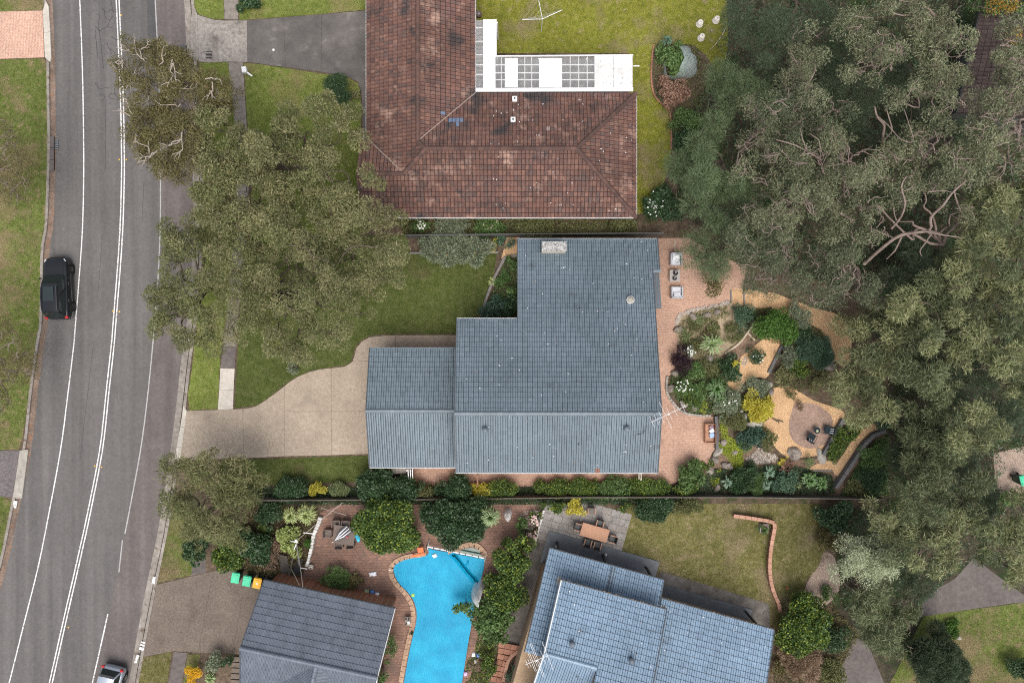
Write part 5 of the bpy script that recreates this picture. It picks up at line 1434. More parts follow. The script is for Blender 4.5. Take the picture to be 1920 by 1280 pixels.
# ---- the trees on the right
RT = [
 ('gum_tree', 'grey gum with upright crown at the top edge left of the others', [(1490, 80, 34), (1503, 118, 38), (1478, 160, 33), (1512, 182, 28)], (1470, 150), 11, 'gum', 'leaf_grey', 2),
 ('gum_tree', 'grey green gum with rounded head above the forked pink trunk', [(1598, 50, 32), (1632, 80, 42), (1650, 122, 38), (1608, 132, 34), (1668, 92, 24)], (1600, 150), 12, 'gum', 'leaf_grey', 2),
 ('gum_tree', 'grey gum at the top edge beside the dark tiled roof', [(1718, 50, 42), (1758, 62, 42), (1786, 96, 36), (1738, 112, 36), (1700, 22, 34), (1665, 10, 30)], (1700, 100), 12, 'gum', 'leaf_grey', 2),
 ('gum_tree', 'grey gum spreading below the dark tiled roof corner', [(1740, 155, 40), (1782, 150, 34), (1700, 185, 38), (1800, 195, 32), (1760, 200, 34)], (1720, 190), 11, 'gum', 'leaf_grey', 1),
 ('gum_tree', 'tall grey gum at the right edge beyond the dark roof', [(1880, 130, 34), (1908, 110, 32), (1885, 175, 38), (1915, 190, 30), (1860, 190, 26), (1872, 95, 24), (1880, 55, 22), (1850, 205, 28)], (1860, 170), 11, 'gum', 'leaf_grey', 2),
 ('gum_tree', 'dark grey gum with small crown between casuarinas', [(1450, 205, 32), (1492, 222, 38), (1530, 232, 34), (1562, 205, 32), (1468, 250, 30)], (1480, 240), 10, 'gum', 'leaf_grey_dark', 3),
 ('gum_tree', 'thin grey gum with bare limbs nearest the netted bush', [(1405, 205, 26), (1425, 240, 32), (1395, 282, 28), (1442, 290, 34), (1382, 318, 26)], (1400, 270), 10, 'sparse', 'leaf_grey', 3),
 ('gum_tree', 'grey gum crown left of the big pink branches', [(1562, 272, 40), (1600, 305, 42), (1545, 322, 42), (1502, 302, 36), (1590, 360, 36)], (1540, 310), 11, 'gum', 'leaf_grey', 3),
 ('gum_tree', 'grey gum above the big pink branches', [(1652, 290, 28), (1702, 272, 42), (1750, 282, 42), (1692, 322, 40), (1785, 312, 36), (1640, 340, 26)], (1690, 300), 12, 'gum', 'leaf_grey', 3),
 ('gum_tree', 'brownish grey gum at the right edge in the upper third', [(1822, 240, 40), (1868, 252, 42), (1902, 292, 36), (1850, 312, 42), (1815, 300, 34)], (1830, 280), 11, 'sparse', 'leaf_grey', 3),
 ('gum_tree', 'spreading grey gum over the rear boundary of the garden', [(1432, 342, 32), (1472, 372, 38), (1522, 392, 42), (1562, 412, 38), (1452, 422, 42), (1402, 398, 28)], (1470, 400), 10, 'gum', 'leaf_grey', 2),
 ('gum_tree', 'old gum with thick bare pink limbs', [(1622, 392, 32), (1682, 372, 32), (1640, 432, 26), (1742, 360, 30), (1790, 400, 26), (1800, 345, 26)], (1700, 470), 12, 'sparse', 'leaf_grey', 1),
 ('gum_tree', 'grey gum beside the terrace seats', [(1385, 452, 30), (1410, 490, 36), (1442, 460, 42), (1482, 482, 42), (1440, 520, 36), (1400, 532, 22), (1492, 530, 32)], (1450, 500), 8, 'gum', 'leaf_grey_dark', 1),
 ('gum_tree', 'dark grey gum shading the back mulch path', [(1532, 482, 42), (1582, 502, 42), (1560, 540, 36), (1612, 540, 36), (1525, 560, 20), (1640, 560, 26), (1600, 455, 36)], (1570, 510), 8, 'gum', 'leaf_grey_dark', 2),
 ('wattle_tree', 'yellowish fine leafed tree at the right edge below the pink limbs', [(1850, 382, 42), (1902, 372, 38), (1882, 440, 46), (1840, 440, 38), (1912, 500, 42)], (1860, 420), 9, 'willow', 'leaf_willow', 0),
 ('wattle_tree', 'pale fine leafed tree right of the dark hollow', [(1782, 492, 26), (1792, 525, 42), (1842, 542, 46), (1892, 562, 46), (1740, 535, 30)], (1820, 530), 8, 'willow', 'leaf_willow', 1),
 ('wattle_tree', 'fine leafed yellow green tree just outside the back corner', [(1702, 572, 36), (1752, 592, 46), (1722, 640, 46), (1782, 640, 46), (1832, 610, 42), (1690, 620, 26)], (1740, 610), 8, 'willow', 'leaf_willow', 0),
 ('wattle_tree', 'dense fine leafed tree at the right edge at mid height', [(1882, 650, 46), (1912, 612, 36), (1852, 692, 42), (1902, 720, 42)], (1880, 670), 8, 'willow', 'leaf_willow', 0),
 ('wattle_tree', 'fine leafed tree hanging over the round garden patio', [(1600, 612, 26), (1640, 620, 32), (1605, 665, 30), (1640, 672, 38), (1622, 722, 40), (1585, 735, 32), (1645, 762, 36), (1560, 715, 22), (1612, 785, 20), (1655, 600, 30)], (1640, 690), 5.5, 'willow', 'leaf_willow', 0),
 ('wattle_tree', 'fine leafed tree in the middle of the right hand row', [(1722, 710, 42), (1772, 722, 36), (1740, 762, 36), (1695, 690, 30)], (1735, 730), 7, 'willow', 'leaf_willow_dark', 0),
 ('wattle_tree', 'rounded pale wattle left of the bare ground', [(1802, 802, 46), (1842, 795, 34), (1825, 840, 34), (1785, 842, 34)], (1805, 815), 7.5, 'willow', 'leaf_willow', 0),
 ('wattle_tree', 'dark fine leafed tree behind the lower sleeper path', [(1722, 822, 38), (1702, 880, 38), (1742, 862, 34), (1690, 800, 30)], (1715, 850), 5.5, 'willow', 'leaf_willow_dark', 0),
 ('wattle_tree', 'fine leafed tree below the bare ground patch', [(1762, 902, 42), (1722, 932, 40), (1802, 942, 38), (1830, 900, 26)], (1770, 925), 7, 'willow', 'leaf_willow_dark', 0),
 ('wattle_tree', 'yellow green tree right of the silver leafed tree', [(1682, 982, 42), (1732, 1002, 42), (1650, 962, 26), (1692, 1038, 36), (1755, 1045, 32)], (1700, 1000), 7.5, 'willow', 'leaf_willow', 0),
 ('wattle_tree', 'yellow green tree above the grey lane at the right edge', [(1802, 992, 42), (1862, 982, 42), (1902, 1012, 42), (1845, 1030, 30), (1890, 1062, 34), (1915, 950, 32)], (1860, 1000), 7.5, 'willow', 'leaf_willow', 0),
 ('wattle_tree', 'loose olive tree below the silver leafed tree', [(1622, 1132, 40), (1672, 1132, 42), (1652, 1182, 40), (1702, 1165, 32), (1625, 1190, 24), (1690, 1210, 24)], (1660, 1150), 6.5, 'willow', 'leaf_willow_dark', 1),
]
for i, (nm, lb, lob, base, h, kd, lm, bare) in enumerate(RT):
 br = None
 if 'pink limbs' in lb and 'old' in lb:
  br = [([(1620, 495, 5), (1650, 468, 6.5), (1690, 440, 7.5), (1742, 432, 8.2), (1745, 408, 8.8), (1768, 385, 9.4), (1785, 362, 9.8), (1812, 338, 10.2)], 0.124), ([(1672, 428, 7.2), (1690, 405, 8.4), (1697, 380, 9.2), (1690, 350, 9.8), (1700, 330, 10.2)], 0.081),
    ([(1690, 440, 7.5), (1730, 434, 8.2), (1765, 440, 8.6), (1805, 446, 8.8)], 0.074), ([(1745, 440, 8.2), (1735, 455, 8.5), (1725, 470, 8.6), (1728, 480, 8.6)], 0.056), ([(1690, 445, 7.2), (1678, 470, 7.4), (1662, 486, 7.2)], 0.062), ([(1740, 360, 9.6), (1770, 357, 9.9), (1800, 365, 9.9)], 0.037)]
 if 'forked pink trunk' in lb:
  br = [([(1660, 290, 6), (1655, 260, 7.5), (1658, 235, 8.4), (1645, 220, 9.0), (1640, 200, 9.6)], 0.105), ([(1658, 262, 7.6), (1672, 245, 8.4), (1668, 225, 9.2), (1662, 205, 9.8)], 0.062), ([(1645, 218, 9.2), (1665, 235, 9.6), (1690, 262, 10), (1712, 265, 10.2), (1705, 235, 10.6), (1695, 205, 11)], 0.037)]
 if 'left of the big pink' in lb:
  br = [([(1540, 300, 8), (1515, 285, 9), (1490, 272, 9.6), (1455, 262, 10)], 0.062), ([(1515, 288, 9), (1505, 262, 9.8), (1500, 240, 10.2)], 0.037), ([(1540, 285, 8.6), (1535, 262, 9.6), (1518, 250, 10)], 0.043)]
 tree(nm, lb, lob, base, h, kd, lm, 'bark_pink' if nm == 'gum_tree' else 'bark_brown', 40 + i, bare=bare + (1 if nm == 'gum_tree' else 0), branches=br, trunk_r=0.2 if nm == 'gum_tree' else 0.14, cover=0.86 if nm == 'gum_tree' else 0.92, lmat2=('leaf_willow_dark' if lm == 'leaf_willow' else None))
CT = [
 ('dark casuarina at the top edge behind the cream pots', [(1400, 20, 40), (1440, 60, 40), (1395, 80, 26), (1480, 30, 40), (1540, 25, 40), (1560, 70, 36), (1430, 110, 34)], (1460, 60), 9.5, 'leaf_casuarina_dark'),
 ('soft green casuarina right of the red leafed shrub', [(1335, 150, 30), (1365, 172, 36), (1400, 150, 30), (1345, 200, 30), (1380, 215, 28), (1410, 185, 26)], (1370, 180), 7.5, 'leaf_casuarina'),
 ('broad soft green casuarina beside the brown house garden', [(1290, 300, 34), (1330, 280, 38), (1310, 340, 38), (1350, 330, 40), (1280, 345, 28), (1350, 380, 36), (1310, 385, 30), (1390, 365, 30), (1265, 320, 20), (1320, 245, 28)], (1320, 330), 7.5, 'leaf_casuarina'),
 ('dark green casuarina overhanging the terrace armchairs', [(1310, 455, 24), (1335, 470, 30), (1305, 485, 20), (1345, 500, 26), (1330, 505, 22), (1370, 440, 34), (1390, 475, 30), (1340, 425, 30)], (1350, 465), 6.5, 'leaf_casuarina'),
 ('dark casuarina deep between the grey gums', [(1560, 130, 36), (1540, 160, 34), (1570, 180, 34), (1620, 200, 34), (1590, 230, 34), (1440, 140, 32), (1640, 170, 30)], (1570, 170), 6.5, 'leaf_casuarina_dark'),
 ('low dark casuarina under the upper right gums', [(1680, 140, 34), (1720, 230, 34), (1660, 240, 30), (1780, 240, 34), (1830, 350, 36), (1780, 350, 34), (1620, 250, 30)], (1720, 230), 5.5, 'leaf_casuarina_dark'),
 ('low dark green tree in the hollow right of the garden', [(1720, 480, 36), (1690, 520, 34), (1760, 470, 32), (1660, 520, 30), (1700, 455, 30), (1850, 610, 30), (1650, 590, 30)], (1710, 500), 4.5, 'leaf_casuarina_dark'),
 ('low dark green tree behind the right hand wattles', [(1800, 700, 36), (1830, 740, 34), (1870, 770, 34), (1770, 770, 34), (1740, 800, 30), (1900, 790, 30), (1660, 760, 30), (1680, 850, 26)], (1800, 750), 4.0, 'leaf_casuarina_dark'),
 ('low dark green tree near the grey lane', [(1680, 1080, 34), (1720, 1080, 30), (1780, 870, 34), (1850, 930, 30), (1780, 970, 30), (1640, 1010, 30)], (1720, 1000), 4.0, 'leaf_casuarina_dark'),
]
for i, (lb, lob, base, h, lm) in enumerate(CT):
 tree('casuarina_tree', lb, lob, base, h, 'casuarina', lm, 'bark_brown', 80 + i, zlo=0.6, bare=0)
tree('silver_tree', 'silvery pale green rounded tree beside the lower lawn', [(1588, 1042, 34), (1638, 1032, 34), (1618, 1068, 36), (1572, 1072, 22), (1655, 1058, 26), (1600, 1015, 22), (1610, 1045, 34)], (1595, 1100), 5.5, 'gum', 'leaf_silver', 'bark_brown', 95, zlo=0.78)
tree('autumn_tree', 'orange autumn tree at the top right corner', [(1885, 20, 14), (1908, 58, 12), (1868, 8, 10)], (1890, 30), 7, 'broad', 'leaf_autumn', 'bark_brown', 96)
tree('autumn_tree', 'bright green tree at the top right corner behind the orange one', [(1905, 25, 26), (1860, 12, 22), (1830, 5, 22), (1915, 90, 20)], (1900, 10), 5, 'broad', 'leaf_green', 'bark_brown', 97)
# undergrowth of the wood: one mass nobody could count
def scatter_leaves(name, label, cat, poly_px, n, z, L, W, mat, seed, kind='stuff', flat=0.6):
 r = np.random.default_rng(seed)
 pl = [P(x, y) for x, y in poly_px]
 xs = [p.x for p in pl]; ys = [p.y for p in pl]
 x = r.uniform(min(xs), max(xs), n); y = r.uniform(min(ys), max(ys), n)
 k = inside([(p.x, p.y) for p in pl], x, y)
 x, y = x[k], y[k]
 n = len(x)
 hz = 0.5 + 0.5 * np.sin(x * 1.7 + 3 * np.sin(y * 0.9)) * np.cos(y * 1.3 + 2 * np.sin(x * 0.7))
 zz = z[0] + (z[1] - z[0]) * hz * r.random(n) ** 0.6
 ax = r.normal(0, 1, (n, 3)); ax[:, 2] *= flat
 v = leaf_quads(np.stack([x, y, zz], 1), ax, r.uniform(*L, n), r.uniform(*W, n), r)
 o = quads_obj(name, v, 4, M[mat])
 return tag(o, label, cat, kind=kind)
FOREST = [(1365, -40), (1960, -40), (1960, 840), (1870, 850), (1870, 930), (1960, 940), (1960, 1040), (1860, 1060), (1800, 1050), (1700, 1160), (1600, 1180), (1570, 1120), (1580, 960), (1668, 930), (1668, 560), (1450, 510), (1350, 440), (1275, 400), (1262, 260), (1330, 160)]
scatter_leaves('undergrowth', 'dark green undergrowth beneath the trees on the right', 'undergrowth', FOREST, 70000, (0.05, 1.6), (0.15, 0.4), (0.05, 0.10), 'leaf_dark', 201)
scatter_leaves('leaf_litter', 'brown fallen leaves beneath the trees on the right', 'leaves', FOREST, 30000, (0.01, 0.06), (0.08, 0.16), (0.03, 0.06), 'leaf_dry', 202, flat=0.15)
# ---- shrubs
SH = {'fine': (0.08, 0.15, 0.028, 0.05, 260), 'mid': (0.11, 0.20, 0.05, 0.085, 150), 'broad': (0.15, 0.25, 0.085, 0.14, 105), 'feather': (0.22, 0.42, 0.022, 0.04, 210), 'long': (0.24, 0.40, 0.04, 0.07, 120)}
def shrub(name, label, px, py, rp, h, style, mat, seed, sy=1.0, flowers=None, cat='shrub', group=None, fl_n=14, lumps=None, rot=0.0):
 r = np.random.default_rng(seed)
 z = h * 0.7
 q = P(px, py, z)
 rl = S(rp, z) * 1.16
 t = thing(name, label, cat, (q.x, q.y, 0), group)
 l0, l1, w0, w1, dens = SH[style]
 n_l = lumps or max(8, int(rl * rl * 10) + 8)
 C, RR = [], []
 ph = r.uniform(0, 6.283, 3)
 for k in range(n_l):
  a = r.uniform(0, 6.283); d_ = math.sqrt(r.random()) * rl * 0.74 * (1 + 0.20 * math.sin(2 * a + ph[0]) + 0.16 * math.sin(3 * a + ph[1]) + 0.1 * math.sin(5 * a + ph[2]))
  rc = min(0.62, rl * r.uniform(0.18, 0.42))
  x_, y_ = math.cos(a) * d_, math.sin(a) * d_ * sy
  if rot: x_, y_ = x_ * math.cos(rot) - y_ * math.sin(rot), x_ * math.sin(rot) + y_ * math.cos(rot)
  C.append((q.x + x_, q.y + y_, max(rc * 0.5, h * (0.45 + 0.35 * (1 - (d_ / rl) ** 2)) + r.normal(0, h * 0.10)))); RR.append(rc)
 C, RR = np.array(C), np.array(RR)
 cnt = np.maximum(10, (dens * 1.15 * RR ** 2 * 3.14 * 2.2).astype(int))
 idx = np.repeat(np.arange(len(C)), cnt)
 n = len(idx)
 d_ = rand_dirs(r, n, 0.8)
 pos = C[idx] + d_ * (RR[idx] * (0.5 + 0.55 * r.random(n) ** 0.6))[:, None] * np.array([1, 1, min(1.0, h / (rl + 0.01) * 0.8)])
 pos[:, 2] = np.maximum(pos[:, 2], 0.03)
 ax = d_ * (1.4 if style in ('feather', 'long') else 0.5) + r.normal(0, 0.55, (n, 3))
 quads_obj('foliage', leaf_quads(pos, ax, r.uniform(l0, l1, n), r.uniform(w0, w1, n), r), 4, M[mat], t)
 tb = Tubes()
 for k in range(min(6, n_l)):
  tb.add(wiggle((q.x + r.normal(0, 0.04), q.y + r.normal(0, 0.04), 0.0), C[k], 3, 0.05, r), np.linspace(0.03, 0.01, 4), 5)
 tb.done('stem', M['twig'], t)
 if flowers:
  fv = []
  top = pos[pos[:, 2] > np.quantile(pos[:, 2], 0.72)]
  for k in range(fl_n):
   c = top[r.integers(len(top))] + np.array([0, 0, 0.05])
   s = r.uniform(0.03, 0.06); a0 = r.uniform(0, 1)
   for j in range(5):
    a = a0 + j * 1.2566
    e = np.array([math.cos(a), math.sin(a), 0.25]); p_ = np.array([-math.sin(a), math.cos(a), 0])
    fv += [c, c + e * s * 0.7 + p_ * s * 0.4, c + e * s * 1.3, c + e * s * 0.7 - p_ * s * 0.4]
  quads_obj('flowers', np.array(fv), 4, M[flowers], t)['kind'] = 'stuff'
 return t
def rosette(name, label, px, py, rp, h, n, mat, seed, wid=0.05, stem=0.0, droop=0.35, cat='plant', bark='bark_brown', base=None):
 """strap leaves from one crown; stem > 0 lifts the crown on a trunk"""
 r = np.random.default_rng(seed)
 q = P(px, py, stem + h * 0.3)
 rl = S(rp, stem)
 bq = P(base[0], base[1], 0) if base else q
 t = thing(name, label, cat, (bq.x, bq.y, 0))
 c = np.array([q.x, q.y, stem + 0.05])
 V = []
 for k in range(n):
  a = r.uniform(0, 6.283)
  e = r.random() ** 0.8                       # 0 upright .. 1 flat
  l = rl * r.uniform(0.75, 1.05)
  ho = np.array([math.cos(a), math.sin(a), 0]); sd = np.array([-math.sin(a), math.cos(a), 0])
  reach = l * (0.35 + 0.65 * e); rise = h * (1.0 - 0.75 * e)
  P0 = c
  P1 = c + ho * reach * 0.5 + np.array([0, 0, rise * 0.8])
  P2 = c + ho * reach * 0.85 + np.array([0, 0, rise * 0.85 - droop * l * 0.25 * e])
  P3 = c + ho * reach + np.array([0, 0, rise * 0.6 - droop * l * 0.6 * e])
  ws = [wid * 0.5, wid, wid * 0.7, wid * 0.08]
  pts = [P0, P1, P2, P3]
  up = np.array([0, 0, wid * 0.25])
  for j in range(3):
   V += [pts[j] - sd * ws[j] / 2 + up, pts[j + 1] - sd * ws[j + 1] / 2 + up, pts[j + 1] + sd * ws[j + 1] / 2 + up, pts[j] + sd * ws[j] / 2 + up]
 V = np.array(V); V[:, 2] = np.maximum(V[:, 2], 0.03)
 quads_obj('leaves', V, 4, M[mat], t)
 tb = Tubes()
 tb.add(wiggle((bq.x, bq.y, -0.02), c + np.array([0, 0, 0.05]), 4, 0.02, r), np.linspace(0.09, 0.07, 5) if stem else np.linspace(0.07, 0.04, 5), 8)
 tb.done('stem', M[bark], t)
 return t
# (name, label, px, py, r_px, height, style, material, options)
SHRUBS = [
 # brown house front and back
 ('round_shrub', 'dark green clipped round shrub beside the dark driveway', 632, 166, 29, 1.6, 'fine', 'leaf_dark', {}),
 ('shrub', 'low yellowish plants beside the clipped round shrub', 665, 178, 12, 0.5, 'mid', 'leaf_olive', {}),
 ('shrub', 'dark green shrub cut by the top edge left of the footpath', 463, 0, 20, 0.8, 'broad', 'leaf_dark', {}),
 ('red_shrub', 'reddish brown leafed shrub below the netted bush', 1264, 172, 27, 1.3, 'mid', 'leaf_red', {}),
 ('shrub', 'low green plants left of the netted bush', 1240, 95, 16, 0.6, 'mid', 'leaf_green', {}),
 ('shrub', 'green shrub under the net', 1262, 112, 26, 1.3, 'broad', 'leaf_green', {}),
 ('shrub', 'green shrub below the red leafed shrub', 1288, 225, 26, 1.1, 'mid', 'leaf_green', {}),
 ('shrub', 'green shrub along the curved brick edging', 1282, 262, 22, 1.0, 'mid', 'leaf_dark', {}),
 ('flower_shrub', 'dark green shrub with white flowers at the corner of the brown house', 1222, 386, 24, 1.2, 'broad', 'leaf_dark', dict(flowers='petal_white', fl_n=40)),
 ('shrub', 'dark green shrub right of the white flowering one', 1255, 395, 26, 1.1, 'mid', 'leaf_dark', {}),
 ('shrub', 'glossy dark shrub beside the soft green casuarina', 1240, 362, 20, 1.0, 'broad', 'leaf_dark', {}),
 ('flower_shrub', 'white rose bush under the eave of the brown house', 785, 424, 18, 0.9, 'mid', 'leaf_green', dict(flowers='petal_white', fl_n=36, sy=0.6)),
 ('shrub', 'grey green shrub below the brown house eave', 850, 424, 26, 0.9, 'long', 'leaf_banksia', dict(sy=0.55)),
 ('flower_shrub', 'green bush with red flowers below the brown house eave', 912, 424, 26, 0.9, 'mid', 'leaf_green', dict(flowers='petal_pink', fl_n=16, sy=0.55)),
 ('shrub', 'olive shrub below the brown house eave above the chimney', 1000, 420, 36, 1.0, 'mid', 'leaf_olive_green', dict(sy=0.5)),
 ('shrub', 'small shrub below the brown house eave near its east end', 1165, 420, 22, 0.7, 'mid', 'leaf_olive_green', dict(sy=0.5)),
 # main front garden
 ('banksia_shrub', 'grey green banksia shrub left part of the front bed', 818, 462, 30, 1.3, 'long', 'leaf_banksia', dict(flowers='petal_orange', fl_n=5)),
 ('banksia_shrub', 'grey green banksia shrub in the middle of the front bed', 852, 468, 30, 1.4, 'long', 'leaf_banksia', dict(flowers='petal_orange', fl_n=4)),
 ('banksia_shrub', 'grey green banksia shrub right part of the front bed', 886, 466, 30, 1.3, 'long', 'leaf_banksia', dict(flowers='petal_orange', fl_n=4)),
 ('yellow_shrub', 'bright yellow small shrub in the front bed', 923, 462, 13, 0.7, 'fine', 'leaf_yellow', dict(sy=1.3)),
 ('shrub', 'blue green strappy shrub right of the yellow shrub', 945, 455, 15, 0.7, 'long', 'leaf_fern', {}),
 ('shrub', 'bright green shrub inside the stone edging near the house', 956, 497, 15, 0.7, 'broad', 'leaf_green', {}),
 ('shrub', 'low green shrub inside the stone edging halfway down', 942, 525, 14, 0.5, 'mid', 'leaf_strappy', {}),
 ('shrub', 'tall green shrub against the house wall', 963, 545, 14, 1.2, 'broad', 'leaf_green', {}),
 ('camellia_shrub', 'dark glossy camellia shrub in the lower corner of the bed', 930, 577, 24, 1.4, 'broad', 'leaf_dark_blue', {}),
 ('camellia_shrub', 'dark green camellia shrub hard against the house', 958, 572, 18, 1.5, 'broad', 'leaf_dark', {}),
 ('lime_shrub', 'small lime green shrub on the front lawn under the gum', 513, 640, 13, 0.6, 'fine', 'leaf_moss', dict(sy=1.3)),
 ('shrub', 'twiggy grey shrub at the edge of the front driveway', 552, 690, 14, 0.7, 'fine', 'leaf_banksia', {}),
 # hedge along the south boundary
 ('hedge_shrub', 'dark hedge shrub at the left end of the south boundary', 545, 916, 32, 1.0, 'mid', 'leaf_dark', dict(sy=0.45)),
 ('yellow_shrub', 'yellow shrub in the south hedge', 597, 916, 19, 0.9, 'fine', 'leaf_yellow', dict(sy=0.5)),
 ('hedge_shrub', 'pale green shrub right of the yellow hedge shrub', 635, 919, 22, 0.8, 'fine', 'leaf_succulent', dict(sy=0.45)),
 ('hedge_shrub', 'large dark green hedge shrub below the garage corner', 700, 908, 36, 1.9, 'broad', 'leaf_dark', dict(sy=0.75)),
 ('hedge_shrub', 'dark green hedge shrub left of the white gate posts', 755, 915, 30, 1.6, 'broad', 'leaf_dark', dict(sy=0.7)),
 ('hedge_shrub', 'small olive hedge shrub below the gate', 798, 922, 20, 0.9, 'mid', 'leaf_olive_green', dict(sy=0.6)),
 ('hedge_shrub', 'dark green rounded hedge shrub below the house corner', 857, 916, 35, 1.5, 'broad', 'leaf_dark', dict(sy=0.6)),
 ('yellow_shrub', 'yellow and green shrub along the brick side path', 940, 917, 30, 0.9, 'mid', 'leaf_lime', dict(sy=0.45)),
 ('yellow_shrub', 'golden leafed shrub at the start of the side path hedge', 905, 920, 22, 0.8, 'mid', 'leaf_yellow', dict(sy=0.5)),
 ('hedge_shrub', 'low reddish green hedge section along the side path', 1035, 914, 28, 0.8, 'mid', 'leaf_lime', dict(sy=0.4)),
 ('hedge_shrub', 'low green hedge section in the middle of the side path', 1090, 914, 32, 0.8, 'mid', 'leaf_lime', dict(sy=0.38)),
 ('hedge_shrub', 'low green hedge section below the white post', 1150, 914, 32, 0.8, 'mid', 'leaf_green', dict(sy=0.38)),
 ('hedge_shrub', 'low green hedge section at the right end of the side path', 1215, 914, 34, 0.8, 'mid', 'leaf_lime', dict(sy=0.38)),
 ('shrub', 'broad leafed green shrub at the lower corner of the terrace', 1296, 893, 25, 1.2, 'broad', 'leaf_green', {}),
 ('shrub', 'green and gold shrub below the terrace corner', 1285, 914, 22, 0.8, 'mid', 'leaf_lime', dict(sy=0.6)),
 # rear garden
 ('bright_shrub', 'bright green bushy shrub in the middle of the rear garden', 1455, 612, 33, 1.7, 'mid', 'leaf_bright', {}),
 ('fern_shrub', 'dark blue green fern clump beside the mulch path', 1530, 655, 29, 1.0, 'feather', 'leaf_fern', {}),
 ('shrub', 'dark green shrub at the shaded side of the fern clump', 1508, 632, 18, 0.8, 'mid', 'leaf_dark', {}),
 ('shrub', 'grey green shrub between the bright shrub and the path', 1500, 588, 24, 1.0, 'fine', 'leaf_banksia', {}),
 ('shrub', 'silver tipped strappy shrub along the dark sleeper', 1478, 670, 20, 0.8, 'long', 'leaf_banksia', {}),
 ('yellow_shrub', 'yellow green low shrub right of the dark sleeper', 1500, 690, 20, 0.6, 'mid', 'leaf_lime', {}),
 ('shrub', 'mixed low plants above the round patio', 1470, 705, 18, 0.5, 'mid', 'leaf_olive', {}),
 ('round_shrub', 'round dark green shrub with white specks on the mulch', 1418, 663, 18, 0.9, 'fine', 'leaf_dark', dict(flowers='petal_white', fl_n=9)),
 ('shrub', 'dark green shrub at the head of the garden bed', 1392, 592, 20, 0.8, 'fine', 'leaf_fern', {}),
 ('shrub', 'dark green shrub right of the sandy bed', 1412, 590, 14, 0.6, 'fine', 'leaf_dark', {}),
 ('ground_cover', 'dark olive mound of ground cover on the sandy bed', 1368, 618, 12, 0.3, 'fine', 'leaf_olive_green', {}),
 ('ground_cover', 'olive mound of ground cover beside the pale log', 1378, 628, 16, 0.3, 'fine', 'leaf_olive_green', {}),
 ('ground_cover', 'low succulent mound inside the stone edging', 1310, 600, 12, 0.25, 'fine', 'leaf_succulent', {}),
 ('ground_cover', 'low dark succulent mound near the stone edging', 1300, 615, 13, 0.25, 'fine', 'leaf_olive_green', {}),
 ('ground_cover', 'low grey succulent mound on the left of the bed', 1285, 632, 12, 0.25, 'fine', 'leaf_succulent', {}),
 ('ground_cover', 'low green succulent patch below the stone edging', 1335, 612, 14, 0.3, 'mid', 'leaf_olive_green', {}),
 ('ground_cover', 'reddish succulent patch above the palm', 1325, 622, 9, 0.2, 'mid', 'leaf_red', {}),
 ('ground_cover', 'low dark mound left of the palm', 1300, 648, 14, 0.35, 'mid', 'leaf_olive_green', {}),
 ('purple_shrub', 'blackish purple shrub beside the terrace', 1278, 675, 20, 0.9, 'mid', 'leaf_purple', dict(sy=1.3)),
 ('flower_shrub', 'silvery white flowering shrub above the purple shrub', 1293, 661, 13, 0.8, 'mid', 'leaf_banksia', dict(flowers='petal_white', fl_n=30)),
 ('shrub', 'green leafy shrub below the purple shrub', 1305, 695, 20, 0.6, 'mid', 'leaf_green', {}),
 ('shrub', 'olive green shrub left of the strappy dark plant', 1330, 690, 18, 0.5, 'mid', 'leaf_olive_green', {}),
 ('daisy_shrub', 'dark green daisy bush with a ring of white flowers', 1279, 723, 19, 0.8, 'fine', 'leaf_green', dict(flowers='petal_white', fl_n=26)),
 ('shrub', 'green shrub right of the daisy bush', 1310, 733, 17, 0.6, 'mid', 'leaf_green', {}),
 ('shrub', 'lime green low shrub near the white stone edging', 1295, 745, 16, 0.4, 'mid', 'leaf_lime', {}),
 ('shrub', 'dark leafy shrub with a yellow flower cluster beside the mulch', 1372, 690, 22, 0.9, 'broad', 'leaf_dark', {}),
 ('yellow_shrub', 'small yellow blooming plant on the dark leafy shrub', 1380, 682, 8, 1.1, 'mid', 'leaf_yellow', {}),
 ('flower_shrub', 'grey green bush with white roses', 1362, 757, 25, 0.9, 'mid', 'leaf_banksia', dict(flowers='petal_white', fl_n=12)),
 ('lime_shrub', 'small lime green shrub at the lower stone edge', 1320, 763, 8, 0.5, 'fine', 'leaf_moss', dict(sy=1.3)),
 ('yellow_shrub', 'large bright yellow shrub beside the mulch path', 1421, 760, 27, 1.0, 'long', 'leaf_yellow', {}),
 ('shrub', 'grey green shrub above the large yellow shrub', 1415, 728, 24, 0.8, 'fine', 'leaf_banksia', {}),
 ('round_shrub', 'olive round shrub behind the grey sleeper wall', 1376, 793, 20, 1.0, 'fine', 'leaf_olive_green', {}),
 ('shrub', 'green shrub below the boulder', 1412, 818, 22, 0.9, 'mid', 'leaf_dark_blue', {}),
 ('shrub', 'mixed green shrub at the edge of the mulch', 1440, 824, 18, 0.8, 'mid', 'leaf_olive_green', {}),
 ('shrub', 'green low shrub beside the mossy cover', 1398, 838, 13, 0.6, 'mid', 'leaf_green', {}),
 ('ground_cover', 'lime green mossy cover beside the sleeper wall', 1353, 800, 9, 0.12, 'fine', 'leaf_moss', dict(sy=2.6)),
 ('ground_cover', 'lime green mossy cover among the rocks', 1368, 838, 16, 0.14, 'fine', 'leaf_moss', {}),
 ('ground_cover', 'lime green mossy cover right of the rocks', 1385, 862, 13, 0.14, 'fine', 'leaf_moss', dict(sy=1.3)),
 ('ground_cover', 'small lime tuft among the lower rocks', 1347, 881, 5, 0.25, 'fine', 'leaf_moss', {}),
 ('ground_cover', 'lime green tuft near the south fence', 1341, 902, 8, 0.25, 'fine', 'leaf_moss', {}),
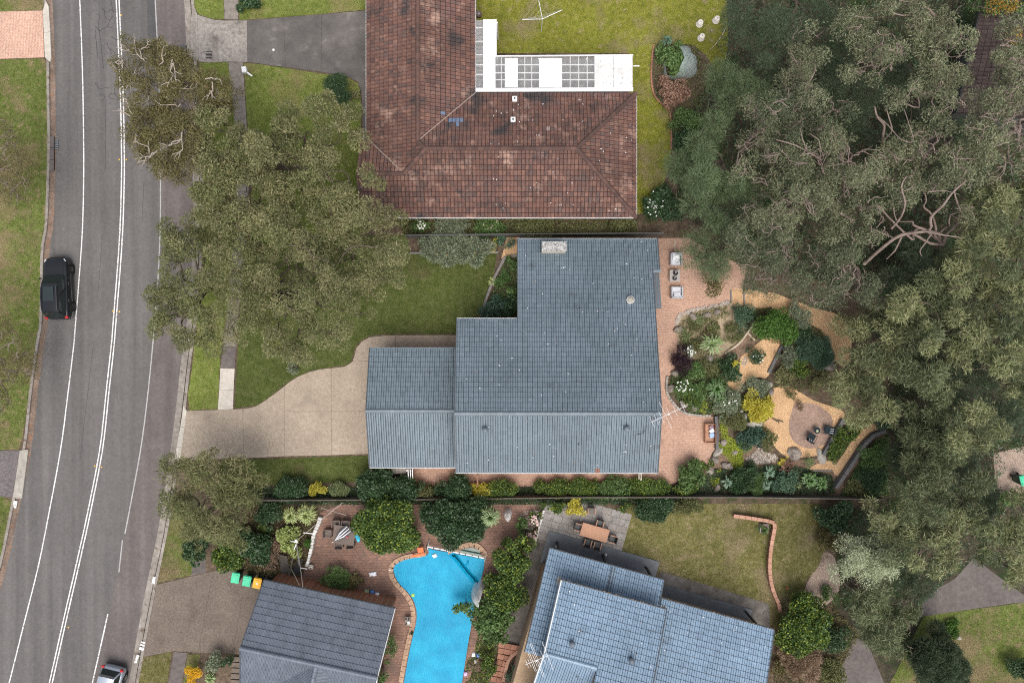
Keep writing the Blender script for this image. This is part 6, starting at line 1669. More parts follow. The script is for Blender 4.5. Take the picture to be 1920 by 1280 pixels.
 ('ground_cover', 'low green creeper along the terrace corner', 1325, 872, 12, 0.3, 'mid', 'leaf_lime', {}),
 ('shrub', 'dark green leafy shrub on the lower bank', 1395, 895, 26, 1.0, 'long', 'leaf_dark', {}),
 ('shrub', 'green fern shrub on the lower bank', 1415, 905, 20, 0.9, 'feather', 'leaf_green', {}),
 ('shrub', 'dark shrub right of the agaves', 1475, 905, 24, 0.9, 'mid', 'leaf_fern', {}),
 ('shrub', 'low red and green plants under the pebbles', 1478, 878, 14, 0.4, 'mid', 'leaf_red', {}),
 ('yellow_shrub', 'small yellow edged shrub right of the pebble patch', 1466, 864, 9, 0.4, 'mid', 'leaf_yellow', {}),
 ('moss_shrub', 'mossy olive mound between the boulders', 1515, 863, 13, 0.5, 'fine', 'leaf_succulent', {}),
 ('yellow_shrub', 'yellow green shrub on the bank beside the dark sleeper', 1568, 838, 20, 0.7, 'mid', 'leaf_lime', dict(sy=0.9)),
 ('yellow_shrub', 'yellow green shrub at the top of the sleeper bank', 1588, 812, 20, 0.7, 'mid', 'leaf_lime', dict(sy=0.9)),
 ('shrub', 'green shrub right of the curved sleeper wall', 1640, 858, 26, 0.9, 'fine', 'leaf_green', {}),
 ('shrub', 'dark green shrub in the lower right garden corner', 1638, 898, 26, 0.9, 'fine', 'leaf_dark', {}),
 ('shrub', 'small green plants below the curved sleeper wall', 1605, 915, 18, 0.5, 'mid', 'leaf_olive_green', {}),
 ('shrub', 'dark blue green shrub at the end of the sleeper path', 1652, 790, 16, 0.9, 'fine', 'leaf_fern', {}),
 ('shrub', 'small shrub at the top of the round patio', 1485, 740, 11, 0.5, 'fine', 'leaf_olive_green', {}),
 ('dry_plant', 'dry brown twiggy plant on the round patio', 1502, 762, 9, 0.5, 'feather', 'leaf_dry', {}),
 ('shrub', 'brownish shrub left of the patio overhang', 1535, 715, 18, 0.6, 'mid', 'leaf_olive', {}),
 # pool yard
 ('hedge_tree', 'large round hedge tree with lime tips above the pool', 724, 985, 62, 2.8, 'broad', 'leaf_lime', dict(sy=0.72)),
 ('hedge_tree', 'large dark green bush between the lime hedge and the pale palm', 855, 978, 56, 2.6, 'broad', 'leaf_dark', dict(sy=0.85)),
 ('hedge_tree', 'tall lime tipped hedge at the upper right of the pool', 962, 1045, 36, 2.8, 'broad', 'leaf_lime', dict(sy=1.0)),
 ('hedge_tree', 'tall lime tipped hedge halfway along the pool', 953, 1108, 33, 2.6, 'broad', 'leaf_lime', dict(sy=1.2)),
 ('citrus_tree', 'green citrus tree draped with white netting beside the pool', 924, 1150, 34, 2.4, 'broad', 'leaf_green', {}),
 ('shrub', 'lime leafed shrub hanging over the pool cover', 872, 1143, 17, 1.8, 'broad', 'leaf_green', {}),
 ('shrub', 'green shrub below the citrus tree', 928, 1180, 26, 1.5, 'broad', 'leaf_green', {}),
 ('hedge_shrub', 'dark green hedge mass left of the pool yard', 428, 1034, 30, 1.6, 'broad', 'leaf_lime', {}),
 ('hedge_shrub', 'dark glossy hedge under the feathery corner tree', 368, 1030, 26, 1.5, 'broad', 'leaf_dark', {}),
 ('hedge_shrub', 'dark green hedge beside the feathery corner tree', 478, 1020, 30, 1.5, 'broad', 'leaf_dark', {}),
 ('hedge_shrub', 'dark hedge between the two spiky yuccas and the corner tree', 505, 965, 26, 1.2, 'mid', 'leaf_dark', {}),
 ('lime_shrub', 'round yellow green shrub left of the white trellis', 497, 993, 14, 0.8, 'fine', 'leaf_lime', {}),
 ('creeper', 'yellow green creeper on the white trellis', 540, 1015, 24, 1.3, 'broad', 'leaf_yucca', {}),
 ('shrub', 'green plants behind the white low wall', 575, 1020, 11, 0.7, 'broad', 'leaf_bright', {}),
 ('dry_shrub', 'dry brown bushes left of the timber steps', 500, 1040, 26, 0.7, 'mid', 'leaf_dry', {}),
 ('fern_shrub', 'spreading green shrub beside the slate roof', 628, 1085, 24, 1.0, 'feather', 'leaf_green', {}),
 ('shrub', 'brownish low shrub right of the spreading green shrub', 665, 1092, 16, 0.7, 'mid', 'leaf_brown_olive', {}),
 ('hedge_shrub', 'green hedge along the slate house wall', 728, 1215, 16, 1.5, 'mid', 'leaf_green', dict(sy=2.0)),
 ('hedge_shrub', 'green hedge along the slate house wall near the bottom edge', 715, 1262, 16, 1.5, 'mid', 'leaf_green', dict(sy=1.6)),
 ('gold_shrub', 'golden yellow round shrub at the bottom edge', 366, 1266, 17, 1.2, 'fine', 'leaf_gold', dict(sy=1.2)),
 ('shrub', 'grey green shrub beside the golden shrub', 405, 1242, 19, 1.1, 'mid', 'leaf_banksia', {}),
 ('shrub', 'dark green shrub against the slate house steps', 428, 1240, 13, 1.0, 'mid', 'leaf_dark', {}),
 ('shrub', 'yellow green shrub below the citrus tree', 912, 1205, 13, 0.8, 'mid', 'leaf_lime', {}),
 ('shrub', 'green shrub strip left of the brick steps', 918, 1245, 18, 0.9, 'mid', 'leaf_lime', dict(sy=1.5)),
 ('shrub', 'grey green shrub inside the curve of the brick steps', 968, 1258, 20, 1.0, 'mid', 'leaf_fern', {}),
 ('shrub', 'pale twiggy shrub beside the pool near the bottom edge', 893, 1245, 13, 0.5, 'fine', 'leaf_dry', {}),
 # blue house yard
 ('shrub', 'yellow leafed shrub at the grey slab patio', 1080, 953, 20, 0.9, 'mid', 'leaf_yellow', dict(sy=0.7)),
 ('shrub', 'green shrub left of the yellow one at the slab patio', 1040, 950, 20, 0.8, 'mid', 'leaf_lime', dict(sy=0.5)),
 ('shrub', 'yellow green shrub at the right end of the slab patio', 1170, 952, 12, 0.7, 'mid', 'leaf_lime', {}),
 ('flower_shrub', 'pink white flowering shrub left of the slab patio', 1003, 970, 15, 0.7, 'mid', 'leaf_lime', dict(flowers='petal_pink', fl_n=60)),
 ('flower_shrub', 'pale pink flowering shrub below the stone urn', 1000, 1002, 11, 0.6, 'mid', 'leaf_olive', dict(flowers='petal_pink', fl_n=60)),
 ('shrub', 'green shrub left of the pale flowers', 978, 985, 15, 0.9, 'broad', 'leaf_green', {}),
 ('shrub', 'dark green bush at the top of the olive lawn', 1225, 955, 38, 1.0, 'mid', 'leaf_dark', dict(sy=0.55)),
 ('shrub', 'green bush at the upper right of the olive lawn', 1290, 948, 24, 0.7, 'mid', 'leaf_olive_green', dict(sy=0.5)),
 ('shrub', 'dark green shrubs at the right edge of the olive lawn', 1565, 970, 30, 1.5, 'broad', 'leaf_dark', {}),
 ('shrub', 'brown green shrub left of the silver tree', 1560, 1005, 24, 1.0, 'mid', 'leaf_brown_olive', {}),
 ('lime_tree', 'round lime green citrus tree beside the blue roof', 1508, 1172, 51, 2.4, 'broad', 'leaf_lime', {}),
 ('shrub', 'dark green shrub right of the lime citrus tree', 1560, 1195, 26, 1.0, 'mid', 'leaf_dark', {}),
 ('twiggy_shrub', 'bare twiggy shrub below the lime citrus tree', 1505, 1242, 34, 1.2, 'feather', 'leaf_dry', {}),
 ('shrub', 'olive low shrub at the bottom edge below the citrus tree', 1555, 1262, 26, 0.8, 'mid', 'leaf_olive_green', {}),
 ('shrub', 'dark brown shrub beside the tan wall', 1462, 1250, 18, 0.7, 'mid', 'leaf_brown_olive', {}),
 ('fir_shrub', 'large round dark green feathery shrub on the bottom right lawn', 1762, 1245, 58, 2.6, 'feather', 'leaf_casuarina_dark', {}),
 ('shrub', 'bright green low plants above the dark feathery shrub', 1780, 1180, 18, 0.5, 'mid', 'leaf_bright', {}),
 ('shrub', 'green shrub at the bottom right corner', 1912, 1255, 24, 1.2, 'mid', 'leaf_dark', {}),
 ('shrub', 'green shrub at the right edge below the bare ground', 1890, 935, 18, 0.8, 'mid', 'leaf_green', {}),
 ('shrub', 'dark shrub in the gravel bed', 1555, 1118, 16, 0.6, 'mid', 'leaf_green', {}),
]
for i, (nm, lb, px, py, rp, h, st, mt, op) in enumerate(SHRUBS):
 shrub(nm, lb, px, py, rp * (1.04 if 1255 < px < 1665 and 575 < py < 930 else 1.0), h, st, mt, 500 + i, **op)
ROS = [
 ('yucca', 'spiky green yucca at the corner of the netted bush bed', 1250, 77, 15, 0.7, 70, 'leaf_agave', dict(wid=0.06, stem=0.6)),
 ('palm', 'pale green palm like rosette in the rear garden bed', 1335, 645, 28, 0.45, 70, 'leaf_palm', dict(wid=0.10, stem=0.75)),
 ('grass_plant', 'dark green strappy plant near the white roses', 1343, 728, 25, 0.7, 150, 'leaf_strappy', dict(wid=0.05, stem=0.7)),
 ('grass_plant', 'dark green strappy plant below the other strappy one', 1352, 750, 18, 0.5, 90, 'leaf_strappy', dict(wid=0.05, stem=0.5)),
 ('agave', 'pale blue green agave near the lower terrace corner', 1363, 903, 16, 0.4, 30, 'leaf_agave', dict(wid=0.12, stem=0.6)),
 ('agave', 'pale striped agave on the lower bank', 1442, 886, 16, 0.35, 40, 'leaf_agave', dict(wid=0.09, stem=0.7)),
 ('agave', 'grey green agave against the south fence', 1436, 908, 15, 0.35, 36, 'leaf_agave', dict(wid=0.09, stem=0.7)),
 ('strap_plant', 'yellow edged strappy plant beside the broad dark leaves', 1493, 908, 13, 0.5, 40, 'leaf_yucca', dict(wid=0.07)),
 ('strap_plant', 'glossy broad strap leaves left of the sleeper wall', 1518, 900, 20, 0.6, 70, 'leaf_strappy', dict(wid=0.14, stem=0.4)),
 ('strap_plant', 'glossy broad strap leaves nearest the sleeper wall', 1540, 906, 18, 0.6, 60, 'leaf_strappy', dict(wid=0.14, stem=0.4)),
 ('yucca', 'spiky yucca at the edge of the front lawn', 923, 528, 13, 0.4, 60, 'leaf_yucca', dict(wid=0.05)),
 ('yucca', 'second spiky yucca beside the front stone edging', 940, 527, 10, 0.4, 45, 'leaf_yucca', dict(wid=0.05)),
 ('yucca', 'left one of two big pale spiky yuccas near the white wall', 545, 967, 20, 0.7, 170, 'leaf_yucca', dict(wid=0.05, stem=1.2)),
 ('yucca', 'right one of two big pale spiky yuccas near the white wall', 575, 965, 24, 0.8, 220, 'leaf_yucca', dict(wid=0.05, stem=1.5)),
 ('yucca', 'tall pale green yucca on a white trunk beside the pool', 919, 968, 25, 0.9, 260, 'leaf_palm', dict(wid=0.045, stem=2.0, bark='bark_pale')),
 ('yucca', 'small green yucca at the bottom edge beside the golden shrub', 395, 1270, 15, 0.6, 60, 'leaf_palm', dict(wid=0.06)),
 ('agave', 'green agave under the white aerial at the brick steps', 985, 1238, 12, 0.4, 30, 'leaf_agave', dict(wid=0.07)),
]
for i, (nm, lb, px, py, rp, h, n, mt, op) in enumerate(ROS):
 rosette(nm, lb, px, py, rp, h, n, mt, 900 + i, **op)
# low cover that fills the beds between the shrubs
for i, (lb, pl, n, mt) in enumerate((
 ('low green ground cover between the rear garden shrubs', [(1285, 690), (1345, 668), (1390, 680), (1362, 720), (1385, 740), (1445, 735), (1430, 800), (1440, 835), (1400, 835), (1390, 800), (1360, 778), (1290, 772), (1256, 735), (1256, 705)], 15000, 'leaf_green'),
 ('low olive ground cover in the upper rear garden', [(1372, 575), (1445, 578), (1540, 618), (1560, 680), (1500, 735), (1450, 725), (1470, 650), (1430, 636), (1405, 640), (1420, 600)], 12000, 'leaf_olive_green'),
 ('low mixed succulents over the sandy garden bed', [(1270, 612), (1300, 586), (1350, 575), (1368, 590), (1345, 602), (1352, 625), (1330, 660), (1300, 690), (1275, 650)], 3600, 'leaf_olive_green'),
 ('low dark creeping plants at the right of the sandy bed', [(1368, 575), (1412, 580), (1402, 618), (1385, 640), (1372, 612), (1385, 596)], 1800, 'leaf_dark'),
 ('low dark ground cover on the lower garden bank', [(1300, 925), (1330, 880), (1470, 868), (1560, 890), (1562, 925)], 12000, 'leaf_dark'),
 ('low green ground cover right of the curved sleeper wall', [(1665, 815), (1640, 825), (1600, 880), (1575, 928), (1665, 930)], 8000, 'leaf_green'),
 ('low yellow green cover on the bank between the sleepers', [(1583, 800), (1550, 855), (1562, 872), (1600, 820), (1640, 790), (1620, 770)], 4500, 'leaf_lime'),
 ('low brown and green cover on the boundary beside the brown house', [(755, 412), (1195, 412), (1195, 440), (755, 445)], 9000, 'leaf_olive_green'),
 ('low green cover along the south boundary', [(440, 912), (1300, 910), (1300, 945), (440, 945)], 20000, 'leaf_dark'),
 ('low dry cover in the garden left of the pool yard', [(470, 945), (600, 950), (575, 1060), (560, 1090), (440, 1070), (420, 1040)], 9000, 'leaf_brown_olive'),
 ('low green cover around the camellia bed', [(970, 482), (948, 484), (905, 594), (970, 596)], 3500, 'leaf_green'),
 ('low cover in the bed under the bird net', [(1226, 84), (1300, 84), (1350, 150), (1275, 260), (1260, 240), (1228, 180), (1222, 130)], 5000, 'leaf_olive_green'),
 ('low dry cover between the citrus tree and the footpath', [(1455, 1190), (1560, 1130), (1610, 1190), (1560, 1285), (1450, 1285)], 8000, 'leaf_brown_olive'),
 ('low cover beside the lower pool edge', [(880, 1195), (935, 1195), (915, 1285), (870, 1285)], 3500, 'leaf_lime'))):
 scatter_leaves('ground_cover_mass', lb, 'ground cover', pl, n, (0.03, 0.38), (0.09, 0.2), (0.04, 0.08), mt, 640 + i)
for i, (lb, pl, n, mt) in enumerate((('pale fallen leaves dotted over the west verge', [(0, 112), (84, 110), (90, 260), (76, 480), (68, 640), (43, 815), (0, 840)], 900, 'leaf_dry'),
 ('pale fallen leaves dotted over the front verge', [(356, 700), (408, 650), (408, 766), (356, 769)], 120, 'leaf_dry'), ('pale fallen leaves dotted over the olive lawn', [(1178, 944), (1540, 944), (1545, 1060), (1462, 1180), (1157, 1046)], 700, 'leaf_dry'),
 ('fallen leaves dotted over the main front lawn', [(700, 480), (926, 480), (903, 590), (860, 626), (680, 638), (560, 700)], 260, 'leaf_dry'), ('fallen leaves dotted over the back lawn of the brown house', [(893, 0), (1362, 0), (1230, 100), (893, 100)], 500, 'leaf_dry'),
 ('fallen leaves and twigs dotted over the terrace', [(1245, 450), (1390, 520), (1300, 578), (1250, 700), (1340, 790), (1320, 870), (1245, 900)], 220, 'leaf_dry'), ('fallen leaves dotted over the pool deck', [(610, 965), (740, 1000), (735, 1060), (780, 1140), (735, 1135), (585, 1060)], 260, 'leaf_dry'),
 ('fallen leaves dotted over the road', [(110, 0), (345, 0), (360, 330), (330, 700), (240, 1280), (0, 1280), (80, 700)], 260, 'leaf_dry'))):
 scatter_leaves('fallen_leaves', lb, 'leaves', pl, n, (0.05, 0.07) if 'road' not in lb else (-0.09, -0.08), (0.05, 0.11), (0.025, 0.05), mt, 680 + i, flat=0.1)
scatter_leaves('moss_cover', 'lime green moss between the rocks behind the terrace', 'moss', [(1349, 783), (1362, 783), (1365, 815), (1392, 832), (1394, 882), (1378, 882), (1352, 842)], 7000, (0.04, 0.16), (0.05, 0.1), (0.03, 0.06), 'leaf_moss', 699)
# ------------------------------------------------------------------ walls, fences, edging, rocks
def rocks(name, label, px, py, rx, ry, h, mat, seed, cat='rock', rot=0.0):
 r = random.Random(seed)
 q = P(px, py, h * 0.5)
 bm = bmesh.new()
 bmesh.ops.create_icosphere(bm, subdivisions=2, radius=1.0)
 f = [Vector((r.uniform(-1, 1), r.uniform(-1, 1), r.uniform(-1, 1))).normalized() for _ in range(7)]
 for v in bm.verts:
  n = v.co.normalized()
  s = 1.0 + 0.10 * sum(math.sin(4 * n.dot(k) + i) for i, k in enumerate(f[:3])) / 2
  for k in f[3:]:
   dd_ = n.dot(k)
   if dd_ > 0.72: s *= 0.72 / dd_
  v.co = n * s * (1 + r.uniform(-0.05, 0.05))
 Mx = Matrix.Translation((q.x, q.y, h * 0.22)) @ Matrix.Rotation(rot, 4, 'Z') @ Matrix.Diagonal((S(rx), S(ry), h * 0.78, 1))
 bmesh.ops.transform(bm, matrix=Mx, verts=bm.verts)
 b = B(); b.bm.free(); b.bm = bm
 o = b.done(name, M[mat], None)
 return tag(o, label, cat)
ROCKS = [
 ('boulder', 'large pale grey boulder beside the yellow shrub', 1416, 793, 17, 12, 0.7, 'rock_pale'), ('boulder', 'smaller grey boulder left of the large pale one', 1396, 781, 8, 7, 0.4, 'rock_pale'),
 ('boulder', 'mossy brown boulder at the lower edge of the round patio', 1490, 851, 13, 14, 0.5, 'rock'), ('boulder', 'flat pale grey stone at the foot of the dark sleeper', 1540, 856, 18, 9, 0.25, 'rock_pale'),
 ('boulder', 'big purplish brown boulder above the patio overhang', 1552, 683, 20, 12, 0.7, 'rock'), ('boulder', 'grey rock at the bend of the mulch path', 1440, 722, 10, 7, 0.3, 'rock_pale'),
 ('boulder', 'dark rock below the grey rock at the mulch bend', 1447, 735, 7, 6, 0.3, 'rock'), ('boulder', 'rounded rock under the palm rosette', 1332, 672, 9, 8, 0.35, 'rock'),
 ('boulder', 'brown rock left of the mossy cover', 1357, 830, 7, 9, 0.3, 'rock'), ('boulder', 'small brown rock right of the mossy cover', 1384, 828, 5, 6, 0.25, 'rock'), ('boulder', 'grey layered rock at the terrace corner below the sleeper', 1347, 847, 12, 6, 0.3, 'rock_pale'),
 ('boulder', 'dark upright rock in the mossy cover', 1377, 848, 5, 8, 0.3, 'rock'), ('boulder', 'rough rock below the layered one', 1341, 862, 8, 8, 0.3, 'rock'), ('boulder', 'wide brown rock above the lower agaves', 1365, 873, 13, 8, 0.35, 'rock'),
 ('boulder', 'brown rock beside the small lime tuft', 1332, 882, 9, 9, 0.3, 'rock'), ('boulder', 'brown rock in the lower bed behind the terrace', 1345, 915, 9, 6, 0.25, 'rock'), ('boulder', 'dark stone edging rock left of the sandy bed', 1272, 618, 6, 11, 0.4, 'rock'),
 ('boulder', 'mossy stone at the upper left of the sandy bed', 1300, 594, 9, 6, 0.35, 'rock'), ('boulder', 'grey stone at the top of the sandy bed', 1325, 590, 9, 6, 0.35, 'rock'), ('boulder', 'mossy stone right at the top of the sandy bed', 1345, 584, 8, 6, 0.3, 'rock'),
 ('boulder', 'mossy stone below the purple shrub', 1266, 700, 8, 9, 0.35, 'rock'), ('boulder', 'stone left of the daisy bush', 1258, 728, 7, 11, 0.35, 'rock'), ('boulder', 'dark rock right of the lower stone edging', 1282, 757, 11, 7, 0.3, 'rock'),
 ('boulder', 'dark flat rock below the strappy plant', 1304, 764, 10, 7, 0.25, 'rock'), ('boulder', 'small pale rock beside the olive round shrub', 1391, 770, 5, 5, 0.25, 'rock_pale'), ('boulder', 'small pale stone near the mulch edge', 1460, 708, 5, 5, 0.25, 'rock_pale'),
 ('boulder', 'pale rock beside the gravel bed at the lawn', 1524, 1112, 4, 4, 0.2, 'rock_pale'), ('boulder', 'pale rock at the bottom right lawn edge', 1798, 1196, 5, 4, 0.25, 'rock_pale'), ('boulder', 'sandstone rock against the blue house path', 1607, 905, 7, 9, 0.3, 'rock_pale'),
]
for i, (nm, lb, px, py, rx, ry, h, mt) in enumerate(ROCKS): rocks(nm, lb, px, py, rx, ry, h, mt, 300 + i, rot=i * 0.7)
def pebbles(name, label, pts, w, n, mat, seed, size=(0.03, 0.075)):
 """many small stones along a line or in a polygon, one mass"""
 r = random.Random(seed)
 b = B()
 pp = [P(x, y) for x, y in pts]
 for k in range(n):
  if w is None:
   while True:
    x = r.uniform(min(p.x for p in pp), max(p.x for p in pp)); y = r.uniform(min(p.y for p in pp), max(p.y for p in pp))
    if inside([(p.x, p.y) for p in pp], np.array([x]), np.array([y]))[0]: break
   c = Vector((x, y, 0.02))
  else:
   i = r.randrange(len(pp) - 1)
   c = pp[i].lerp(pp[i + 1], r.random()) + Vector((r.gauss(0, w / 2.2), r.gauss(0, w / 2.2), 0.03))
  s = r.uniform(*size)
  m = bmesh.ops.create_icosphere(b.bm, subdivisions=1, radius=s, matrix=Matrix.Translation(c) @ Matrix.Rotation(r.uniform(0, 6), 4, 'Z') @ Matrix.Diagonal((1, r.uniform(0.6, 0.9), r.uniform(0.5, 0.8), 1)))
 o = b.done(name, M[mat])
 return tag(o, label, 'stones', kind='stuff')
pebbles('edging_stones', 'pale small stones edging the rear garden bed', smooth_px([(1268, 606), (1275, 592), (1300, 581), (1340, 574), (1366, 566)], 4), 0.16, 620, 'pebble', 1)
pebbles('pebble_patch', 'pale pebbles spread below the green shrubs', smooth_px([(1398, 860), (1412, 848), (1425, 838), (1440, 848), (1455, 852), (1458, 862), (1440, 868), (1415, 868)], 3, True), None, 700, 'pebble', 2, (0.03, 0.065))
pebbles('mulch_chips', 'small rocks at the upper end of the mulch', [(1388, 678), (1398, 668), (1402, 676), (1394, 688)], None, 60, 'pebble', 3)
pebbles('gravel', 'pinkish gravel beside the pool near the bottom edge', [(975, 958), (1012, 955), (1004, 985), (985, 1010)], None, 260, 'pebble', 4)
ed = [(1251, 705), (1249, 722), (1251, 738), (1260, 752), (1272, 766), (1284, 774), (1300, 777), (1316, 779), (1332, 779)]
es = struct('stone_edging')
eds = smooth_px(ed, 3)
for i in range(len(eds) - 1):
 a, c = P(*eds[i]), P(*eds[i + 1])
 B().bar(a + Vector((0, 0, 0.06)), a.lerp(c, 0.94) + Vector((0, 0, 0.06)), 0.17, 0.16).jit(0.015, i).bevel(0.02).done('stone', M['rock_pale'], es)
def sleeper(name, label, px, w, h, mat, cat='sleeper'):
 t = thing(name, label, cat, P(*px[0]))
 for i in range(len(px) - 1):
  a, c = P(*px[i], h), P(*px[i + 1], h)
  d_ = (c - a).normalized() * 0.008
  for k in range(max(1, round(h / 0.2))):
   z = h - 0.1 - k * 0.2
   B().bar((a.x + d_.x, a.y + d_.y, z), (c.x - d_.x, c.y - d_.y, z), w, 0.195).bevel(0.012).done('beam', M[mat], t)
 return t
sleeper('sleeper', 'dark sleeper along the upper mulch path', [(1467, 648), (1442, 699)], 0.22, 0.2, 'sleeper')
sleeper('sleeper_wall', 'dark timber sleeper wall beside the round patio', [(1583, 786), (1564, 819), (1545, 853)], 0.28, 0.4, 'sleeper')
sleeper('sleeper_wall', 'long curved dark sleeper wall beside the lower mulch steps', [(1662, 808), (1641, 815), (1622, 834), (1604, 862), (1586, 889), (1568, 916)], 0.26, 0.6, 'sleeper')
sleeper('sleeper_wall', 'grey sleeper wall behind the timber daybed', [(1343.5, 780), (1344.5, 811), (1345.5, 842)], 0.24, 0.4, 'sleeper')
sleeper('sleeper_edge', 'grey stone edging between the front lawn and the house bed', [(972, 479), (947, 482), (937, 501)], 0.22, 0.2, 'sleeper_grey')
sleeper('sleeper_edge', 'grey stone edging in the middle of the front lawn side', [(937, 501), (926, 522), (916, 548)], 0.2, 0.2, 'sleeper_grey')
sleeper('sleeper_edge', 'grey stone edging at the lower end of the front lawn', [(916, 548), (909, 568), (901, 592)], 0.2, 0.2, 'sleeper_grey')
sleeper('sleeper_edge', 'low timber edging along the banksia bed', [(768, 474), (800, 474), (850, 474), (935, 473)], 0.14, 0.2, 'sleeper_grey')
sleeper('sleeper', 'short timber step in the upper mulch', [(1395, 544), (1396, 572)], 0.10, 0.1, 'sleeper_grey')
sleeper('sleeper', 'timber step where the terrace meets the mulch', [(1371, 544), (1372, 566)], 0.12, 0.1, 'sleeper_grey')
sleeper('sleeper', 'short timber step at the foot of the lower mulch steps', [(1558, 862), (1569, 871)], 0.10, 0.1, 'sleeper_grey')
sleeper('sleeper', 'low timber edge at the bottom of the mulch steps', [(1523, 882), (1561, 882)], 0.10, 0.1, 'sleeper_grey')
sleeper('timber_strip', 'pale timber strip set into the terrace bricks', [(1265.5, 449), (1266, 500)], 0.11, 0.06, 'pale_log')
lg = thing('log_edging', 'pale cut log edging across the rear garden bed', 'edging', P(1358, 663))
lp = smooth_px([(1414, 601), (1408, 613), (1400, 624), (1388, 640), (1374, 652), (1358, 663)], 3)
for i in range(len(lp) - 1):
 a, c = P(*lp[i]) + Vector((0, 0, 0.09)), P(*lp[i + 1]) + Vector((0, 0, 0.09))
 B().tube([a, a.lerp(c, 0.95)], 0.085, 8).done('log', M['pale_log'], lg)
for a, c in (((1401, 623), (1408, 631)), ((1408.5, 631.5), (1415, 638))):
 B().tube([P(*a) + Vector((0, 0, 0.08)), P(*c) + Vector((0, 0, 0.08))], 0.07, 8).done('log', M['pale_log'], lg)
# curved brick edging of the back lawn by the brown house
be = struct('brick_edging')
bl = smooth_px([(1226, 84), (1222, 110), (1221, 150), (1226, 178), (1240, 195), (1254, 208), (1258, 235), (1258, 280)], 6)
for i in range(0, len(bl) - 1):
 a, c = P(*bl[i]), P(*bl[i + 1])
 B().bar(a + Vector((0, 0, 0.03)), a.lerp(c, 0.93) + Vector((0, 0, 0.03)), 0.12, 0.12).done('brick', M['brick_step'], be)
# brick garden wall on the olive lawn: coping bricks on top of stepped courses
bw = thing('brick_wall', 'low curved red brick wall on the olive lawn', 'wall', P(1440, 1050))
top = smooth_px([(1376, 967), (1400, 970), (1425, 974), (1448, 978), (1455, 983)], 3) + smooth_px([(1454, 986), (1451, 1000), (1447, 1022), (1444, 1050), (1444, 1070), (1446, 1090), (1452, 1112), (1461, 1132), (1464, 1150)], 5)
def walk(px, step, z):
 pts = [P(x, y, z) for x, y in px]
 out, acc = [pts[0]], 0.0
 for i in range(len(pts) - 1):
  a, c = pts[i], pts[i + 1]
  l = (c - a).length; s = 0.0
  while acc + (l - s) >= step:
   s += step - acc; acc = 0.0
   out.append(a.lerp(c, s / l))
  acc += l - s
 return out
wp = walk(top, 0.44, 0.55)
for i in range(len(wp) - 1):
 a, c = wp[i].copy(), wp[i + 1].copy()
 a.z = c.z = 0.50
 B().bar(a, a.lerp(c, 0.96), 0.26, 0.10).jit(0.006, i).bevel(0.01).done('coping_brick', M['brick_edge'], bw)
for k in range(3):
 wp2 = walk(top, 0.30, 0.4)
 off = offset_line(wp2, 0.0)
 for i in range(len(off) - 1):
  a, c = off[i].copy(), off[i + 1].copy()
  a.z = c.z = 0.38 - k * 0.145
  f0 = 0.03 if (i + k) % 2 else 0.12
  B().bar(a.lerp(c, f0), a.lerp(c, 0.95), 0.24 if (i + k) % 2 else 0.20, 0.135).done('brick', M['brick_step'], bw)
def fence(name, label, px, h, mat, w=0.03, board=0.2, post=2.4):
 t = thing(name, label, 'fence', P(*px[0]))
 pts = [P(x, y, h) for x, y in px]
 for i in range(len(pts) - 1):
  a, c = pts[i], pts[i + 1]
  l = (c - a).length; d_ = (c - a).normalized()
  ang = math.atan2(d_.y, d_.x)
  n = max(1, int(l / post))
  for k in range(n):
   p0, p1 = a.lerp(c, k / n), a.lerp(c, (k + 1) / n)
   m = (p0 + p1) / 2
   b = B()
   nb = max(1, int((p1 - p0).length / board))
   for j in range(nb):
    q = p0.lerp(p1, (j + 0.5) / nb)
    b.box((q.x, q.y, h / 2 - 0.02), ((p1 - p0).length / nb * 0.96, w + 0.012 * (j % 2), h - 0.04), ang)
   b.done('panel', M[mat], t)
   B().box((p0.x, p0.y, h / 2), (0.07, 0.08, h), ang).done('post', M[mat], t)
   B().box((m.x, m.y, h + 0.02), ((p1 - p0).length, 0.07, 0.05), ang).done('rail', M[mat], t)
 return t
fence('boundary_fence', 'grey boundary fence between the brown house and the grey roofed house', [(760, 441), (960, 439), (1245, 437)], 1.3, 'fence_steel')
fence('boundary_fence', 'weathered timber fence along the south boundary', [(470, 938), (800, 936), (1100, 932), (1400, 932), (1660, 936)], 1.1, 'fence_timber')
fence('boundary_fence', 'timber fence between the pool yard and the blue house', [(988, 1000), (960, 1100), (934, 1195)], 1.2, 'fence_timber')
# ------------------------------------------------------------------ pool yard
pool_l = smooth_px([(803, 1028), (802, 1039), (780, 1042), (757, 1047), (744, 1054), (738, 1066), (741, 1080), (750, 1095), (765, 1110), (776, 1127), (781, 1147), (780, 1168), (774, 1192), (767, 1224), (756, 1285), (746, 1340)], 4)
pool_r = smooth_px([(909, 1048), (906, 1070), (899, 1095), (886, 1160), (877, 1210), (866, 1280), (856, 1340)], 4)
pool = thing('swimming_pool', 'curved swimming pool under a bright blue cover', 'pool', P(830, 1150))
slab('pool_shell', [(905, 1046), (898, 1030), (885, 1026), (868, 1028), (858, 1034)], 0.03, -0.1, M['pool_water'], pool)
slab('cover', pool_l + list(reversed(pool_r)), 0.05, -0.1, M['pool_cover'], pool)
cop = [(802, 1038)] + pool_l[5:]
pts = walk([(x - 4, y - 1) for x, y in cop[:8]] + [(x - 6, y + 1) for x, y in cop[8:]], 0.42, 0.08)
for i in range(len(pts) - 1):
 a, c = pts[i].copy(), pts[i + 1].copy(); a.z = c.z = 0.05
 B().bar(a.lerp(c, -0.04), a.lerp(c, 1.02), 0.34, 0.10).done('coping_stone', M['coping'], pool)
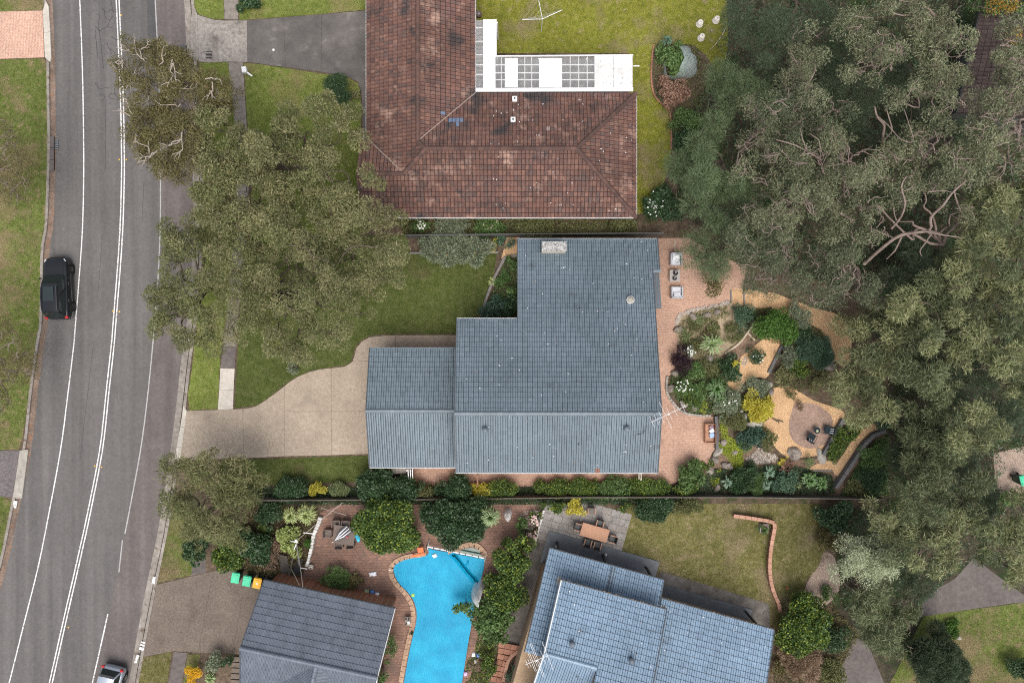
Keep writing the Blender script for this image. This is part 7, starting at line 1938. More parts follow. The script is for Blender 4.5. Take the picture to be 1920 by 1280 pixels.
pts = walk(smooth_px([(840, 1034), (858, 1029), (872, 1022), (888, 1020), (900, 1026), (909, 1037), (912, 1048)], 4), 0.42, 0.08)
for i in range(len(pts) - 1):
 a, c = pts[i].copy(), pts[i + 1].copy(); a.z = c.z = 0.052
 B().bar(a.lerp(c, -0.04), a.lerp(c, 1.02), 0.36, 0.10).done('coping_stone', M['coping'], pool)
pts = walk([(x + 8, y) for x, y in pool_r[6:]], 0.6, 0.08)
for i in range(len(pts) - 1):
 a, c = pts[i].copy(), pts[i + 1].copy(); a.z = c.z = 0.045
 B().bar(a.lerp(c, 0.0), a.lerp(c, 0.985), 0.5, 0.10).done('coping_stone', M['pool_pavers'], pool)
# folds and wrinkles of the cover
b = Tubes()
rr_ = np.random.default_rng(8)
def fold(pts, w, h, mat_name='fold'):
 b = B()
 P_ = [P(x, y, 0.05) for x, y in pts]
 A_, C_ = offset_line(P_, -w), offset_line(P_, w)
 rows = []
 for i, p in enumerate(P_):
  e = 0.25 if i in (0, len(P_) - 1) else 1.0
  rows.append([b.bm.verts.new((A_[i].x, A_[i].y, 0.054)), b.bm.verts.new((p.x - 0.2 * w, p.y, 0.05 + h * e)), b.bm.verts.new((p.x + 0.3 * w, p.y, 0.05 + h * 0.9 * e)), b.bm.verts.new((C_[i].x, C_[i].y, 0.054))])
 for i in range(len(rows) - 1):
  for k in range(3): b.bm.faces.new((rows[i][k], rows[i][k + 1], rows[i + 1][k + 1], rows[i + 1][k]))
 b.done('cover_fold', M['pool_cover'], pool, True)
fold(smooth_px([(846, 1036), (860, 1052), (876, 1072), (898, 1096)], 4), 0.24, 0.15)
fold(smooth_px([(872, 1062), (877, 1055), (878, 1050)], 3), 0.07, 0.10)
for k in range(0):
 t_ = rr_.random()
 x = rr_.uniform(750, 890); y = rr_.uniform(1055, 1275)
 if not inside(pool_l + list(reversed(pool_r)), np.array([x - 12, x + 12]), np.array([y, y])).all(): continue
 a0 = rr_.uniform(-0.5, 0.6); l = rr_.uniform(5, 13)
 if k % 2: fold([(x - math.cos(a0) * l, y - math.sin(a0) * l), (x - l * 0.3, y + rr_.uniform(-2, 2)), (x + l * 0.3, y + rr_.uniform(-2, 2)), (x + math.cos(a0) * l, y + math.sin(a0) * l)], 0.035, 0.035)
ro = thing('cover_roller', 'white and black pool cover roller across the end of the pool', 'roller', P(803, 1026))
a, c = P(802, 1024, 0.45), P(910, 1046, 0.45)
for k in range(9):
 p0, p1 = a.lerp(c, k / 9), a.lerp(c, (k + 0.86) / 9)
 B().tube([p0, p1], 0.065, 10).done('tube_section', M['white_paint'], ro)
 B().tube([p1, a.lerp(c, (k + 1) / 9)], 0.055, 10).done('strap', M['black_metal'], ro)
for p_, n in ((a, 'stand'), (c, 'stand')):
 d_ = (c - a).normalized(); s = Vector((-d_.y, d_.x, 0))
 b = B()
 b.tube([p_ + s * 0.34 - Vector((0, 0, 0.38)), p_, p_ - s * 0.34 - Vector((0, 0, 0.38))], 0.022, 8)
 b.tube([p_ + s * 0.36 - Vector((0, 0, 0.38)), p_ - s * 0.36 - Vector((0, 0, 0.38))], 0.022, 8)
 b.done(n, M['white_paint'], ro)
B().lathe([(0.12, -0.02), (0.12, 0.02)], a - (c - a).normalized() * 0.1, 14, Matrix.Rotation(R(90), 4, 'Y')).done('hand_wheel', M['black_metal'], ro)
def chair(name, label, px, py, face, seat_mat, frame_mat, w=0.56, d=0.56, h=0.42, back=0.85, arms=True, cat='chair', group=None, curved=False, z=0.0):
 """face: direction the sitter looks, degrees, 0 = +x, 90 = up the picture"""
 q = P(px, py, h * 0.5 + z)
 t = thing(name, label, cat, (q.x, q.y, z), group)
 Mx = Matrix.Translation((q.x, q.y, z)) @ Matrix.Rotation(R(face) - math.pi / 2, 4, 'Z')
 B().box((0, 0, h - 0.03), (w, d, 0.06)).bevel(0.015).xform(Mx).done('seat', M[seat_mat], t)
 B().box((0, -d / 2 + 0.02, (h + back) / 2), (w * 0.96, 0.05, back - h), 0, Matrix.Rotation(0.16, 4, 'X')).bevel(0.015).xform(Mx).done('backrest', M[seat_mat], t)
 for sx in (-1, 1):
  for sy in (-1, 1):
   B().box((sx * (w / 2 - 0.03), sy * (d / 2 - 0.03), (h - 0.06) / 2), (0.045, 0.045, h - 0.06)).xform(Mx).done('leg', M[frame_mat], t)
  if arms:
   B().box((sx * (w / 2 + 0.01), 0.02, h + 0.22), (0.06, d * 0.95, 0.035)).bevel(0.008).xform(Mx).done('armrest', M[frame_mat], t)
   B().box((sx * (w / 2 + 0.01), d / 2 - 0.06, h + 0.1), (0.04, 0.04, 0.22)).xform(Mx).done('arm_post', M[frame_mat], t)
 return t
def table(name, label, px, py, sx, sy, h, rz, top_mat, leg_mat, cat='table', slats=0):
 q = P(px, py, h)
 t = thing(name, label, cat, (q.x, q.y, 0))
 Mx = Matrix.Translation((q.x, q.y, 0)) @ Matrix.Rotation(R(rz), 4, 'Z')
 if slats:
  for k in range(slats):
   B().box((0, -sy / 2 + sy * (k + 0.5) / slats, h - 0.02), (sx, sy / slats * 0.95, 0.04)).xform(Mx).done('slat', M[top_mat], t)
 else:
  B().box((0, 0, h - 0.02), (sx, sy, 0.04)).bevel(0.01).xform(Mx).done('tabletop', M[top_mat], t)
 for a in (-1, 1):
  for c in (-1, 1):
   B().box((a * (sx / 2 - 0.07), c * (sy / 2 - 0.07), (h - 0.05) / 2), (0.07, 0.07, h - 0.05)).xform(Mx).done('leg', M[leg_mat], t)
 B().box((0, 0, h - 0.08), (sx - 0.16, sy - 0.16, 0.07)).xform(Mx).done('apron', M[leg_mat], t)
 return t
# dining set on the pool deck
table('dining_table', 'grey brown wicker dining table with a folded umbrella on it', 645, 1003, 1.62, 1.36, 0.74, -8, 'wicker', 'wicker_dark')
chair('wicker_chair', 'brown wicker chair left of the pool table', 616, 998, 0, 'wicker', 'wicker', back=0.8)
chair('wicker_chair', 'brown wicker chair above the pool table on its left', 632, 979, -90, 'wicker', 'wicker', back=0.8)
chair('wicker_chair', 'brown wicker chair half hidden by the lime hedge', 650, 980, -90, 'wicker', 'wicker', back=0.8)
chair('wicker_chair', 'brown wicker chair below the pool table on its left', 637, 1018, 90, 'wicker', 'wicker', back=0.8)
chair('wicker_chair', 'brown wicker chair below the pool table on its right', 658, 1017, 95, 'wicker', 'wicker', back=0.8)
u = thing('umbrella', 'folded grey and white striped umbrella lying on the pool table', 'umbrella', P(640, 1000, 0.8))
ua, uc = P(624, 1016, 0.86), P(655, 990, 0.92)
B().tube([ua, ua.lerp(uc, 0.15)], 0.02, 8).done('pole', M['teak'], u)
for k in range(7):
 o_ = (k - 3) * 0.04
 s = Vector((-(uc - ua).y, (uc - ua).x, 0)).normalized()
 B().tube([ua.lerp(uc, 0.12), ua.lerp(uc, 0.55) + s * o_ * 2.2 + Vector((0, 0, 0.05)), uc + s * o_ * 2.6 + Vector((0, 0, 0.03))], [0.015, 0.045, 0.025], 6).done('canopy_fold', M['cushion_white'] if k % 2 else M['gutter_dark'], u)
B().lathe([(0.045, -0.03), (0.05, 0.0), (0.02, 0.04)], ua, 10).done('finial', M['white_paint'], u)
B().box(P(651, 1006, 0.78), (0.14, 0.10, 0.05)).bevel(0.01).done('red_cloth', M['red_plastic']); tag(bpy.data.objects['red_cloth'], 'small red item lying on the pool table', 'cloth')
b = B()
for k in range(5): b.box(P(670 + k * 0.6, 1005 + k * 1.8, 0.45 + 0.03 * k), (0.34 - 0.03 * k, 0.16, 0.06), 0.3 * k)
b.jit(0.02, 4).done('towel', M['aqua_cloth']); tag(bpy.data.objects['towel'], 'bright aqua towel hanging beside the pool table', 'towel')
# orange chair at the pool edge
t = thing('pool_chair', 'orange plastic chair frame standing at the pool edge', 'chair', P(785, 1035))
q = P(786, 1034, 0.4); Mx = Matrix.Translation((q.x, q.y, 0)) @ Matrix.Rotation(R(10), 4, 'Z')
B().box((0.12, 0.12, 0.42), (0.45, 0.42, 0.05)).bevel(0.02).xform(Mx).done('seat', M['orange_plastic'], t)
B().box((-0.1, -0.18, 0.5), (1.0, 0.16, 0.05)).bevel(0.02).xform(Mx).done('armrest', M['orange_plastic'], t)
B().box((0.14, 0.36, 0.62), (0.45, 0.05, 0.4), 0, Matrix.Rotation(-0.2, 4, 'X')).bevel(0.015).xform(Mx).done('backrest', M['orange_plastic'], t)
for sx in (-0.5, 0.32):
 for sy in (-0.2, 0.32): B().box((sx, sy, 0.21), (0.05, 0.05, 0.42)).xform(Mx).done('leg', M['teak_dark'], t)
# white low wall of painted stones
ww = thing('white_wall', 'low white painted stone wall left of the pool table', 'wall', P(585, 1020))
wpt = walk(smooth_px([(601, 969), (596, 985), (589, 1000), (585, 1020), (581, 1040), (574, 1064)], 5), 0.24, 0.3)
for i in range(len(wpt) - 1):
 a, c = wpt[i].copy(), wpt[i + 1].copy(); a.z = c.z = 0.2
 B().bar(a, a.lerp(c, 0.95), 0.30 - 0.10 * i / len(wpt), 0.42).jit(0.02, i).bevel(0.03).done('stone', M['white_stone'], ww)
hr = thing('hose_reel', 'round cream hose reel at the end of the white wall', 'hose reel', P(583, 1063))
q = P(583, 1063, 0.3)
B().lathe([(0.06, -0.08), (0.20, -0.08), (0.20, -0.06), (0.13, -0.06), (0.13, 0.06), (0.20, 0.06), (0.20, 0.08), (0.06, 0.08)], q, 20, Matrix.Rotation(R(35), 4, 'X')).done('drum', M['cream_pot'], hr, True)
B().lathe([(0.05, -0.1), (0.05, 0.1)], q, 12, Matrix.Rotation(R(35), 4, 'X')).done('hub', M['wicker_dark'], hr)
B().tube([(q.x, q.y, 0), (q.x, q.y, 0.3)], 0.03, 8).done('stand', M['cream_pot'], hr)
tr = thing('trellis', 'white painted trellis frame with wires above the timber steps', 'trellis', P(556, 1020))
B().tube([P(561, 1062, 0.1), P(556, 1018, 1.9)], 0.04, 8).done('post', M['sleeper_grey'], tr)
for pa, pb in (((545, 1014, 1.9), (558, 1016, 1.9)), ((558, 1014, 1.9), (551, 1030, 1.7)), ((569, 998, 1.7), (587, 1000, 1.6)), ((563, 1064, 0.9), (576, 1066, 0.8))):
 B().tube([P(*pa), P(*pb)], 0.035, 8).done('arm', M['white_paint'], tr)
B().lathe([(0.09, -0.05), (0.10, 0.03), (0.03, 0.08)], P(555, 1013, 1.95), 12).done('cap', M['white_paint'], tr)
for nm, lb, pa, pb, rad, mt in (('overhead_wire', 'thin pale wire running up across the pool table yard', (556, 1013, 2.0), (642, 942, 3.2), 0.014, 'concrete_pale'), ('overhead_wire', 'thin pale wire above the wicker chairs', (602, 952, 2.6), (650, 966, 2.6), 0.012, 'concrete_pale'),
  ('timber_pole', 'long grey pole leaning from the slate roof to the trellis', (558, 1030, 1.6), (568, 1100, 2.9), 0.03, 'sleeper_grey'), ('timber_pole', 'short thin pole leaning on the slate roof gutter', (546, 1066, 0.8), (561, 1096, 2.9), 0.02, 'concrete_pale')):
 o = B().tube([P(*pa), (P(*pa) + P(*pb)) / 2 - Vector((0, 0, 0.05)), P(*pb)], rad, 6).done(nm, M[mt]); tag(o, lb, 'wire' if 'wire' in nm else 'pole')
st = thing('timber_steps', 'grey timber garden steps left of the white wall', 'steps', P(535, 1060))
for k in range(7):
 a = P(527 + k * 1.0 + 3, 1042 + k * 5.5, 0.2);
 B().box((a.x, a.y, 0.10 + 0.03 * (6 - k)), (0.72, 0.2, 0.05), R(-12)).done('tread', M['fence_timber'], st)
B().bar(P(551, 1040, 0.3), P(540, 1090, 0.2), 0.12, 0.2).done('side_beam', M['fence_timber'], st)
B().bar(P(563, 1046, 0.2), P(556, 1075, 0.2), 0.5, 0.1).done('landing', M['deck_dark'], st)
def lump(name, label, px, py, s, h, mat, seed, cat, rz=0.0):
 b = B(); q = P(px, py, h / 2)
 b.box((q.x, q.y, h / 2), (s[0], s[1], h), rz)
 bmesh.ops.subdivide_edges(b.bm, edges=list(b.bm.edges), cuts=2, use_grid_fill=True)
 r = random.Random(seed)
 for v in b.bm.verts:
  e = Vector((v.co.x - q.x, v.co.y - q.y, 0)); l = e.length / (max(s) / 2)
  v.co += Vector((r.uniform(-1, 1) * s[0] * 0.09, r.uniform(-1, 1) * s[1] * 0.09, (r.uniform(-0.1, 0.3) - 0.3 * l * (v.co.z > h * 0.6)) * h))
  v.co.z = max(v.co.z, 0.01)
 o = b.done(name, M[mat], None, True)
 return tag(o, label, cat)
lump('towel', 'white crumpled towel on the pool deck', 699, 1075.5, (0.52, 0.28), 0.1, 'cushion_white', 1, 'towel', 0.15)
lump('paper', 'small white scrap on the curved pool coping', 731, 1068, (0.16, 0.13), 0.12, 'cushion_white', 2, 'scrap')
lump('pool_toy', 'white pool skimmer floating near the roller', 815, 1041, (0.32, 0.26), 0.12, 'white_paint', 3, 'skimmer', 0.4)
lump('leaf_scrap', 'lime green leaf lying on the pool cover', 774, 1115, (0.24, 0.2), 0.09, 'lime_plastic', 4, 'leaf')
lump('bucket_toy', 'pale green bag beside the slate roof', 687, 1109, (0.36, 0.34), 0.25, 'leaf_silver', 5, 'bag')
lump('crate', 'blue box beside the slate roof', 698, 1109, (0.28, 0.26), 0.3, 'blue_plastic', 6, 'box', 0.2)
lump('bag', 'white bag right of the blue box', 707, 1115, (0.32, 0.36), 0.28, 'cushion_white', 7, 'bag')
for k, (x, y) in enumerate(((714, 1118), (719, 1121), (724, 1123))):
 lump('shoe', ('left', 'middle', 'right')[k] + ' one of three black and white shoes at the slate roof edge', x, y, (0.10, 0.26), 0.12, 'white_paint' if k != 1 else 'black_metal', 8 + k, 'shoe', 0.3)
lump('stone_ball', 'small white stone in the low garden beside the slate roof', 667.5, 1094, (0.12, 0.14), 0.12, 'white_stone', 12, 'stone')
ps = thing('plant_stand', 'square plant stand with small pots at the pool edge', 'plant stand', P(765, 1164))
q = P(764, 1164, 0.4)
B().box((q.x, q.y, 0.36), (0.42, 0.62, 0.05)).bevel(0.01).done('top', M['concrete'], ps)
for sx in (-0.17, 0.17):
 for sy in (-0.26, 0.26): B().box((q.x + sx, q.y + sy, 0.17), (0.05, 0.05, 0.34)).done('leg', M['concrete'], ps)
for k, (dx, dy, rr_k, mt) in enumerate(((-0.1, 0.18, 0.07, 'wicker_dark'), (0.1, 0.2, 0.08, 'wicker_dark'), (0.1, -0.06, 0.11, 'white_paint'), (-0.1, -0.18, 0.07, 'wicker_dark'))):
 o = B().lathe([(rr_k * 0.7, 0.0), (rr_k, 0.14), (rr_k * 0.85, 0.14), (rr_k * 0.8, 0.1)], (q.x + dx, q.y + dy, 0.39), 14).done('flower_pot', M[mt], None, True)
 tag(o, ['small dark pot at the upper left of the plant stand', 'small dark pot at the upper right of the plant stand', 'white pot on the plant stand', 'small dark pot at the lower left of the plant stand'][k], 'pot')
shrub('round_shrub', 'tiny round green potted shrub on the pool coping', 771, 1187, 5, 0.35, 'fine', 'leaf_dark', 777)
for k, (x, y, mt, lb) in enumerate(((873, 1262, 'pink_plastic', 'pink plastic toy beside the pool near the bottom edge'), (888, 1226, 'white_paint', 'pale ornament beside the pool steps'), (897, 1228, 'blue_plastic', 'small blue ornament beside the pool steps'), (892, 1239, 'concrete_pale', 'pale stone beside the twiggy pool shrub'))):
 lump('ornament', lb, x, y, (0.26, 0.30), 0.25, mt, 30 + k, 'ornament')
# netting over shrubs: draped sheets
def drape(name, label, px, py, rx, ry, h, mat, seed, cat='net', cut=None):
 r = random.Random(seed)
 q = P(px, py, h * 0.7)
 t = thing(name, label, cat, (q.x, q.y, 0))
 b = B(); n, m = 26, 9
 rows = []
 for j in range(m + 1):
  f = j / m
  row = []
  for i in range(n):
   a = 6.2832 * i / n
   w = 1 + 0.10 * math.sin(3 * a + seed) + 0.07 * math.sin(7 * a + 2 * seed)
   rr2 = math.sin(f * math.pi / 2) * w
   z = h * math.cos(f * math.pi / 2 * 0.93) + r.uniform(-0.05, 0.05) * h * (1 if j else 0) + 0.06 * h * math.sin(9 * a + j)
   row.append(b.bm.verts.new((q.x + math.cos(a) * S(rx) * rr2, q.y + math.sin(a) * S(ry) * rr2, max(0.02, z))))
  rows.append(row)
 for j in range(m):
  for i in range(n):
   if cut and cut(6.2832 * (i + 0.5) / n, (j + 0.5) / m): continue
   b.bm.faces.new((rows[j][i], rows[j][(i + 1) % n], rows[j + 1][(i + 1) % n], rows[j + 1][i]))
 for v in [v for v in b.bm.verts if not v.link_faces]: b.bm.verts.remove(v)
 b.done('sheet', M[mat], t, True)
 return t
drape('bird_net', 'pale teal bird net draped over a bush in the back bed', 1280, 112, 31, 31, 1.7, 'net', 3, cut=lambda a, f: math.cos(a - math.pi) > 0.45 and f < 0.75)
drape('bird_net', 'white bird net draped on the citrus beside the pool', 899, 1122, 15, 22, 2.6, 'white_net', 5, cut=lambda a, f: math.cos(a + 0.4) > 0.3)
drape('bird_net', 'white net bundle at the top of the pool yard beside the pale yucca', 952, 967, 8, 12, 1.2, 'white_net', 6)
# ------------------------------------------------------------------ grey slab patio and its table
pt = struct('slab_patio')
o0 = P(1022, 952); ax = Vector((0.963, -0.269, 0)); ay = Vector((-0.269, -0.963, 0))
POLY = [(1024, 940), (1182, 940), (1166, 1000), (1157, 1046), (1032, 1012), (1008, 1012)]
PW = [(P(x, y).x, P(x, y).y) for x, y in POLY]
rs = random.Random(3)
for j in range(-2, 9):
 u_ = -2.0
 k = 0
 while u_ < 8:
  w_ = (0.55, 0.75, 0.65, 0.85)[(k + j * 2) % 4]
  c = o0 + ax * (u_ + w_ / 2) + ay * (j * 0.52)
  if inside(PW, np.array([c.x]), np.array([c.y]))[0]:
   B().box((c.x, c.y, 0.0), (w_ - 0.018, 0.502, 0.06 + rs.uniform(-0.006, 0.006)), math.atan2(ax.y, ax.x)).done('slab', M['patio_slab'], pt)
  u_ += w_; k += 1
table('outdoor_table', 'reddish teak outdoor table on the grey slab patio', 1115, 998, 2.05, 0.98, 0.75, -15.6, 'teak', 'teak_dark', slats=8)
for k, (x, y, f, lb) in enumerate(((1082, 985, -15, 'dark chair at the left end of the teak table'), (1124, 978, -105, 'dark chair above the teak table'), (1148, 1008, 165, 'dark chair at the right end of the teak table'), (1101, 1015, 75, 'dark chair below the teak table on its left'), (1119, 1020, 75, 'dark chair below the teak table on its right'))):
 chair('outdoor_chair', lb, x, y, f, 'black_metal', 'teak', w=0.5, d=0.5, h=0.44, back=0.9)
chair('outdoor_chair', 'dark chair under the yellow shrub at the slab patio', 1108, 955, -90, 'stained_concrete', 'teak', w=0.5, d=0.5)
ur = thing('urn', 'dark square planter with a stone urn left of the slab patio', 'urn', P(1003, 976))
q = P(1004, 976, 0.3)
B().box((q.x, q.y, 0.12), (0.62, 0.62, 0.24), R(-15)).bevel(0.02).done('plinth', M['gutter_dark'], ur)
B().lathe([(0.10, 0.24), (0.12, 0.3), (0.20, 0.42), (0.24, 0.55), (0.26, 0.57), (0.20, 0.56), (0.16, 0.48)], (q.x, q.y, 0), 16).done('bowl', M['rock_pale'], ur, True)
we = thing('white_edging', 'white stone edging strip left of the slab patio', 'edging', P(1010, 990))
wpt = walk([(1020, 956), (1012, 985), (1004, 1015), (998, 1026)], 0.3, 0.1)
for i in range(len(wpt) - 1): B().bar(wpt[i], wpt[i].lerp(wpt[i + 1], 0.94), 0.16, 0.14).jit(0.02, i).bevel(0.02).done('stone', M['white_stone'], we)
for k, (x, y, lb) in enumerate(((1136, 1040, 'white plant ornament standing at the edge of the verandah'), (1044, 1024, 'white ornament beside the first verandah post'))):
 t = thing('ornament', lb, 'ornament', P(x, y))
 q = P(x, y, 0.3)
 B().lathe([(0.10, 0.1), (0.12, 0.2), (0.05, 0.3), (0.07, 0.42), (0.02, 0.5)], (q.x, q.y, 0), 12).done('body', M['white_paint'], t, True)
 B().lathe([(0.14, 0.02), (0.14, 0.1)], (q.x, q.y, 0), 12).done('base', M['concrete'], t)
pb = thing('planter_box', 'blue framed planter box with seedlings inside the brick wall corner', 'planter', P(1432, 992))
q = P(1433, 990, 0.3)
for dx, dy, sx, sy in ((0, 0.28, 0.6, 0.04), (0, -0.28, 0.6, 0.04), (-0.28, 0, 0.04, 0.52), (0.28, 0, 0.04, 0.52)):
 B().box((q.x + dx, q.y + dy, 0.15), (sx, sy, 0.3)).done('board', M['frame_mauve'], pb)
B().box((q.x, q.y, 0.11), (0.52, 0.52, 0.2)).done('soil', M['soil'], pb)
shrub('seedlings', 'green seedlings growing in the planter box', 1431, 991, 10, 0.42, 'mid', 'leaf_green', 778, cat='plant')
lump('fruit', 'single orange fruit lying on the olive lawn', 1476.5, 1102, (0.14, 0.12), 0.12, 'orange_plastic', 44, 'fruit')
# brick steps between pool and blue house
bs = thing('brick_steps', 'curving red brick garden steps between the pool and the blue house', 'steps', P(950, 1230))
rows = [((935, 1207), (982, 1216)), ((934, 1218), (967, 1224)), ((933, 1229), (957, 1235)), ((931, 1240), (952, 1246)), ((928, 1251), (948, 1256)), ((924, 1262), (945, 1266)), ((920, 1273), (942, 1277))]
for j, ((ax_, ay_), (bx_, by_)) in enumerate(rows):
 a, c = P(ax_, ay_, 0.2), P(bx_, by_, 0.2)
 n = max(2, round((c - a).length / 0.45))
 for k in range(n):
  p0, p1 = a.lerp(c, k / n), a.lerp(c, (k + 0.95) / n)
  p0.z = p1.z = 0.22 - j * 0.03
  B().bar(p0, p1, 0.38, 0.14).jit(0.008, j * 9 + k).done('paver', M['brick_step'], bs)
arc = walk(smooth_px([(993, 1222), (978, 1219), (963, 1226), (953, 1238), (949, 1252), (946, 1266), (942, 1282)], 5), 0.22, 0.3)
for i in range(len(arc) - 1):
 a, c = arc[i].copy(), arc[i + 1].copy(); a.z = c.z = 0.24
 B().bar(a, a.lerp(c, 0.93), 0.24, 0.2).done('edge_brick', M['brick_edge'], bs)
sb = thing('brick_steps', 'brown concrete steps beside the slate house at the bottom edge', 'steps', P(440, 1255))
for k in range(5):
 a = P(443, 1236 + k * 10, 0.2)
 B().box((a.x, a.y, 0.08 + 0.06 * k), (0.72, 0.36, 0.14), R(-3)).bevel(0.01).done('tread', M['aggregate_dark'], sb)
# ------------------------------------------------------------------ terrace furniture
def armchair(label, px, py, face):
 q = P(px, py, 0.35)
 t = thing('armchair', label, 'armchair', (q.x, q.y, 0))
 Mx = Matrix.Translation((q.x, q.y, 0)) @ Matrix.Rotation(R(face) - math.pi / 2, 4, 'Z')
 B().box((0, 0.0, 0.17), (0.80, 0.86, 0.16)).bevel(0.02).xform(Mx).done('base', M['frame_mauve'], t)
 for s in (-1, 1):
  B().box((s * 0.385, 0.0, 0.36), (0.10, 0.86, 0.50)).bevel(0.015).xform(Mx).done('arm', M['cushion_grey'], t)
 B().box((0, -0.40, 0.46), (0.86, 0.09, 0.66)).bevel(0.02).xform(Mx).done('back_frame', M['cushion_grey'], t)
 B().box((0, 0.08, 0.33), (0.64, 0.68, 0.16)).bevel(0.04, 2).xform(Mx).done('seat_cushion', M['cushion_pale'], t)
 B().box((0, -0.29, 0.52), (0.64, 0.16, 0.42), 0, Matrix.Rotation(0.15, 4, 'X')).bevel(0.05, 2).xform(Mx).done('back_cushion', M['cushion_pale'], t)
 for sx in (-0.34, 0.34):
  for sy in (-0.36, 0.36): B().box((sx, sy, 0.045), (0.06, 0.06, 0.09)).xform(Mx).done('leg', M['frame_mauve'], t)
 b = B().box((0, -0.12, 0.50), (0.50, 0.16, 0.36), 0.06, Matrix.Rotation(0.9, 4, 'X')).bevel(0.05, 2).xform(Mx)
 o = b.done('pillow', M['cushion_white'], None, True)
 tag(o, 'white pillow on the ' + ('upper' if face < 0 else 'lower') + ' terrace armchair', 'pillow')
armchair('pale grey armchair above the terrace coffee table', 1267, 486, -90)
armchair('pale grey armchair below the terrace coffee table', 1268.5, 548, 90)
table('coffee_table', 'square grey coffee table with two black bowls on the terrace', 1265.5, 517, 0.78, 0.88, 0.42, 0, 'stone_table', 'frame_mauve', slats=8)
for k, (x, y, r_, lb) in enumerate(((1266.8, 511.5, 0.185, 'larger black bowl with a white centre on the coffee table'), (1265, 521.5, 0.16, 'smaller black bowl with a white centre on the coffee table'))):
 q = P(x, y, 0.5)
 t = thing('bowl', lb, 'bowl', (q.x, q.y, 0.42))
 B().lathe([(r_ * 0.5, 0.42), (r_ * 0.95, 0.47), (r_, 0.53), (r_ * 0.9, 0.53), (r_ * 0.55, 0.49), (0.03, 0.485)], (q.x, q.y, 0), 24).done('dish', M['black_gloss'], t, True)
 B().lathe([(0.035, 0.47), (0.035, 0.58), (0.01, 0.6)], (q.x, q.y, 0), 12).done('candle', M['white_paint'], t, True)
db = thing('daybed', 'timber daybed box seat against the grey sleeper wall', 'daybed', P(1331, 812))
q = P(1331, 812, 0.4)
for k in range(6): B().box((q.x - 0.01, q.y - 0.55 + 0.22 * k, 0.40), (0.58, 0.21, 0.04)).done('slat', M['teak'], db)
for dx, dy, sx, sy, hh in ((-0.33, 0, 0.06, 1.44, 0.52), (0, 0.69, 0.6, 0.06, 0.62), (0, -0.69, 0.6, 0.06, 0.62), (0.33, 0, 0.05, 1.44, 0.8)):
 B().box((q.x + dx, q.y + dy, hh / 2), (sx, sy, hh)).bevel(0.008).done('side_board', M['teak_dark'] if dx > 0 else M['teak'], db)
for k, (dx, dy, mt, rz, lb) in enumerate(((0.10, 0.45, 'cushion_mauve', 0.5, 'mauve cushion at the top of the daybed'), (0.12, 0.18, 'cushion_white', -0.9, 'white cushion in the middle of the daybed'), (0.12, -0.14, 'cushion_blue', -1.3, 'pale blue cushion on the daybed'))):
 o = B().box((0, 0, 0), (0.40, 0.36, 0.13), 0).bevel(0.05, 2).xform(Matrix.Translation((q.x + dx, q.y + dy, 0.52)) @ Matrix.Rotation(rz, 4, 'Z') @ Matrix.Rotation(0.45, 4, 'Y')).done('cushion', M[mt], None, True)
 tag(o, lb, 'cushion')
def lounge(label, px, py, face, clabel):
 q = P(px, py, 0.35)
 t = thing('garden_chair', label, 'chair', (q.x, q.y, 0))
 Mx = Matrix.Translation((q.x, q.y, 0)) @ Matrix.Rotation(R(face) - math.pi / 2, 4, 'Z')
 B().box((0, 0.06, 0.40), (0.56, 0.52, 0.10)).bevel(0.03, 2).xform(Mx).done('seat', M['stripe_dark'], t)
 B().box((0, -0.28, 0.58), (0.58, 0.08, 0.46), 0, Matrix.Rotation(0.3, 4, 'X')).bevel(0.02).xform(Mx).done('backrest', M['black_metal'], t)
 for sx in (-1, 1):
  B().tube([(sx * 0.33, 0.32, 0.02), (sx * 0.33, 0.30, 0.56), (sx * 0.33, -0.30, 0.60), (sx * 0.33, -0.36, 0.02)], 0.018, 8).xform(Mx).done('side_frame', M['black_metal'], t)
 c = B().box((0, -0.19, 0.56), (0.52, 0.12, 0.36), 0, Matrix.Rotation(0.45, 4, 'X')).bevel(0.045, 2).xform(Mx).done('cushion', M['stripe_dark'], None, True)
 tag(c, clabel, 'cushion')
 for k in (-1, 0, 1):
  B().box((k * 0.155, -0.178, 0.576), (0.075, 0.125, 0.33), 0, Matrix.Rotation(0.45, 4, 'X')).bevel(0.045, 2).xform(Mx).done('stripe', M['cushion_white'], c)
 return t
lounge('black garden chair on the right of the round patio', 1553, 806, 165, 'black and white striped cushion on the right garden chair')
lounge('black garden chair at the lower side of the round patio', 1520, 820, 62, 'black and white striped cushion on the lower garden chair')
t = thing('side_table', 'small round dark side table between the garden chairs', 'table', P(1532, 807))
q = P(1532, 806.5, 0.45)
B().lathe([(0.22, 0.43), (0.24, 0.45), (0.24, 0.47), (0.22, 0.47)], (q.x, q.y, 0), 20).done('tabletop', M['stripe_dark'], t, True)
for k in range(3): B().tube([(q.x, q.y, 0.43), (q.x + 0.2 * math.cos(k * 2.09), q.y + 0.2 * math.sin(k * 2.09), 0.03)], 0.012, 6).done('leg', M['black_metal'], t)
B().lathe([(0.08, 0.47), (0.10, 0.50), (0.08, 0.53), (0.06, 0.5)], (q.x, q.y - 0.04, 0), 14).done('small_dish', M['leaf_silver'], None, True); tag(bpy.data.objects['small_dish'], 'small pale dish on the round side table', 'dish')
t = thing('fallen_branch', 'dark twisted twig lying on the pale mulch', 'branch', P(1464, 787))
tb = Tubes(); tb.add([tuple(P(1448, 783, 0.08)), tuple(P(1455, 788, 0.12)), tuple(P(1463, 789, 0.10)), tuple(P(1469, 791, 0.12))], [0.05, 0.06, 0.05, 0.03], 6); tb.add([tuple(P(1459, 789, 0.1)), tuple(P(1461, 794, 0.1))], [0.05, 0.02], 6); tb.done('wood', M['bark_brown'], t)
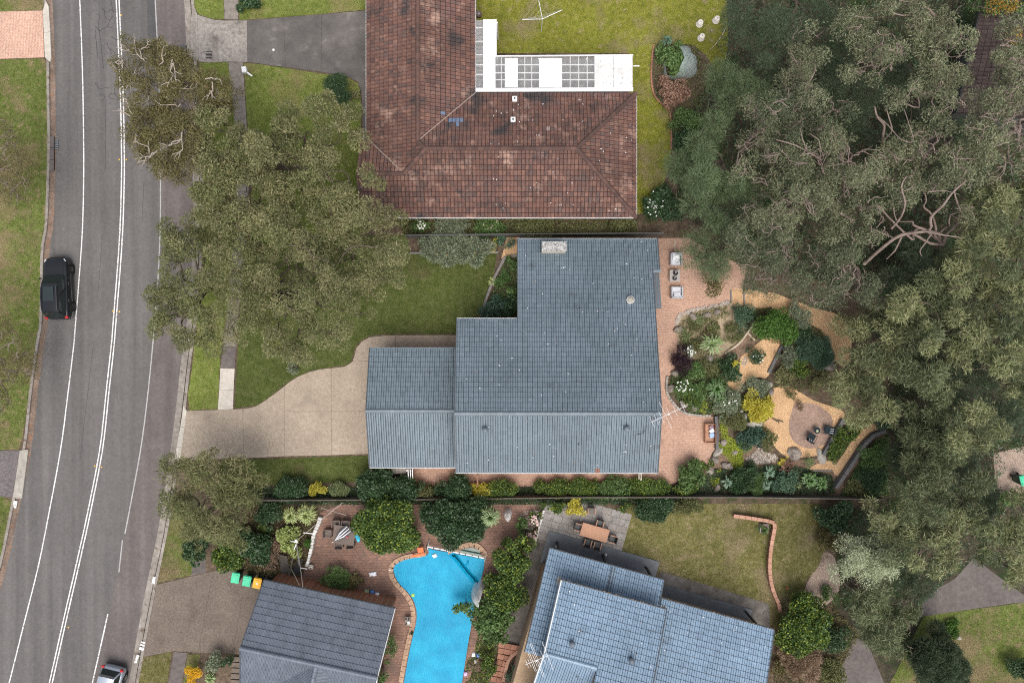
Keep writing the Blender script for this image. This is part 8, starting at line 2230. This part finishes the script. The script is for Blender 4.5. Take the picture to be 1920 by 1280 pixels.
scatter_leaves('twig_leaves', 'dark leaves around the twig on the mulch', 'leaves', [(1446, 780), (1472, 786), (1472, 796), (1456, 795)], 60, (0.04, 0.12), (0.05, 0.1), (0.02, 0.04), 'leaf_dark', 333)
for pl, lb in (([(1322, 508), (1348, 512), (1352, 535), (1342, 545), (1330, 545)], 'x'), ):
 pass
tree('sapling', 'small bronze leafed sapling on the terrace beside the casuarina', [(1337, 520, 11), (1332, 548, 11), (1345, 530, 8)], (1336, 535), 2.6, 'broad', 'leaf_brown_olive', 'bark_brown', 701, cover=0.5, trunk_r=0.03, zlo=0.7)
# ------------------------------------------------------------------ brown house back lawn
cl_ = thing('clothes_line', 'white rotary clothes line on the back lawn', 'clothes line', P(1017, 36))
hub = P(1017, 36, 2.0)
B().tube([(hub.x, hub.y, 0), (hub.x, hub.y, 2.05)], 0.03, 10).done('post', M['aerial_metal'], cl_)
for x, y in ((979, 37), (1054, 19), (1009, -4)):
 B().tube([hub, P(x, y, 2.25)], 0.022, 8).done('arm', M['aerial_metal'], cl_)
for f in (0.45, 0.7, 0.95):
 pts = [hub.lerp(P(x, y, 2.25), f) for x, y in ((979, 37), (1054, 19), (1009, -4))]
 B().tube(pts + [pts[0]], 0.004, 4).done('wire', M['aerial_metal'], cl_)
for k, (x, y) in enumerate(((1313, 43), (1344, 36), (1316, 69))):
 q = P(x, y, 0.3)
 t = thing('upturned_pot', ['upturned cream pot on the back lawn left of the other two', 'upturned cream pot nearest the trees', 'upturned cream pot lowest of the three on the back lawn'][k], 'pot', (q.x, q.y, 0), 'cream pots on the back lawn')
 B().lathe([(0.27, 0.0), (0.27, 0.07), (0.255, 0.08), (0.20, 0.44), (0.18, 0.46)], (q.x, q.y, 0), 24).done('body', M['cream_pot'], t, True)
 B().lathe([(0.03, 0.455), (0.03, 0.468)], (q.x, q.y, 0), 12).done('drain_hole', M['wicker_dark'], t)
t = thing('fallen_branch', 'long pale stick lying on the back lawn beside the trees', 'branch', P(1345, 70))
tb = Tubes(); tb.add([tuple(P(1330, 95, 0.05)), tuple(P(1342, 83, 0.08)), tuple(P(1355, 65, 0.08)), tuple(P(1363, 48, 0.06))], [0.02, 0.035, 0.035, 0.02], 6); tb.done('wood', M['pale_log'], t)
lump('stone_ball', 'small pale stone on the back lawn between the pots', 1334.5, 57, (0.14, 0.13), 0.1, 'rock_pale', 50, 'stone')
t = thing('drum', 'small round brown tub beside the brown roof', 'tub', P(898, 25)); q = P(898, 25, 0.4)
B().lathe([(0.2, 0), (0.22, 0.4), (0.19, 0.4), (0.18, 0.34)], (q.x, q.y, 0), 16).done('body', M['wicker'], t, True)
B().lathe([(0.17, 0.33), (0.05, 0.345)], (q.x, q.y, 0), 16).done('lid', M['frame_mauve'], t, True)
# ------------------------------------------------------------------ side path bits of the main house
gt = thing('side_gate', 'white gate posts beside the garage wall', 'gate', P(768, 890))
for x in (765, 769, 773): B().bar(P(x, 879, 1.2), P(x + 1.2, 901, 1.2), 0.06, 0.06).done('rail', M['white_paint'], gt)
for x, y in ((765, 879), (774, 901)): q = P(x, y, 0.6); B().box((q.x, q.y, 0.6), (0.08, 0.08, 1.2)).done('post', M['white_paint'], gt)
t = thing('storage_box', 'grey concrete box beside the garage wall', 'box', P(748, 884)); q = P(748, 882, 0.5)
B().box((q.x, q.y, 0.25), (1.1, 0.42, 0.5)).bevel(0.02).done('body', M['concrete'], t)
for k in range(4): B().box((q.x - 0.41 + k * 0.273, q.y, 0.52), (0.26, 0.44, 0.04)).done('lid_slab', M['concrete'], t)
t = thing('downpipe_cover', 'pale timber post frame standing on the brick side path', 'post', P(1200, 892))
for x in (1198, 1202): B().bar(P(x, 886, 0.9), P(x, 898, 0.9), 0.06, 0.08).done('rail', M['wall_cream'], t)
for y in (887, 897): q = P(1200, y, 0.5); B().box((q.x, q.y, 0.45), (0.1, 0.08, 0.9)).done('post', M['wall_cream'], t)
t = thing('gate_post', 'dark brown post frame across the brick side path', 'post', P(897, 892))
B().bar(P(895, 888, 1.4), P(895.5, 908, 1.4), 0.1, 0.1).done('rail', M['teak_dark'], t)
for y in (889, 907): q = P(895.3, y, 0.7); B().box((q.x, q.y, 0.7), (0.1, 0.1, 1.4)).done('post', M['teak_dark'], t)
# ------------------------------------------------------------------ street things
lb_ = thing('letterbox', 'white letterbox on a post beside the footpath', 'letterbox', P(459, 132)); q = P(459, 132, 0.9)
B().box((q.x, q.y, 0.95), (0.34, 0.42, 0.3), R(8)).bevel(0.02).done('box', M['white_paint'], lb_)
B().bar((q.x + 0.1, q.y - 0.1, 0.86), (q.x + 0.5, q.y - 0.38, 0.78), 0.10, 0.05).done('shelf', M['white_paint'], lb_)
B().box((q.x, q.y, 0.4), (0.1, 0.1, 0.8)).done('post', M['white_paint'], lb_)
B().box((q.x - 0.18, q.y, 0.98), (0.01, 0.26, 0.04), R(8)).done('slot', M['black_metal'], lb_)
t = thing('service_cover', 'white round disc lying on the dark driveway', 'disc', P(513, 94)); q = P(513, 94)
B().lathe([(0.09, 0.012), (0.09, 0.03), (0.07, 0.035)], (q.x, q.y, 0), 16).done('disc', M['white_paint'], t)
B().lathe([(0.02, 0.034), (0.02, 0.04)], (q.x, q.y, 0), 8).done('knob', M['concrete'], t)
def grate(name, label, px, py, sx, sy, rz, z, n=5):
 t = thing(name, label, 'drain', P(px, py, z)); q = P(px, py, z)
 Mx = Matrix.Translation(q) @ Matrix.Rotation(R(rz), 4, 'Z')
 B().box((0, 0, 0.0), (sx, sy, 0.02)).xform(Mx).done('pit', M['deck_dark'], t)
 for k in range(n): B().box((0, -sy / 2 + sy * (k + 0.5) / n, 0.016), (sx, sy / n * 0.45, 0.02)).xform(Mx).done('bar', M['metal_grey'] if n > 3 else M['kerb'], t)
grate('storm_drain', 'kerbside storm drain on the west side of the road', 105, 271, 0.4, 0.8, 0, ZR + 0.02)
grate('storm_drain', 'kerbside drain grate on the east side of the road', 306, 935, 0.5, 0.6, -10, ZR + 0.03)
grate('service_pit', 'small square pit lid in the brown house driveway', 392, 103, 0.45, 0.55, 0, 0.02, 2)
lin = thing('drain_lintel', 'dark concrete kerb lintel above the west storm drain', 'drain', P(97, 285))
for k in range(3):
 a, c = P(97.5, 256 + k * 22, 0.03), P(97.5, 277 + k * 22, 0.03)
 B().bar(a, c, 0.3, 0.06).done('lintel_block', M['footpath_dark'], lin)
B().bar(P(101.5, 260, -0.04), P(101.5, 318, -0.04), 0.04, 0.1).done('opening', M['black_metal'], lin)
for k, (x, y) in enumerate(((227, 29), (224, 299.5), (237, 299.5), (212, 583), (224, 584), (178, 873), (190.5, 875), (128.5, 1175))):
 q = P(x, y, ZR)
 t = thing('road_stud', 'small yellow road stud ' + ('right of the centre line at the top edge', 'left of the centre line beside the brownish gum', 'right of the centre line beside the brownish gum', 'left of the centre line level with the black car', 'right of the centre line level with the black car', 'left of the centre line level with the grey paver driveway', 'right of the centre line level with the grey paver driveway', 'right of the centre line near the bottom edge')[k], 'road stud', (q.x, q.y, ZR), 'yellow studs along the centre line')
 B().box((q.x, q.y, ZR + 0.018), (0.10, 0.10, 0.022)).bevel(0.008).done('body', M['bin_yellow'], t)
 B().box((q.x, q.y - 0.05, ZR + 0.018), (0.07, 0.012, 0.014)).done('reflector', M['lamp_clear'], t)
# house number stencilled on the kerb: white patches with the figures left out, reads 113 from the road
num = thing('kerb_number', 'house number 113 stencilled in white on the kerb', 'number', P(265, 1210))
kx = Vector((0.243, 0.970, 0)); kx.normalize(); ky = Vector((kx.y, -kx.x, 0))
def kq(c, l, w, mat, name, z=0.021, th=0.006):
 B().box((c.x, c.y, z), (w, l, th), math.atan2(kx.y, kx.x) - math.pi / 2).done(name, M[mat], num)
c0 = P(266.5, 1211, 0.02)
for k, f in enumerate((0.30, 0.09)): kq(c0 + kx * f, 0.105, 0.32, 'white_paint', 'figure_one')
c3_ = c0 - kx * 0.17
kq(c3_ - kx * 0.055, 0.12, 0.32, 'white_paint', 'figure_three')
for e in (-0.12, 0.0, 0.12): kq(c3_ + kx * 0.055 + ky * e, 0.10, 0.08, 'white_paint', 'figure_three')
for nm, lb, pts in (('kerb_mark', 'white painted kerb end above the lower driveway', [(287, 1080), (292, 1081), (290, 1094), (284, 1094)]), ('kerb_mark', 'white painted kerb end below the house number', [(257, 1226), (262, 1228), (256, 1242), (251, 1242)]), ('kerb_mark', 'white painted kerb end at the lower west driveway', [(25, 939), (33, 938), (30, 952), (26, 952)])):
 o = B().prism([P(x, y, 0.02) for x, y in pts], -0.02, 0.03).done(nm, M['road_paint']); tag(o, lb, 'paint mark')
def wheelie(label, px, py, lid_mat, rz, badge=None):
 q = P(px, py, 1.05)
 t = thing('wheelie_bin', label, 'bin', (q.x, q.y, 0), 'wheelie bins beside the slate house')
 Mx = Matrix.Translation((q.x, q.y, 0)) @ Matrix.Rotation(R(rz), 4, 'Z')
 b = B()
 lo = [(-0.21, -0.24), (0.21, -0.24), (0.21, 0.22), (-0.21, 0.22)]; hi = [(-0.28, -0.34), (0.28, -0.34), (0.28, 0.32), (-0.28, 0.32)]
 v0 = [b.bm.verts.new((x, y, 0.06)) for x, y in lo]; v1 = [b.bm.verts.new((x, y, 0.98)) for x, y in hi]
 b.bm.faces.new(v1); b.bm.faces.new(list(reversed(v0)))
 for i in range(4): b.bm.faces.new((v0[i], v0[(i + 1) % 4], v1[(i + 1) % 4], v1[i]))
 b.bevel(0.02).xform(Mx).done('body', M['bin_body'], t)
 l = B().box((0, -0.02, 1.02), (0.60, 0.74, 0.07)).bevel(0.025, 2)
 l.box((0, -0.04, 1.065), (0.44, 0.54, 0.03))
 l.xform(Mx).done('lid', M[lid_mat], t)
 B().tube([(-0.24, 0.37, 0.97), (0.24, 0.37, 0.97)], 0.02, 8).xform(Mx).done('handle', M[lid_mat], t)
 for s in (-1, 1):
  B().lathe([(0.1, -0.03), (0.1, 0.03)], (0, 0, 0), 16, Matrix.Rotation(R(90), 4, 'Y')).xform(Matrix.Translation((s * 0.26, 0.26, 0.1))).xform(Mx).done('wheel', M['rubber'], t)
 if badge: B().lathe([(0.07, 1.08), (0.07, 1.086)], (0, -0.02, 0), 16).xform(Mx).done('badge', M['white_paint'], t)
wheelie('green lidded wheelie bin furthest left', 441, 1083, 'bin_green', -10)
wheelie('green lidded wheelie bin next to the yellow one', 462.5, 1089, 'bin_green', -12)
wheelie('yellow lidded wheelie bin with a white badge', 482, 1093, 'bin_yellow', -12, True)
wheelie('red lidded wheelie bin half under the slate roof eave', 499, 1097, 'bin_red', -12)
wheelie('green lidded bin at the right edge of the picture', 1921, 900, 'bin_green', 15)
# ------------------------------------------------------------------ cars
def car(name, label, px, py, heading, paint, L=4.62, W=1.86, Ht=1.68, alloy='alloy', hatch=False):
 """heading: direction of travel in degrees, 90 = up the picture"""
 q = P(px, py, ZR)
 t = thing(name, label, 'car', (q.x, q.y, ZR))
 Mx = Matrix.Translation((q.x, q.y, ZR)) @ Matrix.Rotation(R(heading) - math.pi / 2, 4, 'Z')
 hl, hw = L / 2, W / 2
 belt = 0.98 if not hatch else 0.93
 sec = [(-1.0, 0.58, 0.68, 0.42), (-0.985, 0.76, 0.84, 0.34), (-0.95, 0.88, belt - 0.06, 0.28), (-0.89, 0.96, belt - 0.01, 0.26), (-0.75, 1.0, belt + 0.03, 0.24), (-0.4, 1.0, belt + 0.02, 0.24), (0.0, 1.0, belt + 0.01, 0.24), (0.35, 1.0, belt, 0.24), (0.50, 0.995, belt - 0.01, 0.24), (0.70, 0.97, belt - 0.03, 0.25), (0.82, 0.92, belt - 0.07, 0.27), (0.90, 0.83, belt - 0.12, 0.29), (0.955, 0.70, belt - 0.19, 0.32), (0.985, 0.55, belt - 0.28, 0.36), (1.0, 0.40, belt - 0.36, 0.42)]
 b = B(); rings = []
 for f, w, zt, zb in sec:
  y, ww_ = f * hl, w * hw
  half = [(ww_ * 0.90, zb), (ww_ * 0.985, zb + 0.10), (ww_, (zb + zt) / 2), (ww_ * 0.985, zt - 0.14), (ww_ * 0.93, zt - 0.04), (ww_ * 0.78, zt + 0.005), (ww_ * 0.4, zt + 0.035)]
  ring = [b.bm.verts.new((x, y, z)) for x, z in half] + [b.bm.verts.new((-x, y, z)) for x, z in reversed(half)]
  rings.append(ring)
 n = len(rings[0])
 for i in range(len(rings) - 1):
  for k in range(n): b.bm.faces.new((rings[i][k], rings[i][(k + 1) % n], rings[i + 1][(k + 1) % n], rings[i + 1][k]))
 b.bm.faces.new(rings[0]); b.bm.faces.new(list(reversed(rings[-1])))
 b.xform(Mx).done('body', M[paint], t, True)
 bn = B(); g = []
 for j in range(5):
  f = 0.46 + 0.46 * j / 4
  zz = float(np.interp(f, [q_[0] for q_ in sec], [q_[2] for q_ in sec])); ww_ = hw * float(np.interp(f, [q_[0] for q_ in sec], [q_[1] for q_ in sec]))
  g.append([bn.bm.verts.new((ww_ * 0.74 * s_, f * hl, zz + 0.028 + 0.022 * (1 - s_ * s_))) for s_ in (-1, -0.6, -0.2, 0.2, 0.6, 1)])
 for j in range(4):
  for k in range(5): bn.bm.faces.new((g[j][k], g[j][k + 1], g[j + 1][k + 1], g[j + 1][k]))
 bn.xform(Mx).done('bonnet', M[paint], t, True)
 for s_ in (-0.5, 0.12): B().tube([(s_ * hw, 0.44 * hl, belt + 0.05), ((s_ + 0.42) * hw, 0.40 * hl, belt + 0.10)], 0.012, 5).xform(Mx).done('wiper', M['rubber'], t)
 # cabin: glasshouse solid in paint, panes proud of it
 y0, y1 = -0.93 * hl, 0.42 * hl            # belt line ends
 r0, r1 = -0.78 * hl, 0.10 * hl            # roof ends
 zb, zr_ = belt - 0.02, Ht
 bw_, rw = hw * 0.86, hw * 0.66
 b = B()
 lo = [(-bw_, y0), (bw_, y0), (bw_ * 1.02, 0), (bw_ * 0.96, y1), (-bw_ * 0.96, y1), (-bw_ * 1.02, 0)]
 hi = [(-rw, r0), (rw, r0), (rw * 1.03, (r0 + r1) / 2), (rw * 0.93, r1), (-rw * 0.93, r1), (-rw * 1.03, (r0 + r1) / 2)]
 v0 = [b.bm.verts.new((x, y, zb)) for x, y in lo]; v1 = [b.bm.verts.new((x, y, zr_ - 0.05)) for x, y in hi]
 b.bm.faces.new(v1); b.bm.faces.new(list(reversed(v0)))
 for i in range(6): b.bm.faces.new((v0[i], v0[(i + 1) % 6], v1[(i + 1) % 6], v1[i]))
 b.bevel(0.08, 3).xform(Mx).done('cabin', M[paint], t, True)
 rf = B(); g = []
 for j in range(7):
  f = j / 6
  y = r0 + (r1 - r0) * f + (0.02 if j == 6 else 0)
  w_ = rw * (0.97 + 0.06 * math.sin(math.pi * f)) * (0.97 if j in (0, 6) else 1)
  cz = 0.05 * math.sin(math.pi * (0.15 + 0.75 * f))
  g.append([rf.bm.verts.new((w_ * s, y, zr_ - 0.03 + cz - 0.045 * abs(s) ** 3)) for s in (-1, -0.8, -0.4, 0, 0.4, 0.8, 1)])
 for j in range(6):
  for k in range(6): rf.bm.faces.new((g[j][k], g[j][k + 1], g[j + 1][k + 1], g[j + 1][k]))
 roof_o = rf.xform(Mx).done('roof', M[paint], t, True)
 if not hatch:
  B().box((0, (r0 + r1) / 2 + 0.28, zr_ + 0.035), (rw * 1.25, (r1 - r0) * 0.52, 0.012)).bevel(0.004).xform(Mx).done('sunroof', M['car_glass'], roof_o)
  for s in (-1, 1): B().tube([(s * rw * 0.93, r0 + 0.15, zr_ + 0.02), (s * rw * 0.95, (r0 + r1) / 2, zr_ + 0.06), (s * rw * 0.92, r1 - 0.2, zr_ + 0.02)], 0.02, 6).xform(Mx).done('roof_rail', M['alloy'], roof_o)
 def pane(nm, pts, off, mat='car_glass', shrink=0.9):
  pts = [Vector(p) for p in pts]
  c = sum(pts, Vector()) / len(pts)
  nrm = (pts[1] - pts[0]).cross(pts[-1] - pts[0]).normalized()
  if nrm.dot(c - Vector((0, 0, 0.9))) < 0: nrm = -nrm
  pts = [c + (p - c) * shrink for p in pts]
  b = B()
  a_ = [b.bm.verts.new(p + nrm * off) for p in pts]; c_ = [b.bm.verts.new(p - nrm * 0.01) for p in pts]
  b.bm.faces.new(a_); b.bm.faces.new(list(reversed(c_)))
  for i in range(len(pts)): b.bm.faces.new((c_[i], c_[(i + 1) % len(pts)], a_[(i + 1) % len(pts)], a_[i]))
  return b.xform(Mx).done(nm, M[mat], t)
 zt_ = zr_ - 0.05
 pane('windscreen', [(-bw_ * 0.96, y1, zb), (bw_ * 0.96, y1, zb), (rw * 0.93, r1, zt_), (-rw * 0.93, r1, zt_)], 0.012, shrink=0.93)
 pane('rear_window', [(-bw_, y0, zb), (bw_, y0, zb), (rw, r0, zt_), (-rw, r0, zt_)], 0.012, shrink=0.86)
 for s in (-1, 1):
  mz = (r0 + r1) / 2
  pane('side_window', [(s * bw_ * 1.02, 0, zb), (s * bw_ * 0.96, y1, zb), (s * rw * 0.93, r1, zt_), (s * rw * 1.03, mz, zt_)], 0.012, shrink=0.88)
  pane('side_window', [(s * bw_, y0, zb), (s * bw_ * 1.02, 0, zb), (s * rw * 1.03, mz, zt_), (s * rw, r0, zt_)], 0.012, shrink=0.86)
  for f in (0.60, -0.60):
   wq = Matrix.Translation((s * (hw - 0.10), f * hl, 0.34)) @ Matrix.Rotation(R(90), 4, 'Y')
   wo = B().lathe([(0.20, -0.11), (0.31, -0.11), (0.34, -0.08), (0.34, 0.08), (0.31, 0.11), (0.20, 0.11)], (0, 0, 0), 24).xform(wq).xform(Mx).done('wheel', M['rubber'], t, True)
   rb_ = B().lathe([(0.05, s * 0.10), (0.06, s * 0.125), (0.01, s * 0.13)], (0, 0, 0), 12)
   for k in range(5):
    a_ = k * 1.2566
    rb_.bar((0.04 * math.cos(a_), 0.04 * math.sin(a_), s * 0.115), (0.205 * math.cos(a_), 0.205 * math.sin(a_), s * 0.108), 0.055, 0.02)
   rb_.lathe([(0.195, s * 0.09), (0.215, s * 0.115), (0.20, s * 0.118), (0.185, s * 0.10)], (0, 0, 0), 24)
   rb_.xform(wq).xform(Mx).done('rim', M[alloy], wo)
   B().lathe([(0.37, -0.015), (0.40, 0.0), (0.37, 0.015)], (s * (hw - 0.01), f * hl, 0.36), 24, Matrix.Rotation(R(90), 4, 'Y')).xform(Mx).done('wheel_arch', M['rubber'], t, True)
  B().box((s * hw * 0.78, hl * 0.875, belt - 0.135), (0.24, 0.06, 0.05), -s * 0.95, Matrix.Rotation(-0.5, 4, 'X')).bevel(0.02).xform(Mx).done('headlight', M['lamp_clear'], t)
  B().box((s * hw * 0.80, -hl * 0.955, belt - 0.10), (0.22, 0.16, 0.20 if hatch else 0.14), s * 0.35).bevel(0.03).xform(Mx).done('tail_light', M['lamp_red'], t)
  B().box((s * (hw + 0.09), 0.30 * hl, belt + 0.03), (0.20, 0.10, 0.13), -s * 0.2).bevel(0.03).xform(Mx).done('mirror', M[paint], t)
  for y_ in (0.12, -0.42): B().box((s * hw * 1.0, y_ * hl, belt - 0.13), (0.03, 0.2, 0.03)).xform(Mx).done('door_handle', M[alloy], t)
 B().box((0, -hl * 0.985, 0.62), (0.42, 0.05, 0.13)).xform(Mx).done('number_plate', M['plate'], t)
 B().box((0, hl * 0.995, 0.46), (0.9, 0.06, 0.16)).bevel(0.02).xform(Mx).done('grille', M['black_gloss'], t)
 B().box((0, -hl * 0.985, 0.42), (W * 0.8, 0.14, 0.16)).bevel(0.05, 2).xform(Mx).done('bumper', M['black_metal'] if hatch else M[paint], t)
 if hatch: B().box((0, r0 - 0.08, zr_ - 0.03), (rw * 1.8, 0.22, 0.035)).bevel(0.012).xform(Mx).done('spoiler', M['black_gloss'], t)
 return t
car('parked_car', 'black four wheel drive car parked at the west kerb', 119, 541, 92, 'paint_black')
car('parked_car', 'silver hatchback cut off by the bottom edge', 211, 1291, 256, 'paint_silver', L=4.2, W=1.76, Ht=1.5, alloy='alloy_pale', hatch=True)
# leaf litter along the gutters
scatter_leaves('gutter_leaves', 'brown fallen leaves along the west gutter', 'leaves', [(x - 2, y) for x, y in kl] + [(x + 10, y) for x, y in reversed(kl)], 9000, (-0.09, -0.05), (0.04, 0.09), (0.02, 0.04), 'leaf_dry', 210, flat=0.1)
scatter_leaves('gutter_leaves', 'brown fallen leaves along the east gutter', 'leaves', [(x - 6, y) for x, y in kr] + [(x + 4, y) for x, y in reversed(kr)], 4000, (-0.09, -0.06), (0.03, 0.08), (0.02, 0.04), 'leaf_dry', 211, flat=0.1)
